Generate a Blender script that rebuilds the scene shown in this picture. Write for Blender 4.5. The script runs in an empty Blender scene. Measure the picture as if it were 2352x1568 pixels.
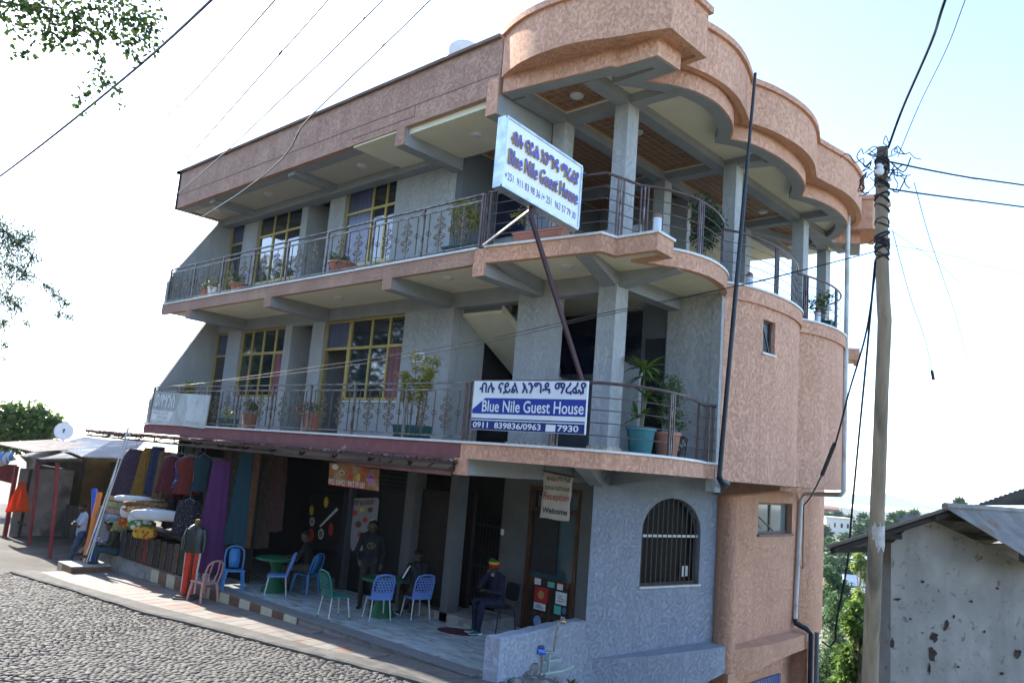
import bpy, bmesh, math, random
import numpy as np
from mathutils import Vector, Matrix
random.seed(7); rng = np.random.default_rng(11)
R = math.radians
scene = bpy.context.scene
COL = scene.collection

# ---------------------------------------------------------------- camera
YAW, PITCH, ROLL = R(-43.1525), R(8.8271), R(4.6593)
CAM = Vector((9.2621, -8.8979, 3.1978))
fw = Vector((math.sin(YAW)*math.cos(PITCH), math.cos(YAW)*math.cos(PITCH), math.sin(PITCH)))
r0 = fw.cross(Vector((0, 0, 1))).normalized(); u0 = r0.cross(fw)
rt = math.cos(ROLL)*r0 + math.sin(ROLL)*u0
up = -math.sin(ROLL)*r0 + math.cos(ROLL)*u0
camd = bpy.data.cameras.new('camera'); cam = bpy.data.objects.new('camera', camd); COL.objects.link(cam)
camd.sensor_width = 36; camd.lens = 36*2940/3840; camd.clip_start = .1; camd.clip_end = 9000
mw = Matrix.Identity(4)
for i, v in enumerate((rt, up, -fw)):
    for j in range(3): mw[j][i] = v[j]
mw.translation = CAM
cam.matrix_world = mw
scene.camera = cam

# photo direction helpers (2352 x 1568 picture coordinates): a pixel gives only a direction
FD = 2940*2352/3840
def ray(x, y): return rt*((x-1176)/FD) - up*((y-784)/FD) + fw
def onx(v, x, y): r = ray(x, y); return CAM + r*((v-CAM.x)/r.x)
def ony(v, x, y): r = ray(x, y); return CAM + r*((v-CAM.y)/r.y)
def onz(v, x, y): r = ray(x, y); return CAM + r*((v-CAM.z)/r.z)
def at(d, x, y): return CAM + ray(x, y)*d          # at depth d along the view axis

# ---------------------------------------------------------------- sky, sun, exposure
SUN_EL, SUN_A = R(33), R(2.5)          # sun stands beyond the left end of the street, just behind the facade plane
to_sun = Vector((-math.cos(SUN_EL)*math.cos(SUN_A), math.cos(SUN_EL)*math.sin(SUN_A), math.sin(SUN_EL)))
world = bpy.data.worlds.new('World'); scene.world = world; world.use_nodes = True
wt = world.node_tree; wt.nodes.clear()
sky = wt.nodes.new('ShaderNodeTexSky'); sky.sky_type = 'NISHITA'; sky.sun_disc = False
sky.sun_elevation = SUN_EL; sky.sun_rotation = math.atan2(to_sun.x, to_sun.y)
sky.altitude = 2400; sky.air_density = 1.0; sky.dust_density = 3.0; sky.ozone_density = 1.6
bg = wt.nodes.new('ShaderNodeBackground'); bg.inputs['Strength'].default_value = .15
wo = wt.nodes.new('ShaderNodeOutputWorld')
wt.links.new(sky.outputs[0], bg.inputs[0]); wt.links.new(bg.outputs[0], wo.inputs[0])
sund = bpy.data.lights.new('sun', 'SUN'); sund.energy = 3.4; sund.angle = R(.6); sund.color = (1, .93, .82)
sun = bpy.data.objects.new('sun', sund); COL.objects.link(sun)
sun.rotation_euler = (-to_sun).to_track_quat('-Z', 'Y').to_euler(); sun.location = (-30, 10, 40)
scene.view_settings.view_transform = 'Standard'; scene.view_settings.look = 'None'
scene.view_settings.exposure = 2.27; scene.view_settings.gamma = 1
scene.view_settings.use_curve_mapping = False

# ---------------------------------------------------------------- materials
MATS = {}
def mat(name, col, rough=.8, metal=0, var=.12, vs=3., bump=0., bs=40., spec=.3, stain=None, ss=2., st=.55, sw=.08,
        stretch=None, objrand=0., alpha=None, emit=0., groove=0., gs=30., trans=0., coat=0., stripes=None, fleck=None, streak=None):
    if name in MATS: return MATS[name]
    m = bpy.data.materials.new(name); m.use_nodes = True; MATS[name] = m
    nt = m.node_tree; b = nt.nodes['Principled BSDF']; N = nt.nodes.new; L = nt.links.new
    b.inputs['Roughness'].default_value = rough; b.inputs['Metallic'].default_value = metal
    b.inputs['Specular IOR Level'].default_value = spec
    if coat: b.inputs['Coat Weight'].default_value = coat
    geo = N('ShaderNodeNewGeometry'); pos = geo.outputs['Position']
    if stretch:
        mp = N('ShaderNodeMapping'); mp.inputs['Scale'].default_value = stretch; L(pos, mp.inputs[0]); pos = mp.outputs[0]
    def noise(sc, det=4., dist=0.):
        n = N('ShaderNodeTexNoise'); n.inputs['Scale'].default_value = sc; n.inputs['Detail'].default_value = det
        n.inputs['Distortion'].default_value = dist; L(pos, n.inputs['Vector']); return n.outputs['Fac']
    def ramp(src, a, c):
        r = N('ShaderNodeMapRange'); r.inputs['From Min'].default_value = a; r.inputs['From Max'].default_value = c
        L(src, r.inputs['Value']); return r.outputs['Result']
    def mix(f, a, c, mode='MIX'):
        x = N('ShaderNodeMix'); x.data_type = 'RGBA'; x.blend_type = mode
        if isinstance(f, (int, float)): x.inputs[0].default_value = f
        else: L(f, x.inputs[0])
        for s, v in ((6, a), (7, c)):
            if isinstance(v, tuple): x.inputs[s].default_value = (*v, 1)
            else: L(v, x.inputs[s])
        return x.outputs[2]
    c = tuple(col)
    src = mix(ramp(noise(vs), .3, .7), tuple(min(1, k*(1-var)) for k in c), tuple(min(1, k*(1+var)) for k in c))
    if stripes:      # (axis, period, colour, share)
        for ax, per, sc2, share in stripes:
            sp = N('ShaderNodeSeparateXYZ'); L(geo.outputs['Position'], sp.inputs[0])
            md = N('ShaderNodeMath'); md.operation = 'MODULO'; md.inputs[1].default_value = per
            ad = N('ShaderNodeMath'); ad.operation = 'ADD'; ad.inputs[1].default_value = 100*per
            L(sp.outputs[ax], ad.inputs[0]); L(ad.outputs[0], md.inputs[0])
            lt = N('ShaderNodeMath'); lt.operation = 'LESS_THAN'; lt.inputs[1].default_value = per*share; L(md.outputs[0], lt.inputs[0])
            src = mix(lt.outputs[0], src, tuple(sc2))
    if fleck:        # (scale, threshold, colour, softness)
        vo = N('ShaderNodeTexVoronoi'); vo.inputs['Scale'].default_value = fleck[0]; L(pos, vo.inputs['Vector'])
        src = mix(ramp(vo.outputs['Distance'], fleck[1]+fleck[3], fleck[1]), src, tuple(fleck[2]))
    if stain:
        src = mix(ramp(noise(ss, 7, .6), st-sw, st+sw), src, tuple(stain))
    if streak:       # rain and dust streaks running down a wall
        m3 = N('ShaderNodeMapping'); m3.inputs['Scale'].default_value = (3.2, 3.2, .22); L(geo.outputs['Position'], m3.inputs[0])
        n3 = N('ShaderNodeTexNoise'); n3.inputs['Scale'].default_value = 1.5; n3.inputs['Detail'].default_value = 6; L(m3.outputs[0], n3.inputs['Vector'])
        src = mix(ramp(n3.outputs['Fac'], .48, .8), src, tuple(streak))
    if objrand:
        oi = N('ShaderNodeObjectInfo'); v = N('ShaderNodeMapRange'); v.inputs['To Min'].default_value = 1-objrand; v.inputs['To Max'].default_value = 1+objrand
        L(oi.outputs['Random'], v.inputs['Value'])
        cb = N('ShaderNodeCombineColor'); [L(v.outputs[0], cb.inputs[k]) for k in range(3)]
        src = mix(1., src, cb.outputs[0], 'MULTIPLY')
    h = None
    if groove:
        n = noise(gs, 2.5, 1.2); s1 = N('ShaderNodeMath'); s1.operation = 'SUBTRACT'; s1.inputs[1].default_value = .5; L(n, s1.inputs[0])
        ab = N('ShaderNodeMath'); ab.operation = 'ABSOLUTE'; L(s1.outputs[0], ab.inputs[0])
        gr = ramp(ab.outputs[0], .0, .045)
        msk = ramp(noise(gs*.33, 2), .42, .62)
        mx = N('ShaderNodeMath'); mx.operation = 'MAXIMUM'; L(gr, mx.inputs[0])
        inv = N('ShaderNodeMath'); inv.operation = 'SUBTRACT'; inv.inputs[0].default_value = 1; L(msk, inv.inputs[1]); L(inv.outputs[0], mx.inputs[1])
        h = mx.outputs[0]
        dk = N('ShaderNodeMix'); dk.data_type = 'RGBA'; dk.blend_type = 'MULTIPLY'; dk.inputs[0].default_value = 1; L(src, dk.inputs[6]); dk.inputs[7].default_value = (.84, .81, .79, 1)
        src = mix(h, dk.outputs[2], src)     # trowel marks coloured darker than the wall face
    if bump or groove:
        bp = N('ShaderNodeBump'); bp.inputs['Strength'].default_value = max(bump, groove); bp.inputs['Distance'].default_value = .02
        nb = noise(bs, 5)
        if h is not None:
            ad = N('ShaderNodeMath'); ad.operation = 'MULTIPLY_ADD'; ad.inputs[1].default_value = .8; L(nb, ad.inputs[0]); L(h, ad.inputs[2]); nb = ad.outputs[0]
        L(nb, bp.inputs['Height']); L(bp.outputs[0], b.inputs['Normal'])
    L(src, b.inputs['Base Color'])
    if emit: b.inputs['Emission Strength'].default_value = emit; L(src, b.inputs['Emission Color'])
    if trans: b.inputs['Transmission Weight'].default_value = trans
    return m
def leafmat(name, col, var=.35, trans=.35):
    if name in MATS: return MATS[name]
    m = bpy.data.materials.new(name); m.use_nodes = True; MATS[name] = m
    nt = m.node_tree; b = nt.nodes['Principled BSDF']; N = nt.nodes.new; L = nt.links.new
    geo = N('ShaderNodeNewGeometry')
    mr = N('ShaderNodeMapRange'); mr.inputs['To Min'].default_value = 0; L(geo.outputs['Random Per Island'], mr.inputs['Value'])
    x = N('ShaderNodeMix'); x.data_type = 'RGBA'; L(mr.outputs[0], x.inputs[0])
    x.inputs[6].default_value = (*[k*(1-var) for k in col], 1)
    x.inputs[7].default_value = (col[0]*(1+var*1.4), col[1]*(1+var), col[2]*(1+var*.3), 1)
    L(x.outputs[2], b.inputs['Base Color']); b.inputs['Roughness'].default_value = .55; b.inputs['Specular IOR Level'].default_value = .3
    t = N('ShaderNodeBsdfTranslucent'); L(x.outputs[2], t.inputs[0])
    ms = N('ShaderNodeMixShader'); ms.inputs[0].default_value = trans
    L(b.outputs[0], ms.inputs[1]); L(t.outputs[0], ms.inputs[2]); L(ms.outputs[0], nt.nodes['Material Output'].inputs[0])
    return m

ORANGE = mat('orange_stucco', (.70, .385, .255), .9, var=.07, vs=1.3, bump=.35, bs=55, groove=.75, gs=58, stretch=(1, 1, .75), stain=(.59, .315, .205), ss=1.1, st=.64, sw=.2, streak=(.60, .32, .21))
BROWNSTUC = mat('brownish_orange_stucco', (.50, .31, .22), .9, var=.10, vs=2.2, bump=.35, bs=55, groove=.75, gs=58, stain=(.39, .225, .165), ss=1.3, st=.55, sw=.2, streak=(.40, .23, .17))  # browner, darker orange stucco for the left front
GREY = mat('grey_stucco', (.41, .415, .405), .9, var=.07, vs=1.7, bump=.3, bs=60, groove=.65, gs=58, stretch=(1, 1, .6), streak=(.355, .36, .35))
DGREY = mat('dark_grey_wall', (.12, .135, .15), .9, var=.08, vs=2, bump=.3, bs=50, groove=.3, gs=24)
BLUEWALL = mat('blue_grey_stucco', (.37, .41, .485), .9, var=.05, vs=1.5, bump=.35, bs=60, groove=.75, gs=52, stain=(.31, .35, .43), ss=1.4, st=.64, sw=.2, streak=(.315, .36, .44))
BEAM = mat('grey_painted_beam', (.27, .285, .30), .8, var=.08, vs=3, bump=.15, bs=35)
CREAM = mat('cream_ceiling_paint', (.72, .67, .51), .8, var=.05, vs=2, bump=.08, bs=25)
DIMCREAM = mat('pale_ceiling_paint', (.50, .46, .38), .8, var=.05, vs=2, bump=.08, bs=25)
REDFASCIA = mat('peeling_dark_red_paint', (.20, .075, .075), .8, var=.2, vs=5, bump=.4, bs=30, stain=(.40, .32, .30), ss=2.6, st=.71, sw=.05)
MARBLE = mat('white_marble_edge', (.62, .61, .58), .4, var=.1, vs=9, bump=.05)
STEEL = mat('brushed_steel_rail', (.20, .185, .165), .5, metal=.6, var=.3, vs=8, stain=(.09, .06, .05), ss=9, st=.55)
BROWNSTEEL = mat('brown_painted_rail', (.10, .065, .06), .35, metal=.3, var=.25, vs=10)
IRON = mat('bronzed_wrought_iron', (.13, .10, .065), .5, metal=.5, var=.3, vs=20)
GOLD = mat('gold_window_frame', (.44, .33, .10), .4, metal=.35, var=.12, vs=5)
GLASS = mat('dark_tinted_glass', (.010, .016, .022), .04, var=.3, vs=.8, spec=.9, coat=.5)
PURPLE = mat('curtained_glass', (.055, .06, .12), .25, var=.25, vs=1.5, spec=.6, stretch=(6, 6, .3))
CURTAIN = mat('dusky_red_curtain', (.20, .085, .09), .8, var=.3, vs=3, stretch=(7, 7, .2))
BLACKPAINT = mat('black_paint', (.02, .021, .023), .4, var=.2, vs=6)
WHITE = mat('white_paint', (.75, .76, .77), .5, var=.05, vs=4)
ROOM = mat('shaded_room_plaster', (.02, .02, .022), .9, var=.2, vs=2)  # colour darkened to carry the shade of the interiors
CONC = mat('grey_concrete', (.27, .26, .245), .9, var=.2, vs=5, bump=.4, bs=45, stain=(.17, .16, .15), ss=3, st=.58)

# ---------------------------------------------------------------- mesh helpers
class G:
    def __init__(s): s.v = []; s.f = []; s.mi = []; s.cur = 0
    def add(s, vs, fs):
        n = len(s.v); s.v += [tuple(p) for p in vs]; s.f += [tuple(i+n for i in f) for f in fs]; s.mi += [s.cur]*len(fs); return s
    def box(s, x0, x1, y0, y1, z0, z1):
        return s.add([(x0,y0,z0),(x1,y0,z0),(x1,y1,z0),(x0,y1,z0),(x0,y0,z1),(x1,y0,z1),(x1,y1,z1),(x0,y1,z1)],
                     [(0,3,2,1),(4,5,6,7),(0,1,5,4),(1,2,6,5),(2,3,7,6),(3,0,4,7)])
    def obox(s, c, ax, ay, az):      # oriented box: centre and half axes
        c, ax, ay, az = map(Vector, (c, ax, ay, az))
        vs = [c+ax*i+ay*j+az*k for k in (-1, 1) for i, j in ((-1,-1),(1,-1),(1,1),(-1,1))]
        return s.add(vs, [(0,3,2,1),(4,5,6,7),(0,1,5,4),(1,2,6,5),(2,3,7,6),(3,0,4,7)])
    def bar(s, a, b, w, h=None, upv=(0, 0, 1)):   # rectangular bar from a to b
        a, b = Vector(a), Vector(b); d = (b-a); L = d.length; d /= L
        u = Vector(upv)
        if abs(d.dot(u)) > .98: u = Vector((1, 0, 0))
        sd = d.cross(u).normalized(); uu = sd.cross(d)
        return s.obox((a+b)/2, d*L/2, sd*w/2, uu*(h or w)/2)
    def tube(s, pts, r, n=6, cap=True):
        pts = [Vector(p) for p in pts]; m = len(pts)
        rr = r if isinstance(r, (list, tuple)) else [r]*m
        vs, fs = [], []; pu = None
        for i, p in enumerate(pts):
            d = (pts[min(i+1, m-1)]-pts[max(i-1, 0)])
            d = d.normalized() if d.length > 1e-9 else Vector((0, 0, 1))
            if pu is None: pu = d.orthogonal().normalized()
            pu = pu - d*pu.dot(d)
            pu = pu.normalized() if pu.length > 1e-6 else d.orthogonal().normalized()
            w = d.cross(pu)
            for k in range(n):
                a = 2*math.pi*k/n; vs.append(p + (pu*math.cos(a)+w*math.sin(a))*rr[i])
        for i in range(m-1):
            for k in range(n): fs.append((i*n+k, i*n+(k+1)%n, (i+1)*n+(k+1)%n, (i+1)*n+k))
        if cap: fs += [tuple(range(n-1, -1, -1)), tuple(range((m-1)*n, m*n))]
        return s.add(vs, fs)
    def lathe(s, prof, c=(0, 0, 0), n=20, cap=True):
        c = Vector(c); vs, fs = [], []
        for r, z in prof:
            for k in range(n): a = 2*math.pi*k/n; vs.append(c+Vector((r*math.cos(a), r*math.sin(a), z)))
        for i in range(len(prof)-1):
            for k in range(n): fs.append((i*n+k, i*n+(k+1)%n, (i+1)*n+(k+1)%n, (i+1)*n+k))
        if cap: fs += [tuple(range(n-1, -1, -1)), tuple(range((len(prof)-1)*n, len(prof)*n))]
        return s.add(vs, fs)
    def ball(s, c, r, n=10, m=6):
        c = Vector(c); r = r if isinstance(r, (tuple, list)) else (r, r, r)
        vs = [c+Vector((0, 0, -r[2]))]
        for i in range(1, m):
            t = math.pi*i/m-math.pi/2
            for k in range(n): a = 2*math.pi*k/n; vs.append(c+Vector((r[0]*math.cos(t)*math.cos(a), r[1]*math.cos(t)*math.sin(a), r[2]*math.sin(t))))
        vs.append(c+Vector((0, 0, r[2]))); fs = []
        for k in range(n):
            fs.append((0, 1+(k+1) % n, 1+k))
            for i in range(m-2): fs.append((1+i*n+k, 1+i*n+(k+1)%n, 1+(i+1)*n+(k+1)%n, 1+(i+1)*n+k))
            fs.append((1+(m-2)*n+k, 1+(m-2)*n+(k+1)%n, len(vs)-1))
        return s.add(vs, fs)
    def prism(s, poly, z0, z1):
        n = len(poly); vs = [(x, y, z0) for x, y in poly]+[(x, y, z1) for x, y in poly]
        fs = [tuple(range(n-1, -1, -1)), tuple(range(n, 2*n))]+[(i, (i+1)%n, n+(i+1)%n, n+i) for i in range(n)]
        return s.add(vs, fs)
    def ribbon(s, line, z0, z1, t, closed=False):     # wall of thickness t to the left of the line's direction
        inn = offset(line, t, closed); n = len(line)
        vs = []
        for (a, b), (c, d) in zip(line, inn): vs += [(a, b, z0), (a, b, z1), (c, d, z1), (c, d, z0)]
        fs = []
        for i in range(n if closed else n-1):
            j = (i+1) % n
            for k in range(4): fs.append((4*i+k, 4*j+k, 4*j+(k+1)%4, 4*i+(k+1)%4))
        if not closed: fs += [(0, 1, 2, 3), (4*n-1, 4*n-2, 4*n-3, 4*n-4)]
        return s.add(vs, fs)
    def mesh(s, name):
        me = bpy.data.meshes.new(name); me.from_pydata([tuple(p) for p in s.v], [], s.f); return me
    def build(s, name, m, parent=None, smooth=False, loc=None, fix=True):
        me = s.mesh(name)
        ms = m if isinstance(m, (list, tuple)) else [m]
        for q in ms: me.materials.append(q)
        if len(ms) > 1: me.polygons.foreach_set('material_index', s.mi)
        if fix:
            bm = bmesh.new(); bm.from_mesh(me); bmesh.ops.recalc_face_normals(bm, faces=bm.faces); bm.to_mesh(me); bm.free()
        if smooth:
            me.polygons.foreach_set('use_smooth', [True]*len(me.polygons)); me.set_sharp_from_angle(angle=R(38))
        return link(name, me, parent, loc)
def offset(line, t, closed=False):
    out = []; n = len(line)
    for i in range(n):
        p = Vector(line[i])
        a = Vector(line[i-1]) if (i or closed) else None; b = Vector(line[(i+1) % n]) if (i < n-1 or closed) else None
        ns = []
        for u, v in ((a, p), (p, b)):
            if u is None or v is None: continue
            d = (v-u).normalized(); ns.append(Vector((-d.y, d.x)))
        nn = sum(ns, Vector((0, 0))).normalized(); k = max(.45, nn.dot(ns[0]))
        out.append(tuple(p+nn*(t/k)))
    return out
def link(name, data, parent=None, loc=None):
    o = bpy.data.objects.new(name, data); COL.objects.link(o)
    if parent is not None: o.parent = parent
    if loc is not None: o.location = loc
    return o
def tag(o, label=None, cat=None, group=None, kind=None):
    if label: o['label'] = label
    if cat: o['category'] = cat
    if group: o['group'] = group
    if kind: o['kind'] = kind
    return o
def thing(name, label, cat, loc=(0, 0, 0), rz=0, group=None):
    o = link(name, None); o.location = loc; o.rotation_euler = (0, 0, rz); o.empty_display_size = .1
    return tag(o, label, cat, group)
def copy_tree(o, parent=None):
    c = o.copy(); COL.objects.link(c); c.parent = parent
    for ch in o.children: copy_tree(ch, c)
    return c
def text_mesh(body, size, bold=0., extrude=.001, sx=1., align='LEFT', spacing=1.):
    cu = bpy.data.curves.new('t', 'FONT'); cu.body = body; cu.size = size; cu.offset = bold; cu.extrude = extrude
    cu.align_x = align; cu.space_character = spacing; cu.resolution_u = 3
    o = bpy.data.objects.new('t', cu); COL.objects.link(o)
    me = bpy.data.meshes.new_from_object(o.evaluated_get(bpy.context.evaluated_depsgraph_get()))
    bpy.data.objects.remove(o); bpy.data.curves.remove(cu)
    if sx != 1: me.transform(Matrix.Diagonal((sx, 1, 1, 1)))
    return me
def text(name, body, width, height, origin, xdir, ydir, m, parent, bold=0., extrude=.001, align='LEFT', lift=.004):
    """lettering fitted to width x height, lower left corner at origin on the plane of xdir, ydir"""
    nonascii = any(ord(ch) > 127 for ch in body)
    me = text_mesh(body, 1., 0. if nonascii else bold, 0.)
    co = np.empty(len(me.vertices)*3); me.vertices.foreach_get('co', co); co = co.reshape(-1, 3)
    mn, mx = co[:, :2].min(0), co[:, :2].max(0)
    xd, yd = Vector(xdir).normalized(), Vector(ydir).normalized(); zd = xd.cross(yd)
    s = np.array([width, height])/(mx-mn); q = (co[:, :2]-mn)*s
    P = np.array(origin)+q[:, :1]*np.array(xd)+q[:, 1:]*np.array(yd)+np.array(zd)*lift
    me.vertices.foreach_set('co', P.ravel())
    if nonascii and bold:            # heavier strokes: a few copies a hair apart
        bm = bmesh.new()
        for k, (dx, dy) in enumerate(((0, 0), (1, 0), (-1, 0), (0, 1), (0, -1))):
            q = me.copy(); q.transform(Matrix.Translation(xd*dx*bold*height*1.2+yd*dy*bold*height*1.2+zd*.0004*k)); bm.from_mesh(q); bpy.data.meshes.remove(q)
        bm.to_mesh(me); bm.free()
    if extrude > .002:
        bm = bmesh.new(); bm.from_mesh(me)
        g = bmesh.ops.extrude_face_region(bm, geom=bm.faces[:])
        bmesh.ops.translate(bm, verts=[e for e in g['geom'] if isinstance(e, bmesh.types.BMVert)], vec=zd*extrude)
        bmesh.ops.recalc_face_normals(bm, faces=bm.faces); bm.to_mesh(me); bm.free()
    me.update(); me.name = name
    me.materials.clear(); me.materials.append(m)
    return link(name, me, parent)
def arcpts(line, step=.12):
    """smooth (Catmull-Rom) resample of a polyline"""
    P = [Vector(p) for p in line]; out = []
    for i in range(len(P)-1):
        a = P[max(i-1, 0)]; b = P[i]; c = P[i+1]; d = P[min(i+2, len(P)-1)]
        n = max(1, int((c-b).length/step))
        for k in range(n):
            t = k/n
            out.append(.5*((2*b)+(c-a)*t+(2*a-5*b+4*c-d)*t*t+(3*b-a-3*c+d)*t**3))
    out.append(P[-1]); return [tuple(p) for p in out]
# ================================================================ ground, road, pavement
def zs(x): return -.02+.03*min(x, 0.)
def sstep(a, b, t): t = min(1, max(0, (t-a)/(b-a))); return t*t*(3-2*t)
def ong(x, y, dz=0.):
    p = onz(zs(-5)+dz, x, y)
    for _ in range(8): p = onz(zs(p.x)+dz, x, y)
    return p
def gz(x, y):
    st = zs(max(x, -40))-.14
    yb = 14 if x < -14 else (14-10.5*(x+14)/1.2 if x < -12.8 else (3.5 if x < -1.4 else 3.5-2.1*min(1, (x+1.4)/.8)-(.6*(x-1.0) if x > 1.0 else 0)))
    yb = max(yb, -3.2)
    if x < -40: yb += 0
    s = y-yb
    if s <= 0: z = st
    else:
        f = .5*s if s < 18 else 9+.04*(s-18)
        z = st-min(f, 12)
        dist = math.hypot(x, y)
        if dist > 60: z += 3.0*sstep(60, 150, dist)+1.6*math.sin(x*.021+1)*math.sin(y*.017)
        z -= 34*sstep(420, 700, dist)
    d = math.hypot(x-9.3, y+9.6); z = max(z, zs(0)-.1) if d < 4 else z
    z += 1.5*(1-sstep(2.6, 6.0, d))
    if y < -11: z += min(9, (-11-y)*.8)*(1-.0*x)  # unseen slope behind the camera, added to hold sky light off the ground floor
    return z
def grid_axis(lo, hi, fine0, fine1, step, grow):
    a = list(np.arange(fine0, fine1, step)); s = step; v = fine1
    while v < hi: a.append(v); s *= grow; v += s
    a.append(hi); s = step; v = fine0-step; left = []
    while v > lo: left.append(v); s *= grow; v -= s
    left.append(lo); return left[::-1]+a
xs = grid_axis(-900, 900, -26, 20, .6, 1.22); ys = grid_axis(-400, 1500, -14, 32, .6, 1.2)
TERR = mat('dry_earth_and_grass', (.21, .18, .13), .95, var=.35, vs=.4, bump=.6, bs=6, stain=(.14, .14, .075), ss=.25, st=.5, sw=.2)
g = G(); g.v = [(x, y, gz(x, y)) for y in ys for x in xs]; nx = len(xs)
g.f = [(j*nx+i, j*nx+i+1, (j+1)*nx+i+1, (j+1)*nx+i) for j in range(len(ys)-1) for i in range(nx-1)]; g.mi = [0]*len(g.f)
tag(g.build('ground', TERR, smooth=True, fix=False), kind='structure')

KERB_OUT = [(7.7, 1304), (25.8, 1312), (90, 1331), (155, 1349), (232, 1372.6), (335, 1405), (438, 1429), (541, 1455), (704, 1496), (845, 1532), (1040, 1583)]
PAVE_OUT = [(64, 1305), (155, 1338), (258, 1367), (361, 1395), (490, 1427), (551, 1442), (704, 1483), (845, 1514), (960, 1541), (1085, 1570)]
kerb_o = [tuple(ong(*p)[:2]) for p in KERB_OUT]; pave_o = [tuple(ong(*p)[:2]) for p in PAVE_OUT]
def lerp_line(line, x):
    for (a, b), (c, d) in zip(line, line[1:]):
        if a <= x <= c: return b+(d-b)*(x-a)/(c-a)
    (a, b), (c, d) = (line[0], line[1]) if x < line[0][0] else (line[-2], line[-1])
    return b+(d-b)*(x-a)/(c-a)
# road bed sheet
ROADBED = mat('dusty_road_bedding', (.07, .064, .056), .95, var=.3, vs=6, bump=.6, bs=40)
g = G(); xr = np.arange(-34, 5.01, .5); rows = 14
for x in xr:
    y1 = lerp_line(kerb_o, x) if x > -13.3 else -2.45-(x+13.3)*-.12
    for k in range(rows): g.v.append((x, y1+.05-9*k/(rows-1), zs(x)-.075))
g.f = [(i*rows+k+1, (i+1)*rows+k+1, (i+1)*rows+k, i*rows+k) for i in range(len(xr)-1) for k in range(rows-1)]; g.mi = [0]*len(g.f)
road = tag(g.build('road', ROADBED, fix=False), kind='structure')
# cobbles
COBBLE = mat('basalt_cobblestone', (.10, .095, .088), .85, var=.28, vs=9, bump=.5, bs=60, spec=.18, stain=(.12, .113, .102), ss=5.5, st=.6, sw=.1)
e1 = Vector((.83, .56, 0)).normalized(); e2 = Vector((-e1.y, e1.x, 0))
def in_view(P, m=.03):
    d = P-CAM; z = d.dot(fw); return z > 0 and abs(d.dot(rt)/z) < 1176/FD*(1+m) and abs(d.dot(up)/z) < 784/FD*(1+m)
stones = []
row = -14.0
while row < 12:
    u = -22+random.random()*.1
    while u < 10:
        ln = .094*random.uniform(.7, 1.4); uc = u+ln/2; u += ln+.010
        w = .076*random.uniform(.82, 1.1)
        off = row+.28*math.sin(uc*.95+row*.13)+.05*math.sin(uc*3.1)
        p = e1*uc+e2*off
        if p.x < -16.5 or p.x > 2.6 or p.y < -7.6: continue
        yk = lerp_line(kerb_o, p.x) if p.x > -13.3 else -2.6-(p.x+13.3)*-.12
        if p.y > yk-.07: continue
        dp = p-CAM; dd = dp.dot(fw)
        if dd < 5: continue
        if abs(dp.dot(rt)/dd) > 1176/FD*1.22 and dp.dot(rt) < 0: continue
        slope = .28*.95*math.cos(uc*.95+row*.13)+.15*math.cos(uc*3.1)
        stones.append((p.x, p.y, ln/2, w/2, math.atan2(e1.y, e1.x)+math.atan(slope), dd))
    row += .084
stones.sort(key=lambda s: s[5] if in_view(Vector((s[0], s[1], zs(s[0])))) else 99)
def stone_verts(hx, hy, seed):
    r = random.Random(seed); out = []
    for k, (fx, z) in enumerate(((1.0, -.06), (1.0, -.008), (.86, .004))):
        for a, b in ((-1, -1), (1, -1), (1, 1), (-1, 1)):
            out.append((a*hx*fx*(1+r.uniform(-.14, .1)), b*hy*fx*(1+r.uniform(-.14, .1)), z+r.uniform(-.006, .006)*(k > 0)))
    return out
SF = [(8, 9, 10, 11)]+[(4*i+a, 4*i+(a+1) % 4, 4*(i+1)+(a+1) % 4, 4*(i+1)+a) for i in range(2) for a in range(4)]
variants = []
for k in range(12):
    g = G(); g.add(stone_verts(.5, .5, k), SF); me = g.mesh('cobblestone'); me.materials.append(COBBLE)
    me.polygons.foreach_set('use_smooth', [True]*len(me.polygons)); variants.append(me)
for i, (x, y, hx, hy, a, dd) in enumerate(stones[:300]):
    o = link('cobblestone', variants[i % 12], road); o.location = (x, y, zs(x)-.035+random.uniform(-.006, .006)); o.rotation_euler = (random.uniform(-.06, .06), random.uniform(-.06, .06), a)
    o.scale = (2*hx, 2*hy, 1)
g = G()
for i, (x, y, hx, hy, a, dd) in enumerate(stones[300:]):
    c, s_ = math.cos(a), math.sin(a); z = zs(x)-.035+random.uniform(-.005, .005); n = len(g.v); ta, tb = random.uniform(-.05, .05), random.uniform(-.05, .05)
    g.v += [(x+px*c-py*s_, y+px*s_+py*c, z+pz+px*ta+py*tb) for px, py, pz in stone_verts(hx, hy, i+50)]
    g.f += [tuple(q+n for q in f) for f in SF]
g.mi = [0]*len(g.f)
o = g.build('cobblestones', COBBLE, road, fix=False); o['kind'] = 'stuff'
o.data.polygons.foreach_set('use_smooth', [True]*len(o.data.polygons))

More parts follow.
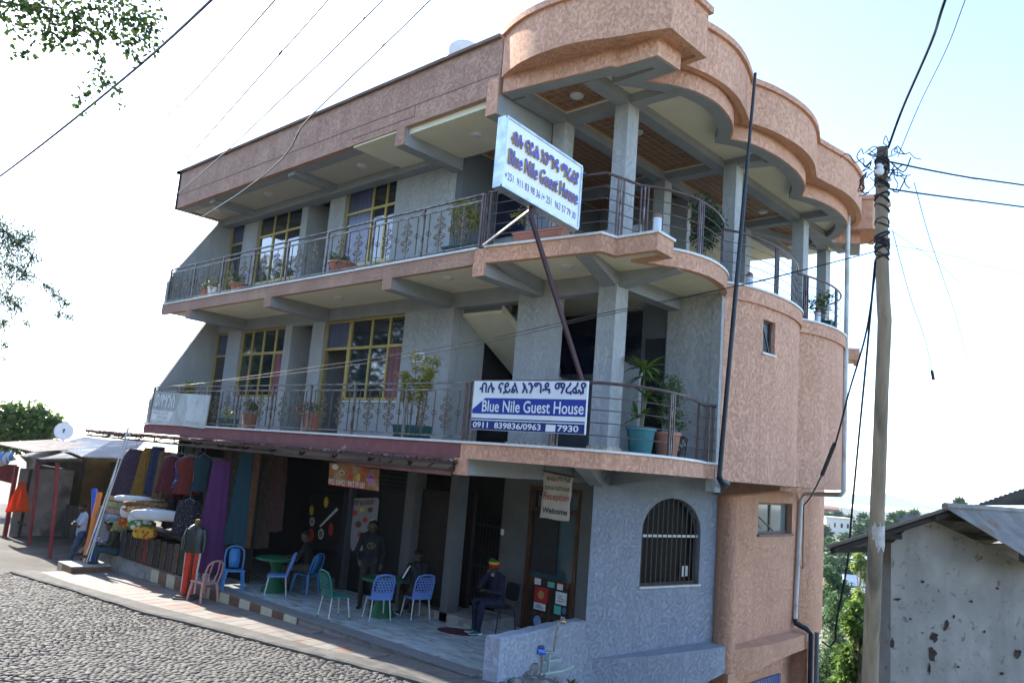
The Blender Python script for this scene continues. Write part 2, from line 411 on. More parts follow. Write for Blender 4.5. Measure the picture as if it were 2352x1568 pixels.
# pavement: mortar bed, patterned tiles, concrete kerb
g = G(); line = [(x, zs(x)) for x in np.arange(-13.2, .61, .3)]
bedw = []
for x, z in line:
    yo = lerp_line(pave_o, x); bedw.append((x, yo, z))
n = len(line)
for (x, z), (_, yo, _2) in zip(line, bedw): g.v += [(x, yo-.02, z-.022), (x, .12, z-.022)]
g.f = [(2*i, 2*i+2, 2*i+3, 2*i+1) for i in range(n-1)]; g.mi = [0]*len(g.f)
pavement = tag(g.build('pavement', mat('pavement_mortar', (.12, .11, .10), .95, var=.2, vs=8, bump=.3), fix=False), kind='structure')
TILE = mat('patterned_paving_tile', (.155, .144, .127), .7, var=.16, vs=3.3, bump=.25, bs=70, objrand=.1, stain=(.175, .10, .08), ss=1.25, st=.54, sw=.05)
nt = TILE.node_tree; N = nt.nodes.new; L = nt.links.new          # wavy interlocking grooves pressed into each tile
bsdf = nt.nodes['Principled BSDF']
tc = N('ShaderNodeTexCoord'); mp = N('ShaderNodeMapping'); mp.inputs['Rotation'].default_value = (0, 0, R(45)); mp.inputs['Scale'].default_value = (1, 1, 1)
L(tc.outputs['Object'], mp.inputs[0])
wv = N('ShaderNodeTexWave'); wv.wave_type = 'BANDS'; wv.bands_direction = 'X'; wv.inputs['Scale'].default_value = 2.2; wv.inputs['Distortion'].default_value = 0
sepn = N('ShaderNodeSeparateXYZ'); L(mp.outputs[0], sepn.inputs[0])
sn = N('ShaderNodeMath'); sn.operation = 'SINE'; ml = N('ShaderNodeMath'); ml.operation = 'MULTIPLY'; ml.inputs[1].default_value = 44; L(sepn.outputs[1], ml.inputs[0]); L(ml.outputs[0], sn.inputs[0])
m2 = N('ShaderNodeMath'); m2.operation = 'MULTIPLY_ADD'; m2.inputs[1].default_value = .022; L(sn.outputs[0], m2.inputs[0]); L(sepn.outputs[0], m2.inputs[2])
cb = N('ShaderNodeCombineXYZ'); L(m2.outputs[0], cb.inputs[0]); L(cb.outputs[0], wv.inputs['Vector'])
mr = N('ShaderNodeMapRange'); mr.inputs['From Min'].default_value = .0; mr.inputs['From Max'].default_value = .03; L(wv.outputs['Fac'], mr.inputs['Value'])
old = bsdf.inputs['Base Color'].links[0].from_socket
mx = N('ShaderNodeMix'); mx.data_type = 'RGBA'; mx.inputs[6].default_value = (.13, .115, .10, 1); L(mr.outputs[0], mx.inputs[0]); L(old, mx.inputs[7]); L(mx.outputs[2], bsdf.inputs['Base Color'])
bp2 = N('ShaderNodeBump'); bp2.inputs['Distance'].default_value = .006; L(mr.outputs[0], bp2.inputs['Height']); L(bsdf.inputs['Normal'].links[0].from_socket, bp2.inputs['Normal']); L(bp2.outputs[0], bsdf.inputs['Normal'])
TS = .42
g = G(); h = TS/2-.004
g.add([(-h,-h,-.03),(h,-h,-.03),(h,h,-.03),(-h,h,-.03),(-h,-h,-.004),(h,-h,-.004),(h,h,-.004),(-h,h,-.004),(-h+.005,-h+.005,0),(h-.005,-h+.005,0),(h-.005,h-.005,0),(-h+.005,h-.005,0)],
      [(8,9,10,11)]+[(4*i+a, 4*i+(a+1) % 4, 4*(i+1)+(a+1) % 4, 4*(i+1)+a) for i in range(2) for a in range(4)])
tile_me = g.mesh('paving_tile'); tile_me.materials.append(TILE)
ang = math.atan2(lerp_line(pave_o, -1)-lerp_line(pave_o, -11), 10)*.55
ca, sa = math.cos(ang), math.sin(ang)
for i in range(-40, 12):
    for j in range(-12, 8):
        x = i*TS*ca-j*TS*sa-6; y = i*TS*sa+j*TS*ca-.6
        if x < -13.0 or x > .5 or y > -.0 or y < lerp_line(pave_o, x)-.12: continue
        o = link('paving_tile', tile_me, pavement); o.location = (x, y, zs(x)); o.rotation_euler = (random.uniform(-.004, .004), math.atan(-.03), ang)
g = G(); kl = [(x, lerp_line(kerb_o, x)) for x in np.arange(-13.3, .95, .25)]
for x, yo in kl:
    yi = lerp_line(pave_o, x)+.03; z = zs(x); w = random.uniform(-.012, .012)
    g.v += [(x, yo+w, z-.2), (x, yo+w, z-.012+random.uniform(-.006, .004)), (x, yo+.04, z+.012), (x, yi, z+.014), (x, yi, z-.2)]
for i in range(len(kl)-1):
    for k in range(4): g.f.append((5*i+k, 5*i+5+k, 5*i+6+k, 5*i+1+k))
g.f += [(0, 1, 2, 3, 4), tuple(5*(len(kl)-1)+k for k in (4, 3, 2, 1, 0))]; g.mi = [0]*len(g.f)
KC = mat('worn_kerb_concrete', (.10, .096, .088), .95, var=.25, vs=4, bump=.5, bs=40, stain=(.085, .08, .075), ss=3, st=.55)
tag(g.build('kerb', KC), kind='structure')
# concrete apron between the kerb's end and the low wall
g = G(); g.prism([(.55, -.62), (1.15, -.3), (1.2, .25), (.75, .42), (.5, .05)], -.3, -.03)
tag(g.build('kerb_apron', KC), kind='structure')
# dirt yard at the left of the pavement
DIRT = mat('trodden_dirt', (.095, .083, .068), .95, var=.3, vs=1.6, bump=.7, bs=14, stain=(.055, .05, .043), ss=1.1, st=.5, sw=.15)
g = G(); xa = np.arange(-36, -12.6, .45); ya = np.arange(-2.75, 9, .45)
g.v = [(x, y, zs(-13)-.06+(.015*(x+13) if x < -13 else 0)+.03*math.sin(x*1.7)*math.sin(y*2.1)) for y in ya for x in xa]; nx = len(xa)
def dz(x, y): return zs(-13)-.06+(.015*(x+13) if x < -13 else 0)
g.f = [(j*nx+i, j*nx+i+1, (j+1)*nx+i+1, (j+1)*nx+i) for j in range(len(ya)-1) for i in range(nx-1)]; g.mi = [0]*len(g.f)
tag(g.build('dirt_yard', DIRT, smooth=True, fix=False), kind='structure')
# terrace platform under the building front
GRAN = mat('grey_granite', (.16, .165, .17), .45, var=.25, vs=60, bump=.05)
g = G(); g.prism([(-12.9, -.02), (.62, .12), (.62, .4), (.1, 3.6), (.1, 4.2), (-12.9, 4.2)], -.7, -.03)
terrace = tag(g.build('terrace', CONC), kind='structure')
g = G(); g.prism([(-10.4, -.05), (.55, .09), (.6, .38), (-10.4, .24)], -.03, .004); g.build('granite_edging', GRAN, terrace)
FT = mat('marbled_floor_tile', (.38, .43, .43), .22, var=.25, vs=2.6, spec=.5, stretch=(1, 2.6, 1), stain=(.30, .20, .10), ss=3.2, st=.63, sw=.05, objrand=.06)
g = G(); h = .2475; g.box(-h, h, -h, h, -.03, .0); ft = g.mesh('floor_tile'); ft.materials.append(FT)
for i in range(27):
    for j in range(8):
        x = -12.65+.5*i; y = .49+.5*j
        if x > .35 or (x > -.1 and y > 2.4): continue
        o = link('floor_tile', ft, terrace); o.location = (x, y, 0)
g = G(); g.prism([(-13.7, -.12), (-10.45, -.06), (-10.45, .24), (-13.7, .2)], -.68, .0); g.build('ledge', CONC, terrace)
RC, RB = mat('cream_riser_tile', (.50, .46, .33), .4, var=.1), mat('brown_riser_tile', (.16, .085, .055), .4, var=.2)
for k in range(15):
    x = -10.44+.42*k; g = G(); yy = -.052+(x+10.4)*.0128; g.box(x+.002, x+.418, yy-.02, yy+.012, zs(x)-.04, -.034); g.build('riser_tile', RC if k % 2 == 0 else RB, terrace)

g = G(); xa = np.arange(.2, 4.2, .3); ya = np.arange(-.6, 2.6, .3); nx = len(xa)
g.v = [(x, y, gz(x, y)+.06+.03*random.random()) for y in ya for x in xa]; g.f = [(j*nx+i, j*nx+i+1, (j+1)*nx+i+1, (j+1)*nx+i) for j in range(len(ya)-1) for i in range(nx-1)]; g.mi = [0]*len(g.f)
tag(g.build('rubble_ground', mat('stony_dust', (.20, .185, .165), .95, var=.35, vs=9, bump=.9, bs=25), smooth=True, fix=False), kind='structure')
# ================================================================ the guest house
Z1, Z2 = 3.5, 6.75
XL = -12.32                                         # left end of the building
house = thing('guest_house', 'three storey orange and grey guest house with scalloped roof edge and curved balconies', 'building', (0, 0, 0))
H = house
def hb(name, m, *b, par=None):
    g = G(); g.box(*b); return g.build(name, m, par or H)
FRONT = [(XL, 0), (0, 0)]
LOBES = [[(2.60, 1.12), (2.84, 1.49), (2.98, 1.82), (3.05, 2.26), (3.02, 2.66), (2.93, 3.06), (2.78, 3.42), (2.58, 3.72)],
         [(2.58, 3.72), (2.77, 4.03), (2.88, 4.42), (2.95, 4.93), (2.97, 5.55), (2.91, 6.13), (2.77, 6.68), (2.50, 7.20)],
         [(2.50, 7.20), (2.65, 7.55), (2.76, 8.1), (2.77, 8.7), (2.68, 9.35), (2.45, 9.95), (2.12, 10.4), (1.7, 10.7)]]
lobe_line = []
for l in LOBES: lobe_line += arcpts(l, .16)[:-1]
lobe_line.append(LOBES[-1][-1])
CORNER2 = [(.13, 0), (2.34, .26), (2.40, .57), (3.13, .58), (3.09, 1.09)]
edge2 = FRONT+CORNER2+lobe_line+[(2.35, 11.2), (2.0, 12.2)]
edge1 = arcpts([(.0, -.02), (.7, -.03), (1.4, .03), (2.0, .13), (2.45, .3), (2.78, .64), (2.97, 1.15), (2.98, 1.75), (2.86, 2.4), (2.64, 3.05), (2.5, 3.4)], .15)+[(2.54, 3.5), (2.66, 3.64)]
BACK = [(-12.32, 12.2)]
# ---- first floor slab
s1 = FRONT[:1]+edge1+[(2.45, 3.8), (2.4, 9.3), (1.5, 10.4), (.9, 12.2), (XL, 12.2)]
body = offset(s1, .08, True)
g = G(); g.prism(body, 3.28, 3.46); g.build('first_floor_slab', CREAM, H)
g = G(); g.ribbon([(XL, 0), (-.02, 0)], 3.22, 3.458, .1); g.build('slab_fascia', REDFASCIA, H)
g = G(); g.ribbon(edge1, 3.22, 3.458, .12); g.build('slab_fascia', ORANGE, H)
g = G(); g.ribbon(offset([(XL, 0), (-.02, 0)], -.03), 3.462, 3.5, .3); g.build('marble_edge', MARBLE, H)
g = G(); g.ribbon(offset(edge1, -.03), 3.462, 3.5, .3); g.build('marble_edge', MARBLE, H)
g = G(); g.prism(offset(s1, .2, True), 3.461, 3.49); g.build('balcony_floor', GRAN, H)
# ---- second floor slab
s2 = edge2+[(XL, 12.2)]
g = G(); g.prism(offset(s2, .08, True), 6.5, 6.708); g.build('second_floor_slab', CREAM, H)
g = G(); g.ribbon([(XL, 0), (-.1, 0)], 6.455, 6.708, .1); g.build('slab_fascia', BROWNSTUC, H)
e2r = [(-.1, -.012)]+[(.13, -.012)]+CORNER2[1:]+lobe_line+[(2.35, 11.2), (2.0, 12.2)]
g = G(); g.ribbon(e2r, 6.452, 6.71, .12); g.build('slab_fascia', ORANGE, H)
g = G(); g.ribbon(offset([(XL, 0), (-.06, 0)], -.025), 6.712, 6.75, .3); g.build('marble_edge', MARBLE, H)
g = G(); g.ribbon(offset(e2r[1:], -.025), 6.713, 6.752, .22); g.build('marble_edge', MARBLE, H)
g = G(); g.prism(offset(s2, .25, True), 6.711, 6.742); g.build('balcony_floor', GRAN, H)
# ---- roof: left parapet fascia, lobed canopy
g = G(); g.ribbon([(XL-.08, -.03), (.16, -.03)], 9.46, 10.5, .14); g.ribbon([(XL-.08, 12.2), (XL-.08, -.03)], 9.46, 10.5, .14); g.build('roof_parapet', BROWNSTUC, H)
GROOVE = mat('dark_plaster_groove', (.10, .06, .05), .9)
hb('plaster_groove', GROOVE, XL, .1, -.034, -.02, 9.83, 9.845)
hb('plaster_groove', GROOVE, -4.1, -2.1, -.034, -.02, 9.60, 9.613); hb('plaster_groove', GROOVE, -2.1, -2.088, -.034, -.02, 9.60, 9.83)
g = G(); g.ribbon([(XL-.16, -.1), (.12, -.1)], 10.5, 10.56, .26); g.ribbon([(XL-.16, 12.2), (XL-.16, -.1)], 10.5, 10.56, .26); g.build('parapet_cap', mat('dark_weathered_cap', (.17, .115, .09), .9, var=.3, bump=.4), H)
outer = arcpts([(.19, -.03), (.50, -.15), (.95, -.25), (1.5, -.26), (2.0, -.18), (2.5, -.0), (2.96, .14), (3.36, .28)], .15)+[(3.37, 1.33), (3.0, 1.34)]
def outlobe(pts): return arcpts(pts, .16)
outer += outlobe([(3.0, 1.34), (3.13, 1.75), (3.2, 2.25), (3.18, 2.75), (3.06, 3.3), (2.90, 3.8)])[1:]
outer += outlobe([(2.90, 3.8), (3.07, 4.25), (3.19, 4.85), (3.23, 5.5), (3.14, 6.2), (2.9, 6.95)])[1:]
outer += outlobe([(2.9, 6.95), (2.98, 7.5), (3.07, 8.1), (3.05, 8.8), (2.92, 9.55), (2.68, 10.25), (2.3, 10.75)])[1:]
outer_tail = [(2.75, 10.9), (2.9, 11.6), (2.3, 12.3)]
outer += outer_tail
inner = [(.22, .0), (2.29, .30), (2.33, .38), (3.05, .43), (3.10, 1.01), (2.50, 1.03)]+lobe_line[1:]+[(2.35, 11.2), (2.0, 12.2)]
g = G(); g.ribbon(outer, 9.74, 10.5, .12); g.build('roof_fascia', ORANGE, H, smooth=True)
g = G(); g.ribbon(offset(outer, -.06), 10.5, 10.61, .24); g.build('parapet_cap', ORANGE, H, smooth=True)
g = G(); soff = offset(outer, .05); g.prism(soff+[(XL, 12.2), (XL, .1)], 9.78, 9.95); g.build('roof_slab', ORANGE, H)
g = G(); g.ribbon(inner, 9.47, 9.779, .03); g.build('inner_fascia', ORANGE, H, smooth=True)
g = G(); g.ribbon(offset(inner, .031), 9.462, 9.776, .24); g.build('ring_beam', BEAM, H, smooth=True)
hb('ring_beam', BEAM, -.12, .14, -.015, 1.45, 9.1, 9.77)                   # deep beam end left of the canopy
hb('beam_end', ORANGE, -.12, .14, -.04, -.016, 9.1, 9.77)
g = G(); g.prism([(x, y) for x, y in offset(inner, .2)]+[(-2.6, 12.0), (-2.6, .4), (.2, .25)], 9.62, 9.772); g.build('canopy_ceiling', CREAM, H)
# left loggia ceiling
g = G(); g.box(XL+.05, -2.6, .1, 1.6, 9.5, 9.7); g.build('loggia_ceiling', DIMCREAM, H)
g = G(); g.box(-4.05, -2.62, -.0, 1.55, 9.42, 9.49); g.build('loggia_ceiling', CREAM, H)
g = G(); g.box(-2.35, -.13, .08, 1.5, 9.34, 9.6); g.build('loggia_ceiling', CREAM, H)
# ---- timber-look ceiling tiles between the beams
TCEIL = mat('brown_ceiling_tile', (.27, .135, .07), .45, var=.25, vs=9, objrand=.12)
RIM = mat('orange_timber_trim', (.45, .21, .08), .5, var=.15)
def ceil_panel(x0, x1, y0, y1, z=9.613):
    g = G()
    for a, b, c, d in ((x0, x1, y0, y0+.03), (x0, x1, y1-.03, y1), (x0, x0+.03, y0+.03, y1-.03), (x1-.03, x1, y0+.03, y1-.03)): g.box(a, b, c, d, z-.02, z+.004)
    p = g.build('ceiling_panel', RIM, H)
    n, m = max(1, round((x1-x0)/.16)), max(1, round((y1-y0)/.16)); dx, dy = (x1-x0-.06)/n, (y1-y0-.06)/m
    key = 'ceil'
    return p, [(x0+.03+dx*(i+.5), y0+.03+dy*(j+.5), z-.004, dx, dy) for i in range(n) for j in range(m)]
g = G(); g.add([(-.48,-.48,.006),(.48,-.48,.006),(.48,.48,.006),(-.48,.48,.006),(-.33,-.33,-.006),(.33,-.33,-.006),(.33,.33,-.006),(-.33,.33,-.006)],
               [(4,7,6,5),(0,4,5,1),(1,5,6,2),(2,6,7,3),(3,7,4,0)])
ctile = g.mesh('ceiling_tile'); ctile.materials.append(TCEIL)
cells = []
for args in ((.5, 1.5, .55, 1.38), (.5, 1.5, 1.85, 4.75), (.5, 1.5, 5.3, 8.5), (-2.2, .12, 1.85, 4.75), (-2.2, .12, 5.3, 8.5), (.5, 1.5, 9.2, 11)):
    p, cs = ceil_panel(*args)
    for c in cs: cells.append((p, c))
cells.sort(key=lambda q: (Vector(q[1][:3])-CAM).length+(6 if q[1][0] < .2 else 0))
for p, (x, y, z, dx, dy) in cells[:300]:
    o = link('ceiling_tile', ctile, p); o.location = (x, y, z); o.scale = (dx, dy, 1)
for p in set(q[0] for q in cells[300:]):
    g = G()
    for pp, (x, y, z, dx, dy) in cells[300:]:
        if pp is p: g.add([(x+v.co.x*dx, y+v.co.y*dy, z+v.co.z) for v in ctile.vertices], [tuple(f.vertices) for f in ctile.polygons])
    o = g.build('ceiling_tiles', TCEIL, p, fix=False); o['kind'] = 'stuff'
# ---- columns and beams
def column(x0, x1, y0, y1, z0, z1, stone=False):
    c = hb('column', GREY, x0, x1, y0, y1, z0, z1)
    if stone:
        SP = mat('crazy_paving_stone', (.45, .37, .28), .7, var=.5, vs=14, bump=.3)
        for (a, b, cc, d, ax) in ((x0-.03, x1+.03, y0-.03, y0, 0), (x1, x1+.03, y0, y1+.03, 1)):
            L = (b-a) if ax == 0 else (d-cc); n = max(2, int(L/.12)); t = 0
            for k in range(n):
                g = G(); f0, f1 = k/n+.01, (k+1)/n-.01; hz = .09+.03*random.random()
                if ax == 0: g.box(a+(b-a)*f0, a+(b-a)*f1, cc, d, z0, z0+hz)
                else: g.box(a, b, cc+(d-cc)*f0, cc+(d-cc)*f1, z0, z0+hz)
                g.build('base_stone', SP, c)
    return c
column(1.55, 1.83, 1.47, 1.79, 6.742, 9.5); column(1.83, 2.11, 4.88, 5.16, 6.742, 9.5); column(1.65, 1.93, 8.66, 8.96, 6.742, 9.5)
column(.17, .45, 1.45, 1.73, 6.742, 9.5); column(.2, .47, 4.86, 5.14, 6.742, 9.5); column(.2, .47, 8.66, 8.94, 6.742, 9.5); column(1.2, 1.45, 11.3, 11.6, 6.742, 9.5)
for y in (1.47, 4.88, 8.66):                                                # beams across
    hb('beam', BEAM, -2.4, 2.62 if y > 2 else 1.6, y+.02, y+.27, 9.458, 9.66)
for x0, x1 in ((.19, .43), (1.58, 1.84)):                                   # beams running back
    for y0, y1 in ((.35 if x0 < 1 else .5, 1.489), (1.741, 4.899), (5.151, 8.679), (8.931, 11.8)): hb('beam', BEAM, x0, x1, y0, y1, 9.455, 9.655)
def slant(name, m, a, b, w, z0, z1, par=None, z0b=None):
    g = G(); a, b = Vector((*a, 0)), Vector((*b, 0)); d = (b-a).normalized(); s_ = Vector((-d.y, d.x, 0))*w/2
    q = [(a-s_), (b-s_), (b+s_), (a+s_)]; g.prism([(p.x, p.y) for p in q], z0, z1)
    if z0b is not None: g.v[1] = (*g.v[1][:2], z0b); g.v[2] = (*g.v[2][:2], z0b)
    return g.build(name, m, par or H)
slant('beam', BEAM, (1.7, 1.6), (2.85, 1.62), .22, 9.457, 9.64); slant('beam', BEAM, (2.0, 5.0), (2.9, 5.25), .2, 9.456, 9.64); slant('beam', BEAM, (1.8, 8.8), (2.7, 9.1), .2, 9.456, 9.64)
slant('beam', BEAM, (.33, 8.8), (1.35, 11.4), .2, 9.45, 9.64); slant('beam', BEAM, (1.8, 8.8), (1.35, 11.4), .2, 9.448, 9.64)
# second floor slab beams over the first floor gallery
for x0 in (-10.78, -6.86, -2.56, -.1):
    g = G(); x1 = x0+.27
    g.add([(x0, .012, 6.5), (x1, .012, 6.5), (x1, .012, 6.24), (x0, .012, 6.24), (x0, 1.56, 6.5), (x1, 1.56, 6.5), (x1, 1.56, 6.2), (x0, 1.56, 6.2)],
          [(0, 1, 2, 3), (7, 6, 5, 4), (0, 4, 5, 1), (2, 6, 7, 3), (1, 5, 6, 2), (0, 3, 7, 4)])
    g.build('cantilever_beam', BEAM, H)
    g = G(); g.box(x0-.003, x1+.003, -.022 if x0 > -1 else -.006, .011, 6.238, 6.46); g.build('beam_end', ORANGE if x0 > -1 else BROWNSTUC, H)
hb('beam', BEAM, XL+.1, 1.5, 1.57, 1.8, 6.19, 6.499)
slant('beam', BEAM, (.05, 1.6), (.42, .14), .22, 6.245, 6.498, z0b=6.43); slant('beam', BEAM, (1.62, 1.6), (1.98, .32), .26, 6.23, 6.498, z0b=6.43); slant('beam', BEAM, (1.66, 1.65), (2.86, 1.72), .24, 6.22, 6.498, z0b=6.43)
slant('beam', BEAM, (1.65, 1.7), (1.65, 3.7), .26, 6.246, 6.498)
# loggia beams at the top floor
for x0 in (-10.6, -6.75, -2.6):
    hb('cantilever_beam', BEAM, x0, x0+.27, .112 if x0 < -3 else .0, 1.56, 9.36 if x0 < -3 else 9.1, 9.5)
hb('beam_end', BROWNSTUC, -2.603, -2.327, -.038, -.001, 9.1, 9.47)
hb('beam', BEAM, XL+.1, -2.5, 1.3, 1.56, 9.3, 9.5); hb('ring_beam', BEAM, XL+.05, -2.61, .112, .36, 9.45, 9.51)
# first-floor corner columns
column(-.42, .36, 1.52, 1.9, 3.49, 6.5, True); column(1.42, 1.79, 1.5, 1.84, 3.49, 6.5, True)
# beams under the first floor slab
hb('cantilever_beam', BEAM, -.12, .16, .016, 3.43, 2.96, 3.3); hb('beam_end', ORANGE, -.125, .165, -.03, .015, 2.955, 3.22)
slant('cantilever_beam', BEAM, (.12, 3.55), (1.9, .75), .24, 2.9, 3.29, z0b=3.2); slant('cantilever_beam', BEAM, (.2, 4.0), (2.3, 2.9), .22, 2.92, 3.289, z0b=3.2)
# ---- left end fins (side walls flaring out to the railings)
for z0, z1 in ((Z1, 6.5), (Z2, 9.5)):
    g = G(); pr = [(1.7, z0-.02), (.03, z0-.02), (.03, z0+.62), (.22, z0+1.05), (1.27, z1), (1.7, z1)]
    n = len(pr); vs = [(XL+.0, y, z) for y, z in pr]+[(XL+.14, y, z) for y, z in pr]
    g.add(vs, [tuple(range(n)), tuple(range(2*n-1, n-1, -1))]+[(i, (i+1) % n, n+(i+1) % n, n+i) for i in range(n)]); g.build('side_fin', GREY, H)
# ---- room walls behind the balconies (front plane y = WY), with openings
WY = 1.56
def wall_with(name, m, x0, x1, z0, z1, holes, y0=WY, t=.2):
    """front wall between x0..x1 with rectangular holes (hx0,hx1,hz0,hz1)"""
    g = G(); cuts = sorted(set([x0, x1]+[h[0] for h in holes]+[h[1] for h in holes]))
    for a, b in zip(cuts, cuts[1:]):
        zz = z0
        for h in sorted([h for h in holes if h[0] <= a+1e-6 and h[1] >= b-1e-6], key=lambda h: h[2]):
            if h[2] > zz+1e-4: g.box(a, b, y0, y0+t, zz, h[2])
            zz = h[3]
        if zz < z1-1e-4: g.box(a, b, y0, y0+t, zz, z1)
    return g.build(name, m, H)
def window(x0, x1, z0, z1, vm, hm, kinds, y=WY+.09, door=False, par=None, fmat=GOLD, fw_=.055):
    """frame with mullions at vm, transoms at hm; kinds[row][col] gives the pane material"""
    w = G()
    for a, b, c, d in ((x0, x0+fw_, z0, z1), (x1-fw_, x1, z0, z1), (x0+fw_, x1-fw_, z1-fw_, z1), (x0+fw_, x1-fw_, z0, z0+fw_)): w.box(a, b, y-.035, y+.035, c, d)
    W = w.build('window', fmat, par or H)
    for v in vm: g = G(); g.box(v-.028, v+.028, y-.03, y+.03, z0+fw_, z1-fw_); g.build('mullion', fmat, W)
    X = [x0+fw_]+list(vm)+[x1-fw_]; Zs = [z0+fw_]+list(hm)+[z1-fw_]
    for hh in hm: g = G(); g.box(x0+fw_, x1-fw_, y-.032, y+.032, hh-.03, hh+.03); g.build('transom', fmat, W)
    for r in range(len(Zs)-1):
        for c in range(len(X)-1):
            k = kinds[r][c]
            if k is None: continue
            tilt = random.uniform(-.004, .004)
            g = G(); g.add([(X[c], y+tilt, Zs[r]), (X[c+1], y-tilt, Zs[r]), (X[c+1], y-tilt*1.5, Zs[r+1]), (X[c], y+tilt*.5, Zs[r+1])], [(0, 1, 2, 3)])
            g.add([(X[c], y+.006, Zs[r]), (X[c+1], y+.006, Zs[r]), (X[c+1], y+.006, Zs[r+1]), (X[c], y+.006, Zs[r+1])], [(3, 2, 1, 0)])
            g.build('pane', k, W, fix=False)
    return W
T1 = 6.19
h1 = [(-12.17, -11.42, 3.49, T1), (-10.7, -8.45, 4.36, T1), (-8.13, -7.22, 3.49, T1-.02), (-6.7, -5.72, 3.49, T1), (-5.72, -3.72, 4.3, T1)]
wall_with('front_wall', GREY, XL+.1, -2.2, 3.49, 6.2, h1)
window(-12.17, -11.42, 3.5, T1, [], [5.53], [[GLASS], [PURPLE]])
window(-10.7, -8.45, 4.38, T1, [-10.15, -9.57, -8.97], [5.53], [[GLASS, GLASS, GLASS, CURTAIN], [GLASS]*4])
window(-6.7, -5.72, 3.5, T1, [], [5.52], [[None], [PURPLE]])
window(-5.715, -3.72, 4.32, T1, [-4.92, -4.28], [5.51], [[GLASS, GLASS, CURTAIN], [GLASS]*3])
g = G(); g.box(-10.72, -8.43, WY-.03, WY+.05, 4.33, 4.36); g.build('window_sill', MARBLE, H); g = G(); g.box(-5.74, -3.7, WY-.03, WY+.05, 4.27, 4.3); g.build('window_sill', MARBLE, H)
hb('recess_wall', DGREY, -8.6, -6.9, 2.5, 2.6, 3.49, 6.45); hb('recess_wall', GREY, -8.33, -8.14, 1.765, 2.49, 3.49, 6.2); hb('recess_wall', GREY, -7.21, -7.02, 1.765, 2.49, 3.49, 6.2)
T2 = 9.42
h2 = [(-12.17, -11.33, 6.74, T2), (-10.56, -8.36, 6.8, T2), (-8.08, -7.1, 6.74, T2-.06), (-6.45, -4.5, 6.76, T2)]
wall_with('front_wall', GREY, XL+.1, -2.5, 6.74, 9.49, h2)
window(-12.17, -11.33, 6.76, T2, [], [8.8], [[GLASS], [PURPLE]])
window(-10.56, -8.36, 6.8, T2, [-9.8, -9.12], [7.5, 8.82], [[GLASS]*3, [GLASS]*3, [GLASS]*3])
for a, b in ((-10.5, -9.83), (-9.77, -9.15), (-9.09, -8.42)): g = G(); g.box(a, b, WY+.05, WY+.12, 7.36, 7.5); g.build('lower_rail', mat('cream_door_rail', (.50, .44, .22), .5), H)
window(-6.45, -4.5, 6.76, T2, [-5.42, -4.9], [7.5, 8.81], [[PURPLE, GLASS, GLASS], [PURPLE, GLASS, GLASS], [PURPLE, GLASS, GLASS]])
for a, b in ((-6.39, -5.45), (-5.39, -4.93), (-4.87, -4.56)): g = G(); g.box(a, b, WY+.05, WY+.12, 7.34, 7.5); g.build('lower_rail', MATS['cream_door_rail'], H)
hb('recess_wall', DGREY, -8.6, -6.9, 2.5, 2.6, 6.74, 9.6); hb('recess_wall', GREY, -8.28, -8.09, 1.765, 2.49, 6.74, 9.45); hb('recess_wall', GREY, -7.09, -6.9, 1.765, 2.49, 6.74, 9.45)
# dim rooms behind
for z0, z1 in ((3.49, 6.45), (6.745, 9.6)):
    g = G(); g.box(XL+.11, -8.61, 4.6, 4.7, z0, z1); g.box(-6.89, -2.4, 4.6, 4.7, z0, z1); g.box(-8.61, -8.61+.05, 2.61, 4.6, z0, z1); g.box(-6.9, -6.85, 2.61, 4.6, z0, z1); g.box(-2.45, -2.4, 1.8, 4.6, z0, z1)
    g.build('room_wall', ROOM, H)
hb('side_wall', GREY, XL, XL+.1, 1.7, 12.2, 3.47, 9.5)
hb('back_wall', GREY, XL, -2.4, 12.1, 12.2, 0, 9.5)
# vent grilles
for (x, z) in ((-3.12, 5.2),):
    g = G(); g.box(x-.17, x+.17, WY-.025, WY, z-.09, z+.1); v = g.build('vent', WHITE, H)
    for k in range(4): q = G(); q.box(x-.13, x+.13, WY-.03, WY-.026, z-.06+.035*k, z-.04+.035*k); q.build('slat', BLACKPAINT, v)
# ---- stair hall (first floor) and stair on the second floor
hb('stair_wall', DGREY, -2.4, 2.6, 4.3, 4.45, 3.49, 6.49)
g = G(); A_, B_ = Vector((-1.7, 1.82, 6.22)), Vector((-1.7, 4.28, 4.72)); th = .16
g.add([(x_, p_.y, p_.z-d_) for x_ in (-2.2, -1.1) for p_, d_ in ((A_, 0), (B_, 0), (B_, th), (A_, th))], [(0, 1, 2, 3), (7, 6, 5, 4), (3, 2, 6, 7), (0, 4, 5, 1), (1, 5, 6, 2), (0, 3, 7, 4)])
st = g.build('stair_flight', CREAM, H)
for k in range(9):
    t = (k+.5)/9; p = A_.lerp(B_, t); q = G(); q.box(-2.18, -1.12, p.y-.14, p.y+.14, p.z-.02, p.z+.1); q.build('step', GRAN, st)
pr = [(.4, 5.45), (1.4, 5.05), (1.4, 3.49), (.4, 3.49)]
g = G(); g.add([(x, 2.9, z) for x, z in pr]+[(x, 3.0, z) for x, z in pr], [(0, 1, 2, 3), (7, 6, 5, 4), (0, 4, 5, 1), (1, 5, 6, 2), (2, 6, 7, 3), (3, 7, 4, 0)]); g.build('stair_wall', GREY, H)
BLUEGL = mat('blue_stair_glass', (.008, .013, .04), .08, spec=.7)
hb('stair_window', BLUEGL, -2.0, 1.5, 4.27, 4.29, 5.2, 6.45)
hb('pier', GREY, -2.45, -2.2, 1.77, 2.5, 3.49, 6.2)
g = G(); g.box(.62, .82, 2.87, 2.899, 5.2, 5.42); g.build('vent', WHITE, H)
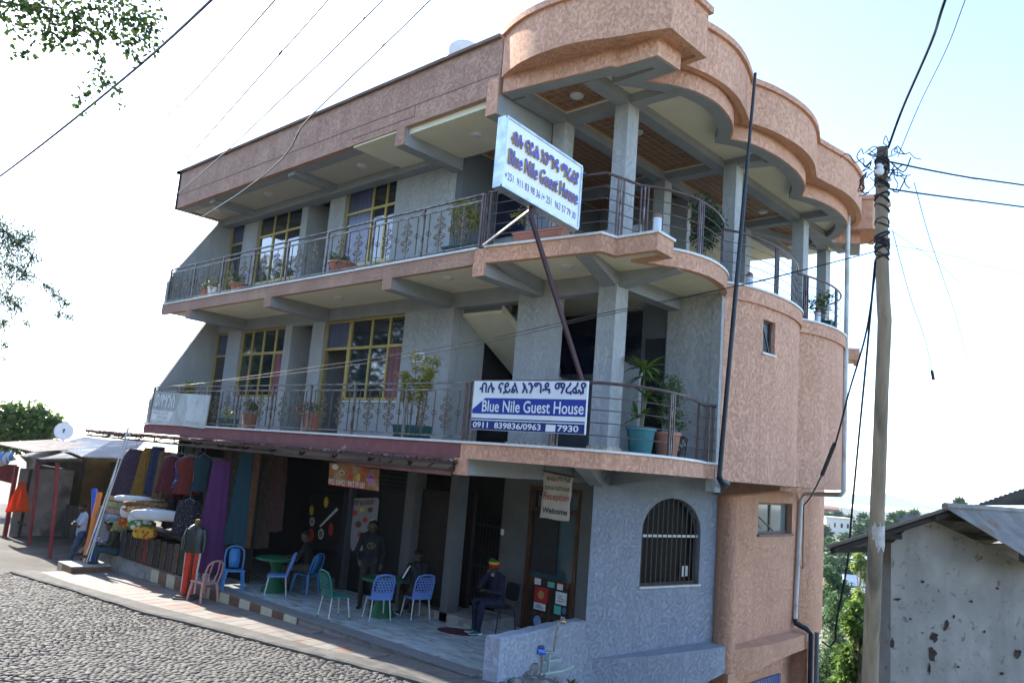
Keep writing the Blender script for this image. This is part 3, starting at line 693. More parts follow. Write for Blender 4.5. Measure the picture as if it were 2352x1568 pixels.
# first floor room right of the gallery
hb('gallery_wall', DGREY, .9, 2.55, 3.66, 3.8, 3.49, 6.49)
hb('gallery_door', BLACKPAINT, 1.0, 1.42, 3.64, 3.659, 3.5, 5.75)
hb('gallery_wall', GREY, 1.5, 2.61, 3.58, 3.655, 3.49, 6.49)
# second floor lounge walls
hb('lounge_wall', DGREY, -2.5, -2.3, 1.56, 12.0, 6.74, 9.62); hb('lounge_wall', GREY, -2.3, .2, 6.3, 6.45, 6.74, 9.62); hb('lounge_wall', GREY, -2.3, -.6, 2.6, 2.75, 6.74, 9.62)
hb('lounge_wall', GREY, -.58, .95, 3.3, 3.42, 6.74, 7.95)
hb('lounge_window', BLUEGL, -2.25, -.65, 2.57, 2.599, 7.9, 8.9)
# ---- pink side wall of the first floor (curved, with a small window)
wl = [(2.62, 3.66)]+[tuple(Vector(p)-Vector((.05, 0))) for p in lobe_line if p[1] > 3.9]
wl2 = arcpts(wl, .1)
def near(p): return 4.68 <= p[1] <= 5.12
a = [p for p in wl2 if p[1] < 4.6]+[(2.874, 4.68)]; b = [(2.907, 5.12)]+[p for p in wl2 if p[1] > 5.2]; mid = [(2.874, 4.68), (2.893, 4.9), (2.907, 5.12)]
g = G(); g.ribbon(a, 3.2, 6.46, .22); g.ribbon(b, 3.2, 6.46, .22); g.ribbon(mid, 3.2, 5.6, .22); g.ribbon(mid, 6.22, 6.46, .22); g.build('side_wall', ORANGE, H, smooth=True)
g = G(); g.ribbon([(2.905, 4.64), (2.93, 5.16)], 5.565, 5.6, .2); g.build('window_sill', MARBLE, H)
ALU = mat('dark_aluminium', (.06, .06, .062), .4, metal=.5)
GL2 = mat('pale_reflective_glass', (.16, .19, .20), .06, spec=.9)
g = G(); g.ribbon([(2.76, 4.69), (2.78, 5.11)], 5.61, 6.21, .02); g.build('window', GL2, H)
g = G(); g.bar((2.79, 4.7, 6.2), (2.80, 5.1, 6.2), .04); g.bar((2.79, 4.7, 5.62), (2.80, 5.1, 5.62), .04); g.bar((2.80, 5.09, 5.6), (2.80, 5.09, 6.2), .05); g.bar((2.8, 4.8, 6.15), (2.83, 5.02, 5.64), .03); g.build('window_frame', ALU, H)
hb('grey_pilaster', GREY, 2.44, 2.615, 3.56, 3.76, 3.0, 6.46)
g = G(); g.prism([(.9, 3.7), (2.6, 3.75)]+[p for p in offset(wl2, .1) if p[1] > 3.8]+[(.9, 10.6)], 3.19, 3.279); g.build('wall_underside', BEAM, H)
slant('cantilever_beam', ORANGE, (.75, 7.4), (2.55, 6.6), .3, 2.85, 3.19, z0b=3.1)
# ---- ground floor: blue-grey wall with the arched window
AO = Vector((.15, 3.44, 0)); AD = Vector((.156, .988, 0)).normalized(); AN = Vector((AD.y, -AD.x, 0))
def aw(t, z, n=0.): p = AO+AD*t+AN*n; return (p.x, p.y, z)
T0, T1_, TW0, TW1, ZS, ZSP, ZT = 0., 4.0, 1.42, 3.28, 1.0, 2.06, 2.76
arch = [(TW0, ZS)]+[(TW0+.02*math.sin(math.pi*k/2/4), ZS+(ZSP-ZS)*k/4) for k in range(1, 4)]
cxa, ra = (TW0+TW1)/2, (TW1-TW0)/2
arch_top = [(cxa-ra*math.cos(math.pi*k/18), ZSP+(ZT-ZSP)*math.sin(math.pi*k/18)) for k in range(19)]
archline = [(TW0, ZS)]+arch_top+[(TW1, ZS)]
g = G(); cols = [T0]+[p[0] for p in arch_top]+[T1_]
th = .22
def quadw(t0, t1, za0, za1, zb0, zb1):     # slab of wall between t0..t1, z from a to b at each side
    g.add([aw(t0, za0), aw(t1, za1), aw(t1, zb1), aw(t0, zb0), aw(t0, za0, -th), aw(t1, za1, -th), aw(t1, zb1, -th), aw(t0, zb0, -th)],
          [(0, 1, 2, 3), (7, 6, 5, 4), (0, 4, 5, 1), (3, 2, 6, 7), (1, 5, 6, 2), (0, 3, 7, 4)])
quadw(T0, TW0, -.75, -.75, 3.3, 3.3); quadw(TW1, T1_, -.75, -.75, 3.3, 3.3); quadw(TW0, TW1, -.75, -.75, ZS, ZS)
for (a, za), (b, zb) in zip(arch_top, arch_top[1:]): quadw(a, b, za, zb, 3.3, 3.3)
g.build('arch_wall', BLUEWALL, H)
g = G(); g.add([aw(TW0-.03, ZS-.04, .04), aw(TW1+.03, ZS-.04, .04), aw(TW1+.03, ZS-.002, .04), aw(TW0-.03, ZS-.002, .04), aw(TW0-.03, ZS-.04, -.2), aw(TW1+.03, ZS-.04, -.2), aw(TW1+.03, ZS-.002, -.2), aw(TW0-.03, ZS-.002, -.2)],
          [(0, 1, 2, 3), (7, 6, 5, 4), (0, 4, 5, 1), (3, 2, 6, 7), (1, 5, 6, 2), (0, 3, 7, 4)]); g.build('window_sill', MARBLE, H)
g = G(); n = len(archline)
g.add([aw(t, z, -.19) for t, z in archline]+[aw(t, z, -.2) for t, z in archline], [tuple(range(n)), tuple(range(2*n-1, n-1, -1))]); aw_win = g.build('arched_window', mat('dim_window_glass', (.006, .007, .009), .45, spec=.1), H)
GRILL = mat('rusty_brown_grille', (.04, .03, .026), .55, metal=.4, var=.4, vs=20)
for k in range(12):
    t = TW0+.09+(TW1-TW0-.18)*k/11; zt = ZSP+(ZT-ZSP)*math.sqrt(max(0, 1-((t-cxa)/ra)**2))
    g = G(); g.bar(aw(t, ZS, -.07), aw(t, zt-.005, -.07), .035, .012, upv=AN); g.build('grille_bar', GRILL, aw_win)
g = G(); g.bar(aw(TW0+.0, 1.98, -.075), aw(TW1-.0, 1.98, -.075), .02, .05); g.build('grille_crossbar', MARBLE, aw_win)
g = G(); g.bar(aw(TW0, 1.03, -.075), aw(TW1, 1.03, -.075), .03, .06); g.build('grille_crossbar', GRILL, aw_win)
g = G(); g.add([aw(2.86, 1.14, -.12), aw(3.05, 1.15, -.12), aw(3.05, 1.36, -.12), aw(2.86, 1.36, -.12)], [(0, 1, 2, 3)]); g.build('paper_notice', WHITE, aw_win)
# rounded plinth ledge and low garden wall
led = [aw(.25, 0, .0), aw(.8, 0, .16), aw(1.8, 0, .30), aw(2.8, 0, .38), aw(3.72, 0, .42)]
led = arcpts([(p[0], p[1]) for p in led], .15); back = [aw(3.72, 0, -.1)[:2], aw(.25, 0, -.1)[:2]]
g = G(); n = len(led)
vs = []
for i, (x, y) in enumerate(led):
    f = i/(n-1); zt = -.28+.06*f; zb = -1.35+.62*f**1.3
    vs += [(x, y, zt), (x, y, zb), (x-.42*f-.1, y+.06, zb-.1), (x-.42*f-.12, y+.06, zt+.02)]
g.add(vs, [(4*i+k, 4*i+4+k, 4*i+4+(k+1) % 4, 4*i+(k+1) % 4) for i in range(n-1) for k in range(4)]+[(0, 1, 2, 3), (4*n-1, 4*n-2, 4*n-3, 4*n-4)])
g.build('plinth_ledge', BLUEWALL, H, smooth=True)
lw = arcpts([(.98, .22), (.72, 1.2), (.4, 2.3), (.2, 3.2), (.12, 3.7)], .2)
g = G(); n = len(lw); vs = []
inn = offset(lw, .26)
for i, ((x, y), (a, b)) in enumerate(zip(lw, inn)):
    f = i/(n-1); zt = .60-.18*f+.01*math.sin(i*2.1)
    vs += [(x, y, -.9), (x, y, zt-.03), (x-.03, y, zt), (a+.02, b, zt+.01), (a, b, zt-.03), (a, b, -.5)]
g.add(vs, [(6*i+k, 6*i+6+k, 6*i+6+(k+1) % 6, 6*i+(k+1) % 6) for i in range(n-1) for k in range(6)]+[tuple(range(6)), tuple(range(6*n-1, 6*n-7, -1))])
lowwall = g.build('low_garden_wall', BLUEWALL, smooth=True); tag(lowwall, 'low blue grey rendered wall closing the terrace beside the water pipes', 'wall')
# orange ground floor: round pier, side wall with window, projecting band, lower storey
g = G(); g.lathe([(.27, -2.6), (.27, -.3), (.25, 0), (.25, 3.2)], (.86, 7.45, 0), 20); g.build('round_pier', ORANGE, H, smooth=True)
OW = .98
g = G()
oy0, oy1, oz0, oz1 = 8.75, 10.65, 2.05, 2.78
g.box(OW-.25, OW, 7.5, oy0, -.3, 3.2); g.box(OW-.25, OW, oy1, 11.15, -.3, 3.2); g.box(OW-.25, OW, oy0, oy1, -.3, oz0); g.box(OW-.25, OW, oy0, oy1, oz1, 3.2)
g.build('side_wall', ORANGE, H)
g = G(); g.box(OW-.02, OW+.05, oy0-.03, oy1+.03, oz0-.05, oz0); g.build('window_sill', mat('brown_sill', (.16, .10, .08), .6), H)
BRF = mat('brown_window_frame', (.12, .085, .07), .5)
g = G()
for a in ((oy0, oy0+.07, oz0, oz1), (oy1-.07, oy1, oz0, oz1), (oy0+.07, oy1-.07, oz1-.06, oz1), (oy0+.07, oy1-.07, oz0, oz0+.05), (9.62, 9.70, oz0+.05, oz1-.06)): g.box(OW-.18, OW-.12, *a)
fr = g.build('window', BRF, H)
for a, b in ((oy0+.07, 9.62), (9.70, oy1-.07)): q = G(); q.box(OW-.16, OW-.15, a, b, oz0+.05, oz1-.06); q.build('pane', GL2, fr)
q = G(); q.bar((OW-.1, 8.84, 2.5), (OW+.0, 9.55, 2.13), .03); q.build('open_sash', ALU, fr)
bl = arcpts([(1.12, 7.4), (1.3, 8.4), (1.35, 9.6), (1.3, 10.8), (1.2, 11.4)], .3)
g = G(); n = len(bl); vs = []
for i, (x, y) in enumerate(bl):
    f = i/(n-1); zb = -.95+.28*f+.12*math.sin(math.pi*f); vs += [(x, y, -.32), (x, y, zb), (x-.45, y, zb), (x-.45, y, -.26)]
g.add(vs, [(4*i+k, 4*i+4+k, 4*i+4+(k+1) % 4, 4*i+(k+1) % 4) for i in range(n-1) for k in range(4)]+[(0, 1, 2, 3), (4*n-1, 4*n-2, 4*n-3, 4*n-4)]); g.build('projecting_band', ORANGE, H)
hb('lower_wall', ORANGE, .45, .85, 7.3, 12.0, -7, -.5)
hb('lower_wall', ORANGE, .35, .75, 3.6, 7.3, -7, -.9)
hb('lower_pier', ORANGE, .85, 1.28, 11.05, 11.5, -7, -.5); hb('lower_pier', ORANGE, .8, 1.15, 7.2, 7.55, -7, -.8)
BLUEST = mat('blue_striped_shutter', (.03, .06, .20), .5, var=.1, stripes=[(1, .12, (.35, .40, .55), .12)])
hb('lower_window', BLUEST, .85, .9, 8.6, 10.4, -2.6, -1.25)
# far bay past the downpipe
fb = arcpts([(OW, 11.16), (1.12, 11.4), (1.19, 11.8), (1.16, 12.2), (1.0, 12.6), (.7, 12.9)], .15)
g = G(); n = len(fb); vs = []
for x, y in fb: vs += [(x, y, 3.2), (x, y, -.35), (x-.35, y-.0, -1.35), (x-.4, y, -1.35), (x-.4, y, 3.2)]
g.add(vs, [(5*i+k, 5*i+5+k, 5*i+5+(k+1) % 5, 5*i+(k+1) % 5) for i in range(n-1) for k in range(5)]+[tuple(range(5)), tuple(range(5*n-1, 5*n-6, -1))]); g.build('bay_wall', ORANGE, H, smooth=True)
# ---- ground floor front: reception wall, door, piers, café shutters
RY = 3.44
RD0, RD1, RDH = -1.43, -.13, 2.8
wall_with('reception_wall', mat('shaded_grey_pier_paint', (.12, .124, .126), .9, var=.1, vs=2, bump=.3, bs=50, groove=.4, gs=40), -2.18, .15, .0, 3.28, [(RD0, RD1, .0, RDH)], RY, .2)  # darker copy of the grey stucco, ground floor shade put into its colour
DWOOD = mat('dark_varnished_door', (.055, .026, .014), .35, var=.5, vs=5, stretch=(8, 8, .6), stain=(.14, .065, .025), ss=3, st=.6)
g = G()
for a in ((RD0, RD0+.08, 0, RDH), (RD1-.08, RD1, 0, RDH), (RD0+.08, RD1-.08, RDH-.08, RDH), (RD0+.08, RD1-.08, 2.3, 2.38)): g.box(a[0], a[1], RY-.03, RY+.12, a[2], a[3])
door = g.build('door', DWOOD, H)
g = G(); g.box(RD0+.08, RD1-.08, RY+.06, RY+.1, .0, 1.02); g.build('door_panel', DWOOD, door)
for x0 in (RD0+.16, RD0+.68):
    for z0, z1 in ((.06, .3), (.36, .92)): g = G(); g.box(x0, x0+.42, RY+.045, RY+.059, z0, z1); g.build('door_panel', BLACKPAINT, door)
g = G(); g.box(RD0+.08, RD1-.08, RY+.07, RY+.075, 1.02, 2.3); g.build('pane', mat('teal_glass', (.03, .07, .085), .1, spec=.7), door)
g = G(); g.box(RD0+.1, -.68, RY+.03, RY+.066, 1.12, 2.3); g.build('door_leaf', BLACKPAINT, door)
g = G(); g.box(RD0+.08, RD1-.08, RY+.07, RY+.075, 2.38, RDH-.08); g.build('pane', GLASS, door)
STK = [((.45, .03, .03), .24, .56, .34, .28), ((.62, .66, .68), .24, .41, .30, .13), ((.62, .66, .68), .22, .88, .16, .12), ((.10, .42, .34), .56, .88, .17, .10), ((.65, .60, .58), .80, .87, .14, .11),
       ((.60, .63, .66), .78, .60, .27, .23), ((.10, .42, .34), .76, .41, .17, .16), ((.10, .14, .26), .96, .44, .10, .13), ((.62, .62, .62), .94, .28, .10, .11), ((.22, .33, .55), .26, .08, .20, .22)]
for i, (c, dx, z, w, hgt) in enumerate(STK):
    g = G(); x_ = RD0+.02+dx
    if i in (7, 9): g.add([(x_+w/2+w/2*math.cos(k*math.pi/8), RY+.036, z+hgt/2+hgt/2*math.sin(k*math.pi/8)) for k in range(16)], [tuple(range(16))])
    else: g.box(x_, x_+w, RY+.036, RY+.043, z, z+hgt)
    stick = g.build('sticker', mat('sticker_%d' % i, c, .5, var=.15, vs=14), door)
    if i == 0: q = G(); q.add([(x_+w/2+.08*math.cos(k*math.pi/8), RY+.033, z+hgt/2+.08*math.sin(k*math.pi/8)) for k in range(16)], [tuple(range(16))]); q.build('sticker_print', mat('gold_print', (.45, .25, .08), .5), stick)
    if i in (1, 5):
        for k in range(3): q = G(); q.box(x_+.05, x_+w-.05-.03*k, RY+.033, RY+.0355, z+hgt*(.25+.2*k), z+hgt*(.25+.2*k)+.012); q.build('sticker_print', mat('sticker_ink', (.12, .14, .2), .5), stick)
# pier, step and gate left of the reception
PY = 2.36
hb('pier', mat('shaded_grey_pier_paint', (.12, .124, .126), .9, var=.1, vs=2, bump=.3, bs=50, groove=.4, gs=40), -2.68, -2.46, PY, PY+.3, 0, 3.28)
hb('step', CONC, -3.6, -1.6, PY+.0, RY, 0, .17)
hb('dark_passage', ROOM, -3.6, -2.1, 3.95, 4.0, 0, 3.2)
GATE = mat('black_iron_gate', (.03, .03, .033), .5, metal=.3)
g = G(); g.bar((-3.5, 3.5, .17), (-3.5, 3.5, 2.05), .04); g.bar((-2.2, 3.5, .17), (-2.2, 3.5, 2.05), .04); gate = g.build('iron_gate', GATE, H)
for k in range(13): q = G(); x = -3.45+.1*k; q.bar((x, 3.5, .2), (x, 3.5, 2.02+.1*math.sin(math.pi*k/12)), .016); q.build('gate_bar', GATE, gate)
for z in (.25, 1.0, 1.85): q = G(); q.bar((-3.5, 3.5, z), (-2.2, 3.5, z), .02, .05); q.build('gate_rail', GATE, gate)
hb('light_switch', WHITE, -2.17, -2.09, RY-.014, RY-.002, 1.72, 1.84)
# café front
CY = 2.4
GF = mat('shaded_grey_pier_paint', (.12, .124, .126), .9, var=.1, vs=2, bump=.3, bs=50, groove=.4, gs=40)  # same shade-darkened grey for the café piers
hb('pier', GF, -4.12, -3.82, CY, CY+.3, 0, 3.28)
CAFE = mat('shaded_cafe_wall', (.006, .0065, .0075), .5, var=.2, vs=3)  # shade under the slab is painted into this wall colour
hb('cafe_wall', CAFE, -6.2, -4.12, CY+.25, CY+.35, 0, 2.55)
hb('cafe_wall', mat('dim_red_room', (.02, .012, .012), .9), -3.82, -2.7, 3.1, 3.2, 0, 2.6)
g = G()
for k in range(9): g.box(-6.2, -3.82, CY+.16, CY+.2, 2.4+.09*k, 2.4+.09*k+.08)
sh = None
for k in range(9): q = G(); q.add([(-6.2, CY+.2, 2.4+.09*k), (-4.12, CY+.2, 2.4+.09*k), (-4.12, CY+.15, 2.44+.09*k), (-6.2, CY+.15, 2.44+.09*k), (-4.12, CY+.2, 2.485+.09*k), (-6.2, CY+.2, 2.485+.09*k)], [(0, 1, 2, 3), (3, 2, 4, 5)]); q.build('shutter_slat', mat('rolled_steel_shutter', (.03, .034, .038), .5, metal=.4), H)
DOORB = mat('dark_carved_door', (.012, .008, .007), .5, var=.4, vs=12, stain=(.03, .018, .011), ss=6, st=.6)
hb('side_door', DOORB, -3.80, -2.72, CY+.2, CY+.26, 0, 2.5)
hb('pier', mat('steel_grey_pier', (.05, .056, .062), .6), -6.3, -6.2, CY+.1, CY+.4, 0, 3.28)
# fabric shop interior (dark room behind the hanging goods)
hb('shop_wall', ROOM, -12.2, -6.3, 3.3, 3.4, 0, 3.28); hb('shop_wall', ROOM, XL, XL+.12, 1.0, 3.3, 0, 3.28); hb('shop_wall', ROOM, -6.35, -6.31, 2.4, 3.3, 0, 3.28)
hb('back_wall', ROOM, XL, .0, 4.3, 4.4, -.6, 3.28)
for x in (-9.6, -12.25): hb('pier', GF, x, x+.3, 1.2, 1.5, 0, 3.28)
hb('beam', BEAM, XL, .0, 1.2, 1.5, 2.95, 3.28)
# ---- round ceiling lamps
LAMP = mat('frosted_lamp_glass', (.55, .56, .57), .35, var=.03)
def lamp(x, y, z):
    g = G(); g.lathe([(.105, 0), (.108, -.015), (.1, -.036), (.072, -.05), (.015, -.053)], (x, y, z), 20); l = g.build('ceiling_lamp', LAMP, H, smooth=True)
    q = G(); q.lathe([(.12, .0), (.12, -.014), (.109, -.014), (.109, 0)], (x, y, z), 20, cap=False); q.build('lamp_rim', WHITE, l)
for p in ((1.05, 1.0, 9.607), (1.1, 2.8, 9.607), (1.15, 8.1, 9.607), (-1.2, .8, 9.34), (-8.7, .75, 9.5), (-4.9, .85, 9.5), (-8.75, .8, 6.5), (-5.2, .85, 6.5), (-1.4, .6, 6.5), (1.2, .9, 6.5), (-11.4, .8, 6.5), (-11.3, .7, 9.5), (.62, 1.9, 3.28)): lamp(*p)
# ---- rain pipes
PIPEB = mat('dark_blue_downpipe', (.018, .026, .034), .35, var=.2); PIPEW = mat('white_pvc_pipe', (.62, .62, .60), .45, var=.08, stain=(.45, .42, .38), ss=2, st=.6)
a = (2.50, 3.46); 
g = G(); a0, a1 = ony(3.36, 1735, 168), ony(3.44, 1652, 1095); g.tube([a0, a0.lerp(a1, .3), a0.lerp(a1, .31), a0.lerp(a1, .66), a1], [.028, .03, .04, .042, .044], 10); g.build('downpipe', PIPEB, H, smooth=True)
e_ = ony(3.44, 1652, 1095)
g = G(); g.tube([e_, e_+Vector((.01, .06, -.07)), e_+Vector((.05, .2, -.1)), (1.6, 5.6, 2.95)], [.055, .058, .05, .045], 10); g.build('pipe_elbow', PIPEB, H, smooth=True)
t_ = ony(9.75, 1948, 487); b_ = ony(9.75, 1938, 1128)
g = G(); g.tube([t_, b_, b_+Vector((-.08, .02, -.08)), Vector((1.15, 11.0, b_.z-.14)), Vector((1.05, 11.0, b_.z-.3)), onx(1.04, 1826, 1420)], .055, 10); g.build('downpipe', PIPEW, H, smooth=True)
q_ = onx(1.04, 1826, 1420)
g = G(); g.tube([q_, q_+Vector((.02, .0, -.1)), q_+Vector((.25, .1, -.2)), q_+Vector((.36, .12, -.3)), q_+Vector((.36, .12, -4))], .065, 10); g.build('downpipe', PIPEB, H, smooth=True)
g = G(); g.tube([q_+Vector((.35, .5, -.3)), q_+Vector((.36, .5, -4))], .055, 10); g.build('downpipe', mat('grey_pipe', (.13, .14, .15), .5), H, smooth=True)
# ================================================================ railings (parts of the house)
def spiral(c, r0_, turns, a0, sgn, n=14):
    out = []
    for k in range(n+1):
        t = k/n; a = a0+sgn*turns*2*math.pi*t; r = r0_*(1-.8*t); out.append((c[0]+r*math.cos(a), c[1]+r*math.sin(a)))
    return out
def scroll_mesh():
    g = G()
    def tb(pts, r=.009): g.tube([(x, 0, z) for x, z in pts], r, 4)
    tb([(0, .0), (0, .80)], .008)
    for sx in (-1, 1):
        for sz in (-1, 1):
            S = lambda p: (sx*p[0], .40+sz*p[1])
            tb([S(p) for p in [(0, .045), (.03, .07), (.055, .10), (.06, .135), (.045, .155), (.025, .148), (.022, .13), (.034, .122)]])
            tb([S(p) for p in [(0, .03), (.045, .035), (.075, .06), (.092, .095), (.085, .12), (.068, .118), (.066, .1)]])
            tb([S(p) for p in [(0, .16), (.02, .19), (.045, .205), (.06, .225), (.052, .247), (.034, .243), (.032, .226)]])
            tb([S(p) for p in [(0, .22), (.015, .25), (.03, .262), (.038, .28), (.028, .29)]], .005)
    g.ball((0, 0, .40), (.028, .02, .028), 8, 5)
    me = g.mesh('scroll_ornament'); me.materials.append(IRON); return me
def twist_mesh():
    g = G(); n = 34; vs = []; h = .009
    for k in range(n+1):
        a = k*.62; z = .80*k/n
        for q in range(4): b = a+math.pi/2*q; vs.append((h*1.3*math.cos(b), h*1.3*math.sin(b), z))
    g.add(vs, [(4*i+q, 4*i+(q+1) % 4, 4*i+4+(q+1) % 4, 4*i+4+q) for i in range(n) for q in range(4)])
    for q in range(4):
        a = q*math.pi/2+.4
        g.tube([(0, 0, .345), (.036*math.cos(a), .036*math.sin(a), .375), (.05*math.cos(a+.5), .05*math.sin(a+.5), .40), (.036*math.cos(a+1), .036*math.sin(a+1), .425), (0, 0, .455)], .0055, 4)
    me = g.mesh('twisted_baluster'); me.materials.append(IRON); return me
SCR, TWI = scroll_mesh(), twist_mesh()
for zf, px in ((Z1, [-12.12, -10.58, -9.07, -7.58, -6.09, -4.62, -3.12, -1.59, -.06]), (Z2, [-12.17, -10.72, -9.2, -7.68, -6.2, -4.67, -3.1, -1.6, -.07])):
    y = .06; g = G()
    g.box(px[0], px[-1]+.02, y-.025, y+.025, zf+.945, zf+.97); rail = g.build('balcony_railing', STEEL, H)
    g = G(); g.box(px[0], px[-1], y-.015, y+.015, zf+.83, zf+.86); g.build('mid_rail', STEEL, rail)
    g = G(); g.box(px[0], px[-1], y-.015, y+.015, zf+.055, zf+.08); g.build('bottom_rail', STEEL, rail)
    for i, x in enumerate(px):
        g = G(); g.box(x-.02, x+.02, y-.022, y+.022, zf, zf+.945); g.build('railing_post', STEEL if i < 8 else BROWNSTEEL, rail)
    for a, b in zip(px, px[1:]):
        if zf == Z1 and a < -11: pass
        for k in range(5):
            x = a+(b-a)*(k+.55)/5.1; o = link('scroll_ornament' if k % 2 else 'twisted_baluster', SCR if k % 2 else TWI, rail); o.location = (x, y, zf+.055); o.scale = (1.6 if k % 2 else 1, 1, .99)
def bar_railing(line, zf, posts, m=BROWNSTEEL, top=.97):
    """horizontal-bar railing along a plan polyline; posts are triple flats at arc positions"""
    g = G(); L3 = [(x, y, zf+top) for x, y in line]
    g.tube(L3, .024, 8); rail = g.build('curved_railing', m, H, smooth=True)
    for z in (.2, .385, .57, .755): q = G(); q.tube([(x, y, zf+z) for x, y in line], .008, 5); q.build('railing_bar', m, rail, smooth=True)
    for px_, py_, n in posts:
        best = min(range(len(line)-1), key=lambda i: (Vector(line[i])-Vector((px_, py_))).length)
        d = (Vector(line[min(best+1, len(line)-1)])-Vector(line[max(best-1, 0)])).normalized()
        for k in range(n):
            o = (k-(n-1)/2)*.06; c = Vector(line[best])+d*o; q = G(); q.bar((c.x, c.y, zf), (c.x, c.y, zf+top-.01), .035, .02, upv=(d.x, d.y, 0)); q.build('railing_post', m if n < 3 or k != 1 else STEEL, rail)
    return rail
fr2 = [(.05, .07), (2.25, .33), (2.4, .62), (2.48, 1.02)]
bar_railing([(.05, .06)]+[(.6, .12), (1.2, .19), (1.8, .26), (2.3, .36)], Z2, [(.05, .06, 1), (.3, .09, 3), (1.9, .26, 3)])
bar_railing([(2.3, .36), (2.37, .65), (2.45, 1.05)], Z2, [(2.4, .8, 3)])
l2 = arcpts([(2.45, 1.05), (2.72, 1.45), (2.9, 2.05), (2.87, 2.75), (2.7, 3.35), (2.5, 3.66)], .12)
bar_railing(l2, Z2, [(2.5, 1.1, 3), (2.9, 2.2, 3), (2.52, 3.6, 2)])
l3 = arcpts([(2.5, 3.66), (2.68, 3.95), (2.83, 4.55), (2.88, 5.3), (2.8, 6.1), (2.62, 6.75), (2.42, 7.1)], .12)
bar_railing(l3, Z2, [(2.86, 5.2, 3), (2.45, 7.05, 2)])
l4 = arcpts([(2.42, 7.1), (2.6, 7.7), (2.68, 8.4), (2.6, 9.2), (2.35, 9.85), (1.95, 10.3)], .12)
bar_railing(l4, Z2, [(2.5, 7.4, 3), (2.66, 8.75, 3)])
l1 = arcpts([(.02, .05), (.7, .06), (1.4, .1), (2.0, .2), (2.42, .38), (2.7, .72), (2.87, 1.2), (2.88, 1.75), (2.76, 2.4), (2.56, 3.0), (2.42, 3.4)], .12)
bar_railing(l1, Z1, [(.12, .05, 3), (1.75, .16, 3), (2.89, 1.55, 3), (2.58, 2.95, 1)])
bar_railing([(2.42, 3.4), (2.5, 3.5), (2.6, 3.54)], Z1, [(2.53, 3.5, 3)])
# clear jar-shaped lights standing on the slab edge
JAR = mat('clear_ribbed_jar', (.55, .6, .62), .15, spec=.7); JCAP = mat('rust_cap', (.22, .12, .08), .6)
for i, (x, y, lab) in enumerate(((2.98, .78, 'ribbed glass lamp jar with rusty cap on the pointed slab corner'), (2.66, 4.5, 'ribbed glass lamp jar standing on the middle lobe of the top balcony'), (2.56, 8.0, 'ribbed glass lamp jar on the far lobe of the top balcony beside a plant'))):
    t = thing('lamp_jar', lab, 'lamp', (x, y, Z2), 0, 'jar lamps along the balcony edge')
    g = G(); pr = []
    for k in range(9): pr += [(.062+(.006 if k % 2 else 0), .02+.03*k)]
    g.lathe(pr, (0, 0, 0), 14); g.build('jar', JAR, t, smooth=True)
    g = G(); g.lathe([(.066, .262), (.066, .30), (.03, .34), (.01, .345)], (0, 0, 0), 14); g.build('cap', JCAP, t, smooth=True)
    g = G(); g.lathe([(.07, 0), (.07, .022)], (0, 0, 0), 14); g.build('base', JCAP, t)

# ================================================================ signs
INK = mat('sign_blue', (.012, .035, .27), .45, var=.08); NAVY = mat('sign_navy', (.010, .025, .15), .45, var=.1); SWHITE = mat('sign_white', (.66, .70, .72), .45, var=.05)
GOLDL = mat('mustard_letter_edge', (.50, .30, .03), .5); LBLUE = mat('letter_blue', (.07, .11, .52), .4)
# projecting light-box sign
sg = thing('projecting_sign', 'white light box sign jutting out from the top balcony with raised blue and gold letters', 'sign', (2.05, .05, 6.75))
b0, b1 = Vector((2.05, .05, 6.75)), Vector((2.06, -1.70, 6.89)); hh = 1.02; th_ = .15
xd = (b0-b1).normalized(); W_ = (b0-b1).length; upz = (Vector((0, 0, 1))-xd*xd.z*0).normalized(); nd = xd.cross(Vector((0, 0, 1))).normalized()     # face looks along nd
if nd.x < 0: nd = -nd
def sp(u, v, n=0.): return b1+xd*u+Vector((0, 0, v))+nd*n
loc = sg.location.copy()
def rel(g): g.v = [tuple(Vector(p)-loc) for p in g.v]; return g
TIN = mat('galvanised_tin', (.50, .56, .58), .3, metal=.75, var=.25, vs=7)
g = G(); P = [sp(0, 0), sp(W_, 0), sp(W_, hh), sp(0, hh)]; g.add([p-nd*th_ for p in P]+P, [(3, 2, 1, 0), (0, 1, 5, 4), (1, 2, 6, 5), (2, 3, 7, 6), (3, 0, 4, 7)]); rel(g).build('sign_box', TIN, sg)
g = G(); g.add([sp(.03, .03, .002), sp(W_-.03, .03, .002), sp(W_-.03, hh-.03, .002), sp(.03, hh-.03, .002)], [(0, 1, 2, 3)]); rel(g).build('sign_face', mat('milky_sign_face', (.80, .83, .86), .35, var=.03), sg)
g = G()
for a, b in ((sp(.015, .015, .01), sp(W_-.015, .015, .01)), (sp(.015, hh-.015, .01), sp(W_-.015, hh-.015, .01)), (sp(.015, .03, .01), sp(.015, hh-.03, .01)), (sp(W_-.015, .03, .01), sp(W_-.015, hh-.03, .01))): g.bar(a, b, .03, .02, upv=nd)
rel(g).build('sign_frame', TIN, sg)
def sgt(body, u, v, w, h, **k):
    m = k.pop('m', LBLUE); eth = any(ord(c) > 127 for c in body); ex = k.pop('extrude', 0); out = []
    if ex:
        t = text('raised_lettering', body, w, h, sp(u, v)-loc, xd, (0, 0, 1), GOLDL, sg, bold=.025 if eth else .006, extrude=ex, lift=.004)
    return text('lettering', body, w, h, sp(u, v)-loc, xd, (0, 0, 1), m, sg, bold=.015 if eth else k.get('bold', .006), lift=.006+ex)
sgt('ብሉ ናይል እንግዳ ማረፊያ', .13, .655, W_-.24, .20, extrude=.03)
sgt('Blue Nile Guest House', .10, .36, W_-.19, .22, extrude=.03, bold=.004)
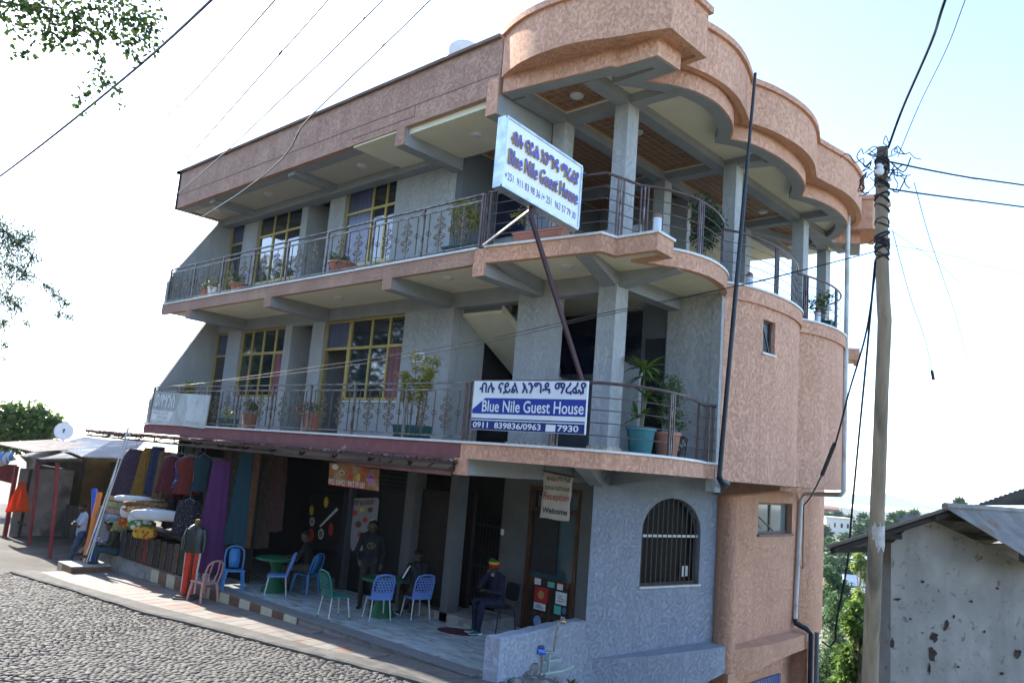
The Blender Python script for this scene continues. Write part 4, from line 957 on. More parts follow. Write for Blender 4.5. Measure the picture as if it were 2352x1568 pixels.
sgt('+251  911 83 98 36 /+ 251  963 57 79 30', .07, .14, W_-.16, .105, m=NAVY, bold=.0)
STRUT = mat('dark_maroon_steel', (.055, .022, .026), .5, metal=.3)
s0 = b1.lerp(b0, .42)-Vector((0, 0, .0))-nd*.06; s1_ = Vector((2.2, .22, 4.46))
g = G(); g.bar(s0, s0+Vector((0, 0, -.18)), .05, .07); g.bar(s0+Vector((0, 0, -.16)), s1_, .045, .06); rel(g).build('strut', STRUT, sg)
g = G(); g.bar(s0+Vector((0, 0, -.03)), (.08, .0, 6.77), .03, .03); rel(g).build('brace', mat('bare_pale_steel', (.55, .50, .42), .4, metal=.5), sg)
for z in (.04, hh-.04):
    g = G(); g.bar(sp(W_-.05, z, -.07), Vector((1.95, .27, sp(W_, z).z)), .03, .04); rel(g).build('bracket', BLACKPAINT, sg)
# blue and white name board on the first floor railing
nb = thing('name_board', 'blue and white guest house name board hung on the curved first floor railing', 'sign', (.22, -.06, 3.69))
loc = nb.location.copy(); B0, B1 = Vector((.22, -.06, 3.69)), Vector((2.37, .13, 3.69)); bx_ = (B1-B0).normalized(); BW, BH = (B1-B0).length, .775; bn = bx_.cross(Vector((0, 0, 1)))
def bp_(u, v, n=0.): return B0+bx_*u+Vector((0, 0, v))+bn*n-loc
g = G(); P = [bp_(0, 0), bp_(BW, 0), bp_(BW, BH), bp_(0, BH)]; g.add([p-bn*.03 for p in P]+P, [(3, 2, 1, 0), (4, 5, 6, 7), (0, 1, 5, 4), (1, 2, 6, 5), (2, 3, 7, 6), (3, 0, 4, 7)]); g.build('board', SWHITE, nb)
def poly(name, pts, m, n=.003): g = G(); g.add([bp_(u, v, n) for u, v in pts], [tuple(range(len(pts)))]); return g.build(name, m, nb, fix=False)
poly('blue_band', [(.01, .255), (BW-.01, .255), (BW-.01, .505), (.26, .505), (.01, .32)], INK)
poly('blue_stripe', [(.005, .165), (BW-.01, .165), (BW-.01, .185), (.005, .185)], NAVY); poly('navy_band', [(.005, .005), (BW-.01, .005), (BW-.01, .148), (.005, .148)], NAVY)
def nbt(body, u, v, w, h, m, bold): return text('lettering', body, w, h, bp_(u, v), bx_, (0, 0, 1), m, nb, bold=bold, lift=.006)
nbt('ብሉ ናይል እንግዳ ማረፊያ', .13, .575, BW-.16, .175, NAVY, .03)
nbt('0911  839836/0963', .05, .03, 1.33, .095, SWHITE, .02); nbt('7930', 1.68, .03, .37, .095, SWHITE, .02)
poly('white_patch', [(1.47, .02), (1.645, .022), (1.65, .122), (1.475, .125)], SWHITE, .006)
# serif capitals: condensed heavy letters with slab serifs added as bars
ln_ = nbt('Blue Nile Guest House', .21, .285, BW-.25, .185, SWHITE, .012)
g = G(); LH = .185
for u, v, w in ((.20, 0, .09), (.20, 1, .07), (.345, 0, .055), (.335, 1, .04), (.66, 0, .07), (.64, 1, .08), (.77, 1, .08), (.84, 0, .055), (.92, 0, .055), (.91, 1, .04), (1.60, 0, .08), (1.60, 1, .08), (1.72, 0, .08), (1.72, 1, .08), (.445, .68, .04), (.52, 0, .05), (1.24, .68, .04)):
    zc = .285+LH*v*.97+(.006 if v == 0 else -.002); P = [bp_(u-w*.15, zc-.006, .0065), bp_(u+w*.85, zc-.006, .0065), bp_(u+w*.85, zc+.008, .0065), bp_(u-w*.15, zc+.008, .0065)]; g.add(P, [(0, 1, 2, 3)])
# faded board at the left end of the first floor
fbd = thing('faded_board', 'faded grey shop board with pale lettering at the left end of the first floor railing', 'sign', (-11.9, -.04, 3.5))
loc = fbd.location.copy(); F0 = Vector((-11.9, -.04, 3.52)); fx = Vector((3.08, 0, -.09)); fz = Vector((.06, 0, .80)); fn = Vector((0, -1, 0))
def fp(u, v, n=0.): return F0+fx*u+fz*v+fn*n-loc
FADE = mat('bleached_board_print', (.48, .53, .52), .5, var=.15, vs=2.2, stain=(.33, .38, .37), ss=1.4, st=.55, sw=.15)
g = G(); P = [fp(0, 0), fp(1, 0), fp(1, 1), fp(0, 1)]; g.add([p-fn*.035 for p in P]+P, [(3, 2, 1, 0), (4, 5, 6, 7), (0, 1, 5, 4), (1, 2, 6, 5), (2, 3, 7, 6), (3, 0, 4, 7)]); g.build('board', FADE, fbd)
def fpoly(pts, m, n=.003, name='faded_print'): g = G(); g.add([fp(u, v, n) for u, v in pts], [tuple(range(len(pts)))]); return g.build(name, m, fbd, fix=False)
FD1 = mat('faded_grey_print', (.25, .30, .29), .5, var=.2, vs=3); FD2 = mat('faded_white_print', (.66, .69, .68), .5, var=.06); FD3 = mat('faded_figure_print', (.38, .44, .43), .5, var=.25, vs=4)
fpoly([(.01, .42), (.45, .42), (.5, .98), (.01, .98)], FD1); fpoly([(.02, .1), (.38, .1), (.42, .4), (.02, .4)], FD2)
fpoly([(.5, .05), (.47, .3), (.5, .6), (.53, .78), (.56, .86), (.57, .95), (.59, .96), (.6, .87), (.62, .78), (.65, .55), (.63, .3), (.64, .06), (.6, .06), (.585, .35), (.56, .06)], FD3)
fpoly([(.74, .72), (.78, .66), (.83, .70), (.84, .80), (.80, .88), (.75, .84)], FD3)
xdir = fx.normalized(); zdir = fz.normalized()
text('lettering', 'ወ/ዮሃንስ', 1.15, .33, fp(.04, .53), xdir, zdir, FD2, fbd, bold=.02, lift=.006)
text('lettering', 'የተዘጋጁ ልብሶች', .95, .10, fp(.03, .26), xdir, zdir, FD1, fbd, lift=.006); text('lettering', 'መሸጫ መደብር', .6, .10, fp(.13, .12), xdir, zdir, FD1, fbd, lift=.006)
text('lettering', '09 11 0 6 8 4', .7, .08, fp(.68, .08), xdir, zdir, FD1, fbd, lift=.006)
# reception banner hanging from the slab
bn_ = thing('reception_banner', 'cream cloth reception banner hanging from the slab above the door', 'banner', (-.2, 1.6, 2.2))
loc = bn_.location.copy(); c0 = ony(1.6, 1239, 1188); c1 = ony(1.6, 1306, 1197); c2 = ony(1.6, 1316, 1096); c3 = ony(1.6, 1251, 1082)
BNM = mat('cream_banner_cloth', (.42, .40, .36), .8, var=.1, vs=5, bump=.2, bs=9)
g = G(); nn = 10
for j in range(nn+1):
    for i in range(nn+1):
        u, v = i/nn, j/nn; p = c0.lerp(c1, u).lerp(c3.lerp(c2, u), v); p = p+Vector((0, .012*math.sin(u*9+v*4)+.01*math.sin(v*13), .006*math.sin(u*7)*(1-v))); g.v.append(p-loc)
g.f = [(j*(nn+1)+i, j*(nn+1)+i+1, (j+1)*(nn+1)+i+1, (j+1)*(nn+1)+i) for j in range(nn) for i in range(nn)]; g.mi = [0]*len(g.f)
bo = g.build('cloth', BNM, bn_, smooth=True, fix=False); md = bo.modifiers.new('s', 'SOLIDIFY'); md.thickness = .004
bxd, bzd = (c1-c0).normalized(), (c3-c0).normalized(); bw, bh = (c1-c0).length, (c3-c0).length
BK, RD = mat('black_print', (.03, .032, .05), .6), mat('red_print', (.30, .03, .03), .6)
def bt(body, u, v, w, h, m, b=.01): p = c0+bxd*(bw*u)+bzd*(bh*v); return text('lettering', body, bw*w, bh*h, p-loc+Vector((bw*.03, -.027, 0)), bxd, bzd, m, bn_, bold=b, lift=0)
bt('ብሉ ናይል እንግዳ ማረፊያ', .1, .80, .82, .11, BK); bt('BLUE NILE GUEST HOUSE', .08, .62, .84, .08, BK); bt('Reception', .06, .36, .88, .2, RD, .0); bt('Welcome', .07, .12, .85, .12, BK, .02)
g = G(); g.bar(c3+Vector((-.03, 0, .01)), c2+Vector((.03, 0, .01)), .02, .03); g.bar(c3+Vector((0, 0, .01)), (c3.x, c3.y, 3.29), .01); g.bar(c2+Vector((0, 0, .01)), (c2.x, c2.y, 3.29), .01); g.v = [tuple(Vector(p)-loc) for p in g.v]; g.build('hanging_rail', GRILL, bn_)
# ================================================================ awning, shop goods, café furniture
def gxy(x, y): return (122.5+x*.23432, 1010.6+y*.23432)        # from my close-up of the shop front
AWM = mat('rusted_maroon_corrugated_sheet', (.17, .075, .075), .6, metal=.2, var=.35, vs=4, stain=(.34, .27, .25), ss=5, st=.62, sw=.08)
AWF = mat('maroon_awning_frame', (.05, .024, .022), .6, metal=.2, var=.3)
aw_t = thing('awning', 'long rusty maroon corrugated metal awning above the shop front', 'awning', (0, 0, 3.1))
def ay(x): return -.32+(x+15.7)*.0127
xa0, n = -15.7, 19
for k in range(n):
    x0 = xa0+15.65*k/n; x1 = xa0+15.65*(k+1)/n+.03; g = G(); m = 18; vs = []
    for i in range(m+1):
        x = x0+(x1-x0)*i/m; zc = .018*math.cos(x*2*math.pi/.076*.5); jag = random.uniform(-.03, .02); drop = -.02*max(0, math.sin(x*3.3))*random.random()
        vs += [(x, ay(x)+jag, .075+zc+drop+.003*(k % 2)), (x, (ay(x)+.02)/2, .085+zc+.003*(k % 2)), (x, .02, .098+zc*.3+.003*(k % 2))]
    g.add(vs, [(3*i, 3*i+3, 3*i+4, 3*i+1) for i in range(m)]+[(3*i+1, 3*i+4, 3*i+5, 3*i+2) for i in range(m)])
    o = g.build('awning_sheet', AWM, aw_t, fix=False); sd = o.modifiers.new('s', 'SOLIDIFY'); sd.thickness = .004
g = G()
for yo, z, hh_ in ((.03, .035, .055), (.05, -.085, .045)): g.bar((-15.6, ay(-15.6)+yo, z), (-.05, ay(-.05)+yo-.02, z), .035, hh_)
g.build('awning_purlin', AWF, aw_t)
for k in range(15):
    x = -15.5+1.1*k; g = G(); g.bar((x, ay(x)+.07, -.08), (x, .0, .0), .03); g.bar((x, ay(x)+.07, .03), (x, .0, .04), .03); g.bar((x, ay(x)+.07, -.08), (x, ay(x)+.07, .03), .03); g.build('awning_bracket', AWF, aw_t)
g = G(); g.bar((-15.5, -.02, .0), (XL-.02, -.02, .0), .04); g.bar((-15.5, -.02, -.08), (XL-.02, -.02, .02), .03); g.build('awning_purlin', AWF, aw_t)
for k in range(5):
    g = G(); x = -2.4+.52*k; g.bar((x, ay(x)+.1, -.12), (x+.3, ay(x)+.1, .05), .025); g.build('truss_web', mat('faded_red_truss', (.14, .055, .045), .6, var=.2), aw_t)
g = G(); g.bar((-3.3, ay(-3.3)+.12, -.14), (-.1, ay(-.1)+.02, -.14), .035, .06); g.build('awning_purlin', MATS['faded_red_truss'], aw_t)
# ---- garments hanging from the awning frame
def garment(name, label, cat, box, yv, m, kind='dress', group=None, depth=.12, folds=7):
    x0, y0, x1, y1 = box; c = ony(yv, *gxy((x0+x1)/2, y1)); top = ony(yv, *gxy((x0+x1)/2, y0))
    cl = ony(yv, *gxy(x0, y1)); wd = abs((ony(yv, *gxy(x1, y1))-cl).dot(rt))*1.0; hg = (top-c).length
    wd = max(wd, .12); t = thing(name, label, cat, (c.x, c.y, c.z), math.atan2(rt.y, rt.x), group)
    g = G(); n, mm = 44, 12; vs = []
    prof = {'dress': [.92, .9, .86, .8, .76, .72, .68, .66, .62, .6, .58, .46, .30], 'straight': [1, .98, .97, .96, .95, .94, .93, .92, .92, .91, .9, .86, .8], 'top': [.95, .86, .8, .74, .70, .68, .7, .78, .86, .92, .9, .78, .3],
            'curtain': [1, .98, .94, .9, .86, .82, .78, .75, .72, .7, .68, .66, .64]}[kind]
    ph = random.random()*6
    for j in range(mm+1):
        for i in range(n):
            a = 2*math.pi*i/n; f = 1+(.22 if kind in ('curtain', 'straight') else .14)*(1-j/mm*.6)*math.sin(folds*a+ph+.25*math.sin(j*.9)); r = wd/2*prof[j]
            vs.append((r*f*math.cos(a), depth*(.6+.4*prof[j])*f*math.sin(a), hg*j/mm+(.02*math.sin(3*a+ph) if j == 0 else 0)))
    g.add(vs, [(j*n+i, j*n+(i+1) % n, (j+1)*n+(i+1) % n, (j+1)*n+i) for j in range(mm) for i in range(n)]+[tuple(range(n-1, -1, -1)), tuple(range(mm*n, (mm+1)*n))])
    g.build('cloth', m, t, smooth=True)
    if kind in ('dress', 'top', 'straight'):
        q = G(); q.tube([(-wd*.3, 0, hg-.03), (0, 0, hg+.06), (wd*.3, 0, hg-.03)], .008, 5); q.tube([(0, 0, hg+.06), (0, 0, max(hg+.1, 3.06-c.z))], .005, 4); q.build('hanger', mat('wire_hanger', (.25, .25, .26), .4, metal=.6), t)
    else:
        q = G(); q.tube([(-wd*.45, 0, hg), (wd*.45, 0, hg)], .015, 5); q.tube([(0, 0, hg), (0, 0, max(hg+.02, 3.0-c.z))], .006, 4); q.build('rod', GRILL, t)
    return t
def cloth(name, c, **k): return mat(name, c, .85, var=k.pop('var', .25), vs=k.pop('vs', 8), **k)
GR = 'garments hanging under the awning'
garment('dress', 'dark purple flecked long dress hanging at the open end of the shop', 'dress', (640, 110, 840, 550), -.12, cloth('purple_fleck_cloth', (.035, .018, .035), fleck=(45, .18, (.25, .2, .22), .05)), 'dress', GR)
garment('dress', 'mustard yellow pleated dress hanging beside the dark purple one', 'dress', (800, 95, 935, 548), -.06, cloth('mustard_cloth', (.17, .088, .01)), 'dress', GR, folds=12)
garment('dress', 'navy blue dress with tiny pattern hanging beside the mustard dress', 'dress', (925, 85, 1010, 535), -.02, cloth('navy_print_cloth', (.015, .02, .05), fleck=(40, .15, (.12, .14, .25), .05)), 'straight', GR)
garment('dress', 'brown long dress partly hidden behind the pillows', 'dress', (1000, 130, 1075, 570), .08, cloth('brown_cloth', (.11, .065, .03)), 'straight', GR)
garment('dress', 'maroon sleeveless dress with a pale shoulder tag', 'dress', (1040, 175, 1200, 520), -.08, cloth('maroon_cloth', (.075, .008, .015)), 'dress', GR)
garment('blouse', 'navy floral blouse hanging between the maroon and the red garment', 'blouse', (1188, 190, 1290, 460), -.08, cloth('navy_floral_cloth', (.02, .03, .10), fleck=(16, .22, (.35, .3, .42), .1)), 'top', GR)
garment('blouse', 'red blouse with flared hem hanging next to the navy floral one', 'blouse', (1215, 175, 1380, 525), .0, cloth('red_cloth', (.11, .012, .008)), 'top', GR)
garment('blouse', 'dark teal blouse hanging beside the purple plaid curtain', 'blouse', (1365, 165, 1500, 505), .05, cloth('teal_cloth', (.006, .026, .034)), 'top', GR)
garment('dress', 'black dotted dress hanging behind the mannequin', 'dress', (1215, 600, 1370, 920), -.1, cloth('dotted_black_cloth', (.012, .012, .02), fleck=(30, .14, (.6, .6, .62), .03)), 'straight', GR)
for lab_, bx_g, c_ in (('black long dress hanging behind the mustard and navy dresses', (760, 120, 880, 545), (.008, .008, .010)), ('dark green tunic hanging behind the brown dress', (1010, 140, 1110, 560), (.008, .016, .010)), ('wine coloured dress hanging behind the navy floral blouse', (1130, 150, 1240, 600), (.03, .006, .010)), ('black tunic hanging behind the teal blouse', (1300, 140, 1430, 620), (.007, .008, .012)), ('charcoal wrap hanging low between the pillows and the dotted dress', (1090, 560, 1210, 860), (.010, .010, .012))):
    garment('dress', lab_, 'dress', bx_g, .22, cloth('cloth_'+lab_.split()[0]+lab_.split()[1], c_), 'dress', GR)
CUR = 'lengths of fabric hanging in the shop'
garment('fabric_length', 'purple and white plaid fabric hanging full length behind the mannequin', 'fabric', (1420, 230, 1600, 1290), .12, cloth('purple_plaid', (.036, .006, .04), stripes=[(2, .12, (.12, .07, .13), .16), (0, .055, (.07, .015, .075), .4)]), 'curtain', CUR, .1)
garment('fabric_length', 'gold and black striped fabric beside the purple plaid', 'fabric', (1560, 90, 1640, 1130), .25, cloth('gold_stripe', (.30, .15, .015), stripes=[(0, .06, (.03, .02, .01), .5)]), 'straight', CUR, .07)
garment('fabric_length', 'black fabric with gold pattern beside the striped length', 'fabric', (1640, 100, 1740, 1130), .4, cloth('black_gold_cloth', (.02, .016, .01), fleck=(25, .16, (.2, .12, .02), .06)), 'straight', CUR, .07)
def g2(x, y): n = (700+x/2.24, 1650+y/2.24); return ((n[0]-200)*2.614, (n[1]-1650)*2.614)
def gbox(a, b, c, d): p, q = g2(a, b), g2(c, d); return (p[0], p[1], q[0], q[1])
garment('fabric_length', 'turquoise striped fabric gathered behind the blue plastic chair', 'fabric', gbox(345, 120, 485, 870), .45, cloth('turquoise_cloth', (.007, .05, .062), stripes=[(2, .35, (.07, .17, .19), .3), (0, .07, (.006, .035, .05), .35)]), 'curtain', CUR, .08)
garment('fabric_length', 'dark red fabric hanging left of the turquoise one', 'fabric', gbox(315, 120, 400, 1000), .7, cloth('dark_red_fabric', (.06, .012, .014)), 'straight', CUR, .06)
garment('fabric_length', 'orange edged dark fabric right of the turquoise one', 'fabric', gbox(478, 120, 520, 900), .6, cloth('orange_edge', (.08, .035, .015)), 'straight', CUR, .04)
garment('fabric_length', 'dusty pink fabric hanging above the green table', 'fabric', gbox(640, 130, 760, 760), 1.3, cloth('dusty_pink', (.05, .022, .022)), 'straight', CUR, .06)
garment('fabric_length', 'brown patterned fabric between the turquoise and the pink lengths', 'fabric', gbox(520, 120, 645, 900), 1.1, cloth('brown_pattern', (.035, .022, .016), fleck=(14, .2, (.08, .045, .03), .1)), 'straight', CUR, .06)
# ---- stacked foam mattresses, pillows and sacks
def cushion(name, label, cat, box, yv, m, d=.3, sag=.25, group=None, zmin=None):
    x0, y0, x1, y1 = box; a = ony(yv, *gxy(x0, (y0+y1)/2)); b = ony(yv, *gxy(x1, (y0+y1)/2)); h = (ony(yv, *gxy(x0, y0))-ony(yv, *gxy(x0, y1))).length
    c = (a+b)/2; w = abs((b-a).dot(rt)); g = G(); nu, nv = 20, 9; vs = []
    for j in range(1, nv):
        t = math.pi*j/nv-math.pi/2
        for i in range(nu):
            u = 2*math.pi*i/nu; sq = lambda v, e: math.copysign(abs(v)**e, v)
            vs.append((w/2*sq(math.cos(u), .45)*abs(math.cos(t))**.3*(1+.03*math.sin(5*u+j)), d*sq(math.sin(u), .45)*abs(math.cos(t))**.3, h/2*sq(math.sin(t), .75)*(1-sag*abs(math.cos(u))**3)+.012*math.sin(u*4+x0)))
    nr = nv-1; g.add(vs, [(j*nu+i, j*nu+(i+1) % nu, (j+1)*nu+(i+1) % nu, (j+1)*nu+i) for j in range(nr-1) for i in range(nu)]+[tuple(range(nu-1, -1, -1)), tuple(range((nr-1)*nu, nr*nu))])
    o = g.build(name, m, smooth=True); o.location = c; o.rotation_euler = (0, 0, math.atan2(rt.y, rt.x)); return tag(o, label, cat, group)
MB = [('beige', (.36, .26, .15), (.16, .08, .03)), ('green', (.22, .26, .14), (.40, .34, .22)), ('pink', (.30, .20, .18), (.14, .10, .09)), ('blue', (.14, .20, .27), (.34, .36, .38)), ('olive', (.20, .21, .10), (.38, .32, .2))]
YS = [(518, 590), (586, 665), (655, 718), (712, 795), (790, 890)]
for (nm, c, c2), (ya_, yb_), dx in zip(MB, YS, (25, 5, 0, -8, 20)):
    cushion('folded_mattress', 'folded foam mattress with %s print in the stack by the seated men' % nm, 'mattress', (595+dx, ya_, 745+dx, yb_+6), .05, cloth(nm+'_ticking', c, fleck=(11, .25, c2, .15)), .35, .05, 'stacked foam mattresses')
PL = mat('white_plastic_bag', (.62, .62, .62), .25, var=.12, vs=8, bump=.8, bs=12, spec=.6)
cushion('pillow_sack', 'white plastic sack of pillows on top of the pile', 'sack', (718, 545, 1000, 610), -.05, PL, .22, .2, 'pillows in plastic sacks')
FLW = cloth('floral_brown_print', (.15, .08, .03), fleck=(13, .28, (.26, .17, .06), .15))
cushion('pillow', 'brown floral pillow below the white sack', 'pillow', (800, 600, 1080, 655), -.1, FLW, .22, .25, 'floral pillows'); cushion('pillow', 'brown floral pillow resting on the long white pillow', 'pillow', (800, 650, 1090, 712), -.12, cloth('floral_red_print', (.22, .10, .05), fleck=(10, .3, (.45, .32, .14), .15)), .22, .25, 'floral pillows')
cushion('pillow_sack', 'crumpled clear plastic sack hanging over the mattress ends', 'sack', (710, 630, 830, 760), -.18, PL, .14, .3, 'pillows in plastic sacks')
cushion('pillow', 'long plain white pillow sticking out over the suitcases', 'pillow', (880, 682, 1215, 785), -.2, mat('plain_white_cloth', (.52, .53, .54), .8, var=.06, bump=.3, bs=8), .2, .35)
cushion('pillow_sack', 'white sack with a blue band under the long white pillow', 'sack', (790, 720, 915, 815), -.25, PL, .16, .2, 'pillows in plastic sacks')
cushion('pillow_sack', 'green and white sack above the yellow patterned one', 'sack', (800, 780, 945, 880), -.25, cloth('green_sack', (.06, .16, .03), fleck=(6, .3, (.55, .55, .5), .2)), .15, .2, 'pillows in plastic sacks')
cushion('pillow_sack', 'yellow and red patterned sack hanging over the suitcases', 'sack', (838, 845, 970, 960), -.28, cloth('yellow_sack', (.45, .30, .03), fleck=(9, .3, (.35, .06, .02), .12)), .15, .2, 'pillows in plastic sacks')
cushion('pillow_sack', 'red and yellow printed sack beside the mattress ends', 'sack', (685, 745, 790, 850), -.2, cloth('red_sack', (.30, .06, .02), fleck=(10, .3, (.5, .33, .04), .12)), .15, .2, 'pillows in plastic sacks')
# shelf carrying the pile
sh = thing('shop_shelf', 'low dark shelf carrying the mattresses and pillows above the suitcases', 'shelf', (-10.9, .3, .0))
SHM = mat('dark_shelf_wood', (.014, .011, .009), .6, var=.3)
g = G(); g.box(-2.0, 1.9, -.35, .7, .82, .86); g.build('shelf_board', SHM, sh)
for x in (-1.95, -.05, 1.85):
    for y in (-.3, .65): g = G(); g.box(x-.025, x+.025, y-.025, y+.025, .004, .82); g.build('leg', SHM, sh)
g = G(); g.box(-2.2, 3.2, .66, .7, .0, 2.75); g.build('back_board', SHM, sh)
# suitcases standing on the ledge
SC = [('navy blue', (.02, .03, .06)), ('black', (.014, .014, .016)), ('charcoal', (.03, .032, .035)), ('dark brown', (.05, .03, .02)), ('red', (.22, .02, .02)), ('slate grey', (.045, .05, .055)), ('black silver trimmed', (.016, .016, .018)), ('deep brown', (.06, .04, .03)), ('dark grey', (.035, .036, .04)), ('pale brown', (.10, .07, .055)), ('green black', (.015, .022, .018))]
for i, (nm, c) in enumerate(SC):
    x = -12.1+.31*i; hgt = .66-.02*(i % 3)
    t = thing('suitcase', '%s upright suitcase in the row on the shop ledge' % nm, 'suitcase', (x, .02+.012*i, .004), R(8), 'suitcases lined up on the ledge')
    w, d = .115, .2; g = G(); pr = [(-w, 0), (w, 0), (w, hgt-.05), (w-.03, hgt), (-w+.03, hgt), (-w, hgt-.05)]; n = 6
    g.add([(a, -d, z+.035) for a, z in pr]+[(a, d, z+.035) for a, z in pr], [tuple(range(n)), tuple(range(2*n-1, n-1, -1))]+[(k, (k+1) % n, n+(k+1) % n, n+k) for k in range(n)])
    g.build('body', mat('suitcase_'+nm.replace(' ', '_'), tuple(k_*.6 for k_ in c), .45, var=.3, vs=12), t)
    g = G(); g.tube([(-.05, -d-.005, hgt*.55), (-.05, -d-.045, hgt*.6), (-.05, -d-.045, hgt*.8), (-.05, -d-.005, hgt*.85)], .01, 5); g.build('handle', BLACKPAINT, t)
    g = G(); g.box(w-.025, w-.012, -d-.004, -d, .05, hgt); g.build('zip_trim', STEEL, t)
    g = G(); g.lathe([(.03, -.015), (.03, .015)], (0, 0, 0), 8); g.v = [(p[2]-.07, p[1]-d+.05, p[0]+.03) for p in g.v]; g.build('wheel', BLACKPAINT, t)
    g = G(); g.lathe([(.03, -.015), (.03, .015)], (0, 0, 0), 8); g.v = [(p[2]+.07, p[1]-d+.05, p[0]+.03) for p in g.v]; g.build('wheel', BLACKPAINT, t)
# standing rolls of cloth
for i, (x, lab, c, c2) in enumerate(((-8.66, 'white roll of oilcloth with brown print', (.50, .46, .42), (.15, .08, .04)), (-8.48, 'red patterned roll of oilcloth', (.25, .10, .07), (.45, .40, .33)), (-8.27, 'grey blue roll of oilcloth', (.28, .30, .30), (.10, .14, .15)), (-8.05, 'pale grey roll of oilcloth', (.42, .43, .41), (.22, .24, .22)))):
    g = G(); g.tube([(0, 0, 0), (.02, .03, .6), (.04, .06, 1.22-.05*i)], [.075, .075, .072], 12); o = g.build('cloth_roll', cloth('oilcloth_%d' % i, c, fleck=(18, .22, c2, .1)), smooth=True); o.location = (x, .0+.03*i, .004)
    tag(o, lab+' standing on the ledge by the mannequin', 'cloth roll', 'rolls standing on the ledge')
# mannequin
mq = thing('mannequin', 'mannequin on a stand in a dark zip jacket and orange red track trousers', 'mannequin', (-7.72, -.42, zs(-7.7)+.004), R(-48))
JK = mat('dark_green_windbreaker', (.011, .017, .017), .4, var=.2, vs=7, bump=.8, bs=9, spec=.5); TR = mat('orange_red_tricot', (.50, .035, .01), .6, var=.12, vs=8, bump=.5, bs=10)
g = G(); g.box(-.28, .26, -.22, .22, 0, .035); g.box(-.3, .2, -.2, .24, .036, .07); g.build('base_board', mat('worn_dark_board', (.08, .06, .045), .8, var=.3), mq)
g = G(); g.tube([(.12, .05, .07), (.12, .05, 1.0), (.1, .02, 1.55)], .022, 8); g.build('stand_pole', GRILL, mq)
def loft(rings, n=18, wob=.0):
    g = G(); vs = []
    for (cx_, cy_, z, rx, ry) in rings:
        for i in range(n): a = 2*math.pi*i/n; f = 1+wob*math.sin(5*a+z*11); vs.append((cx_+rx*f*math.cos(a), cy_+ry*f*math.sin(a), z))
    g.add(vs, [(j*n+i, j*n+(i+1) % n, (j+1)*n+(i+1) % n, (j+1)*n+i) for j in range(len(rings)-1) for i in range(n)]+[tuple(range(n-1, -1, -1)), tuple(range((len(rings)-1)*n, len(rings)*n))]); return g
for s_ in (-1, 1):
    g = loft([(0, s_*.07, .10, .105, .08), (0, s_*.07, .3, .10, .08), (.01, s_*.07, .6, .105, .082), (0, s_*.068, .85, .11, .095), (0, s_*.075, 1.02, .115, .095)], 18, .05); leg = g.build('trouser_leg', TR, mq, smooth=True)
    for k in range(3):
        q = G(); a0_ = s_*math.pi/2+(k-1)*.22-(.25*s_)
        q.tube([(math.cos(a0_)*.106, s_*.07+math.sin(a0_)*.083, .11), (.01+math.cos(a0_)*.106, s_*.07+math.sin(a0_)*.085, .6), (math.cos(a0_)*.115, s_*.072+math.sin(a0_)*.097, 1.0)], .007, 4); q.build('white_stripe', WHITE, leg)
g = loft([(0, 0, .97, .14, .20), (0, 0, 1.1, .145, .205), (0, 0, 1.3, .14, .195), (0, 0, 1.45, .12, .195), (0, 0, 1.52, .09, .15), (0, 0, 1.57, .06, .07)], 20, .03); g.build('jacket', JK, mq, smooth=True)
for s_ in (-1, 1): q = G(); q.tube([(0, s_*.165, 1.46), (.02, s_*.225, 1.25), (.05, s_*.225, 1.0)], [.065, .06, .045], 10); q.build('sleeve', JK, mq, smooth=True)
g = G(); g.tube([(0, 0, 1.55), (.005, 0, 1.68)], [.055, .05], 10); g.build('neck', mat('mannequin_mustard_scarf', (.14, .09, .015), .7), mq, smooth=True)
# leaning tubes and poles
def leaning(name, label, m, a, b, r, cat, group=None, n=12):
    a, b = Vector(a), Vector(b); g = G(); g.tube([a-a, b-a], r, n); o = g.build(name, m, smooth=True); o.location = a; return tag(o, label, cat, group)
top_b = ony(-.55, 217, 1122)
STEPZ = zs(-13)+.2
stp = thing('step_block', 'tiled step block at the corner of the pavement below the seated men', 'step', (-12.9, -.75, zs(-13)-.02))
g = G(); g.box(-.48, .5, -.44, .5, -.05, .17); g.build('core', CONC, stp); g = G(); g.box(-.5, .5, -.46, .5, .171, .2); g.build('tread', mat('speckled_tread', (.32, .30, .27), .6, var=.3, vs=25), stp)
for k in range(3): g = G(); g.box(-.48+.33*k, -.48+.33*(k+1)-.004, -.462, -.441, -.04, .17); g.build('riser_tile', RC if k == 0 else RB, stp)
for k in range(3): g = G(); g.box(.501, .52, -.44+.31*k, -.44+.31*(k+1)-.004, -.04, .17); g.build('riser_tile', RB, stp)
b1_ = Vector((-13.3, -.62, dz(-13.5, 0)+.2)); 
leaning('plastic_tube', 'thick blue plastic tube leaning against the shop end', mat('blue_plastic', (.015, .07, .42), .4, var=.1), (-13.05, -.45, STEPZ), ony(-.2, 217, 1124), .075, 'tube', 'tubes leaning at the shop end')
leaning('plastic_tube', 'thick orange plastic tube leaning beside the blue one', mat('orange_plastic', (.55, .17, .03), .4, var=.1), (-12.95, -.72, STEPZ), ony(-.3, 229, 1132), .07, 'tube', 'tubes leaning at the shop end')
for k, (tp, lab) in enumerate((((300, 972), 'long white plastic pole leaning up against the awning'), ((306, 976), 'long white plastic pole right of its twin against the awning'), ((294, 980), 'long white plastic pole left of its twin against the awning'))):
    leaning('plastic_pole', lab, mat('white_pole', (.55, .57, .58), .4), (-12.85+.07*k, -.78+.04*k, STEPZ), ony(ay(-12)-.03, *tp), .016, 'pole', 'white poles leaning on the awning', 8)
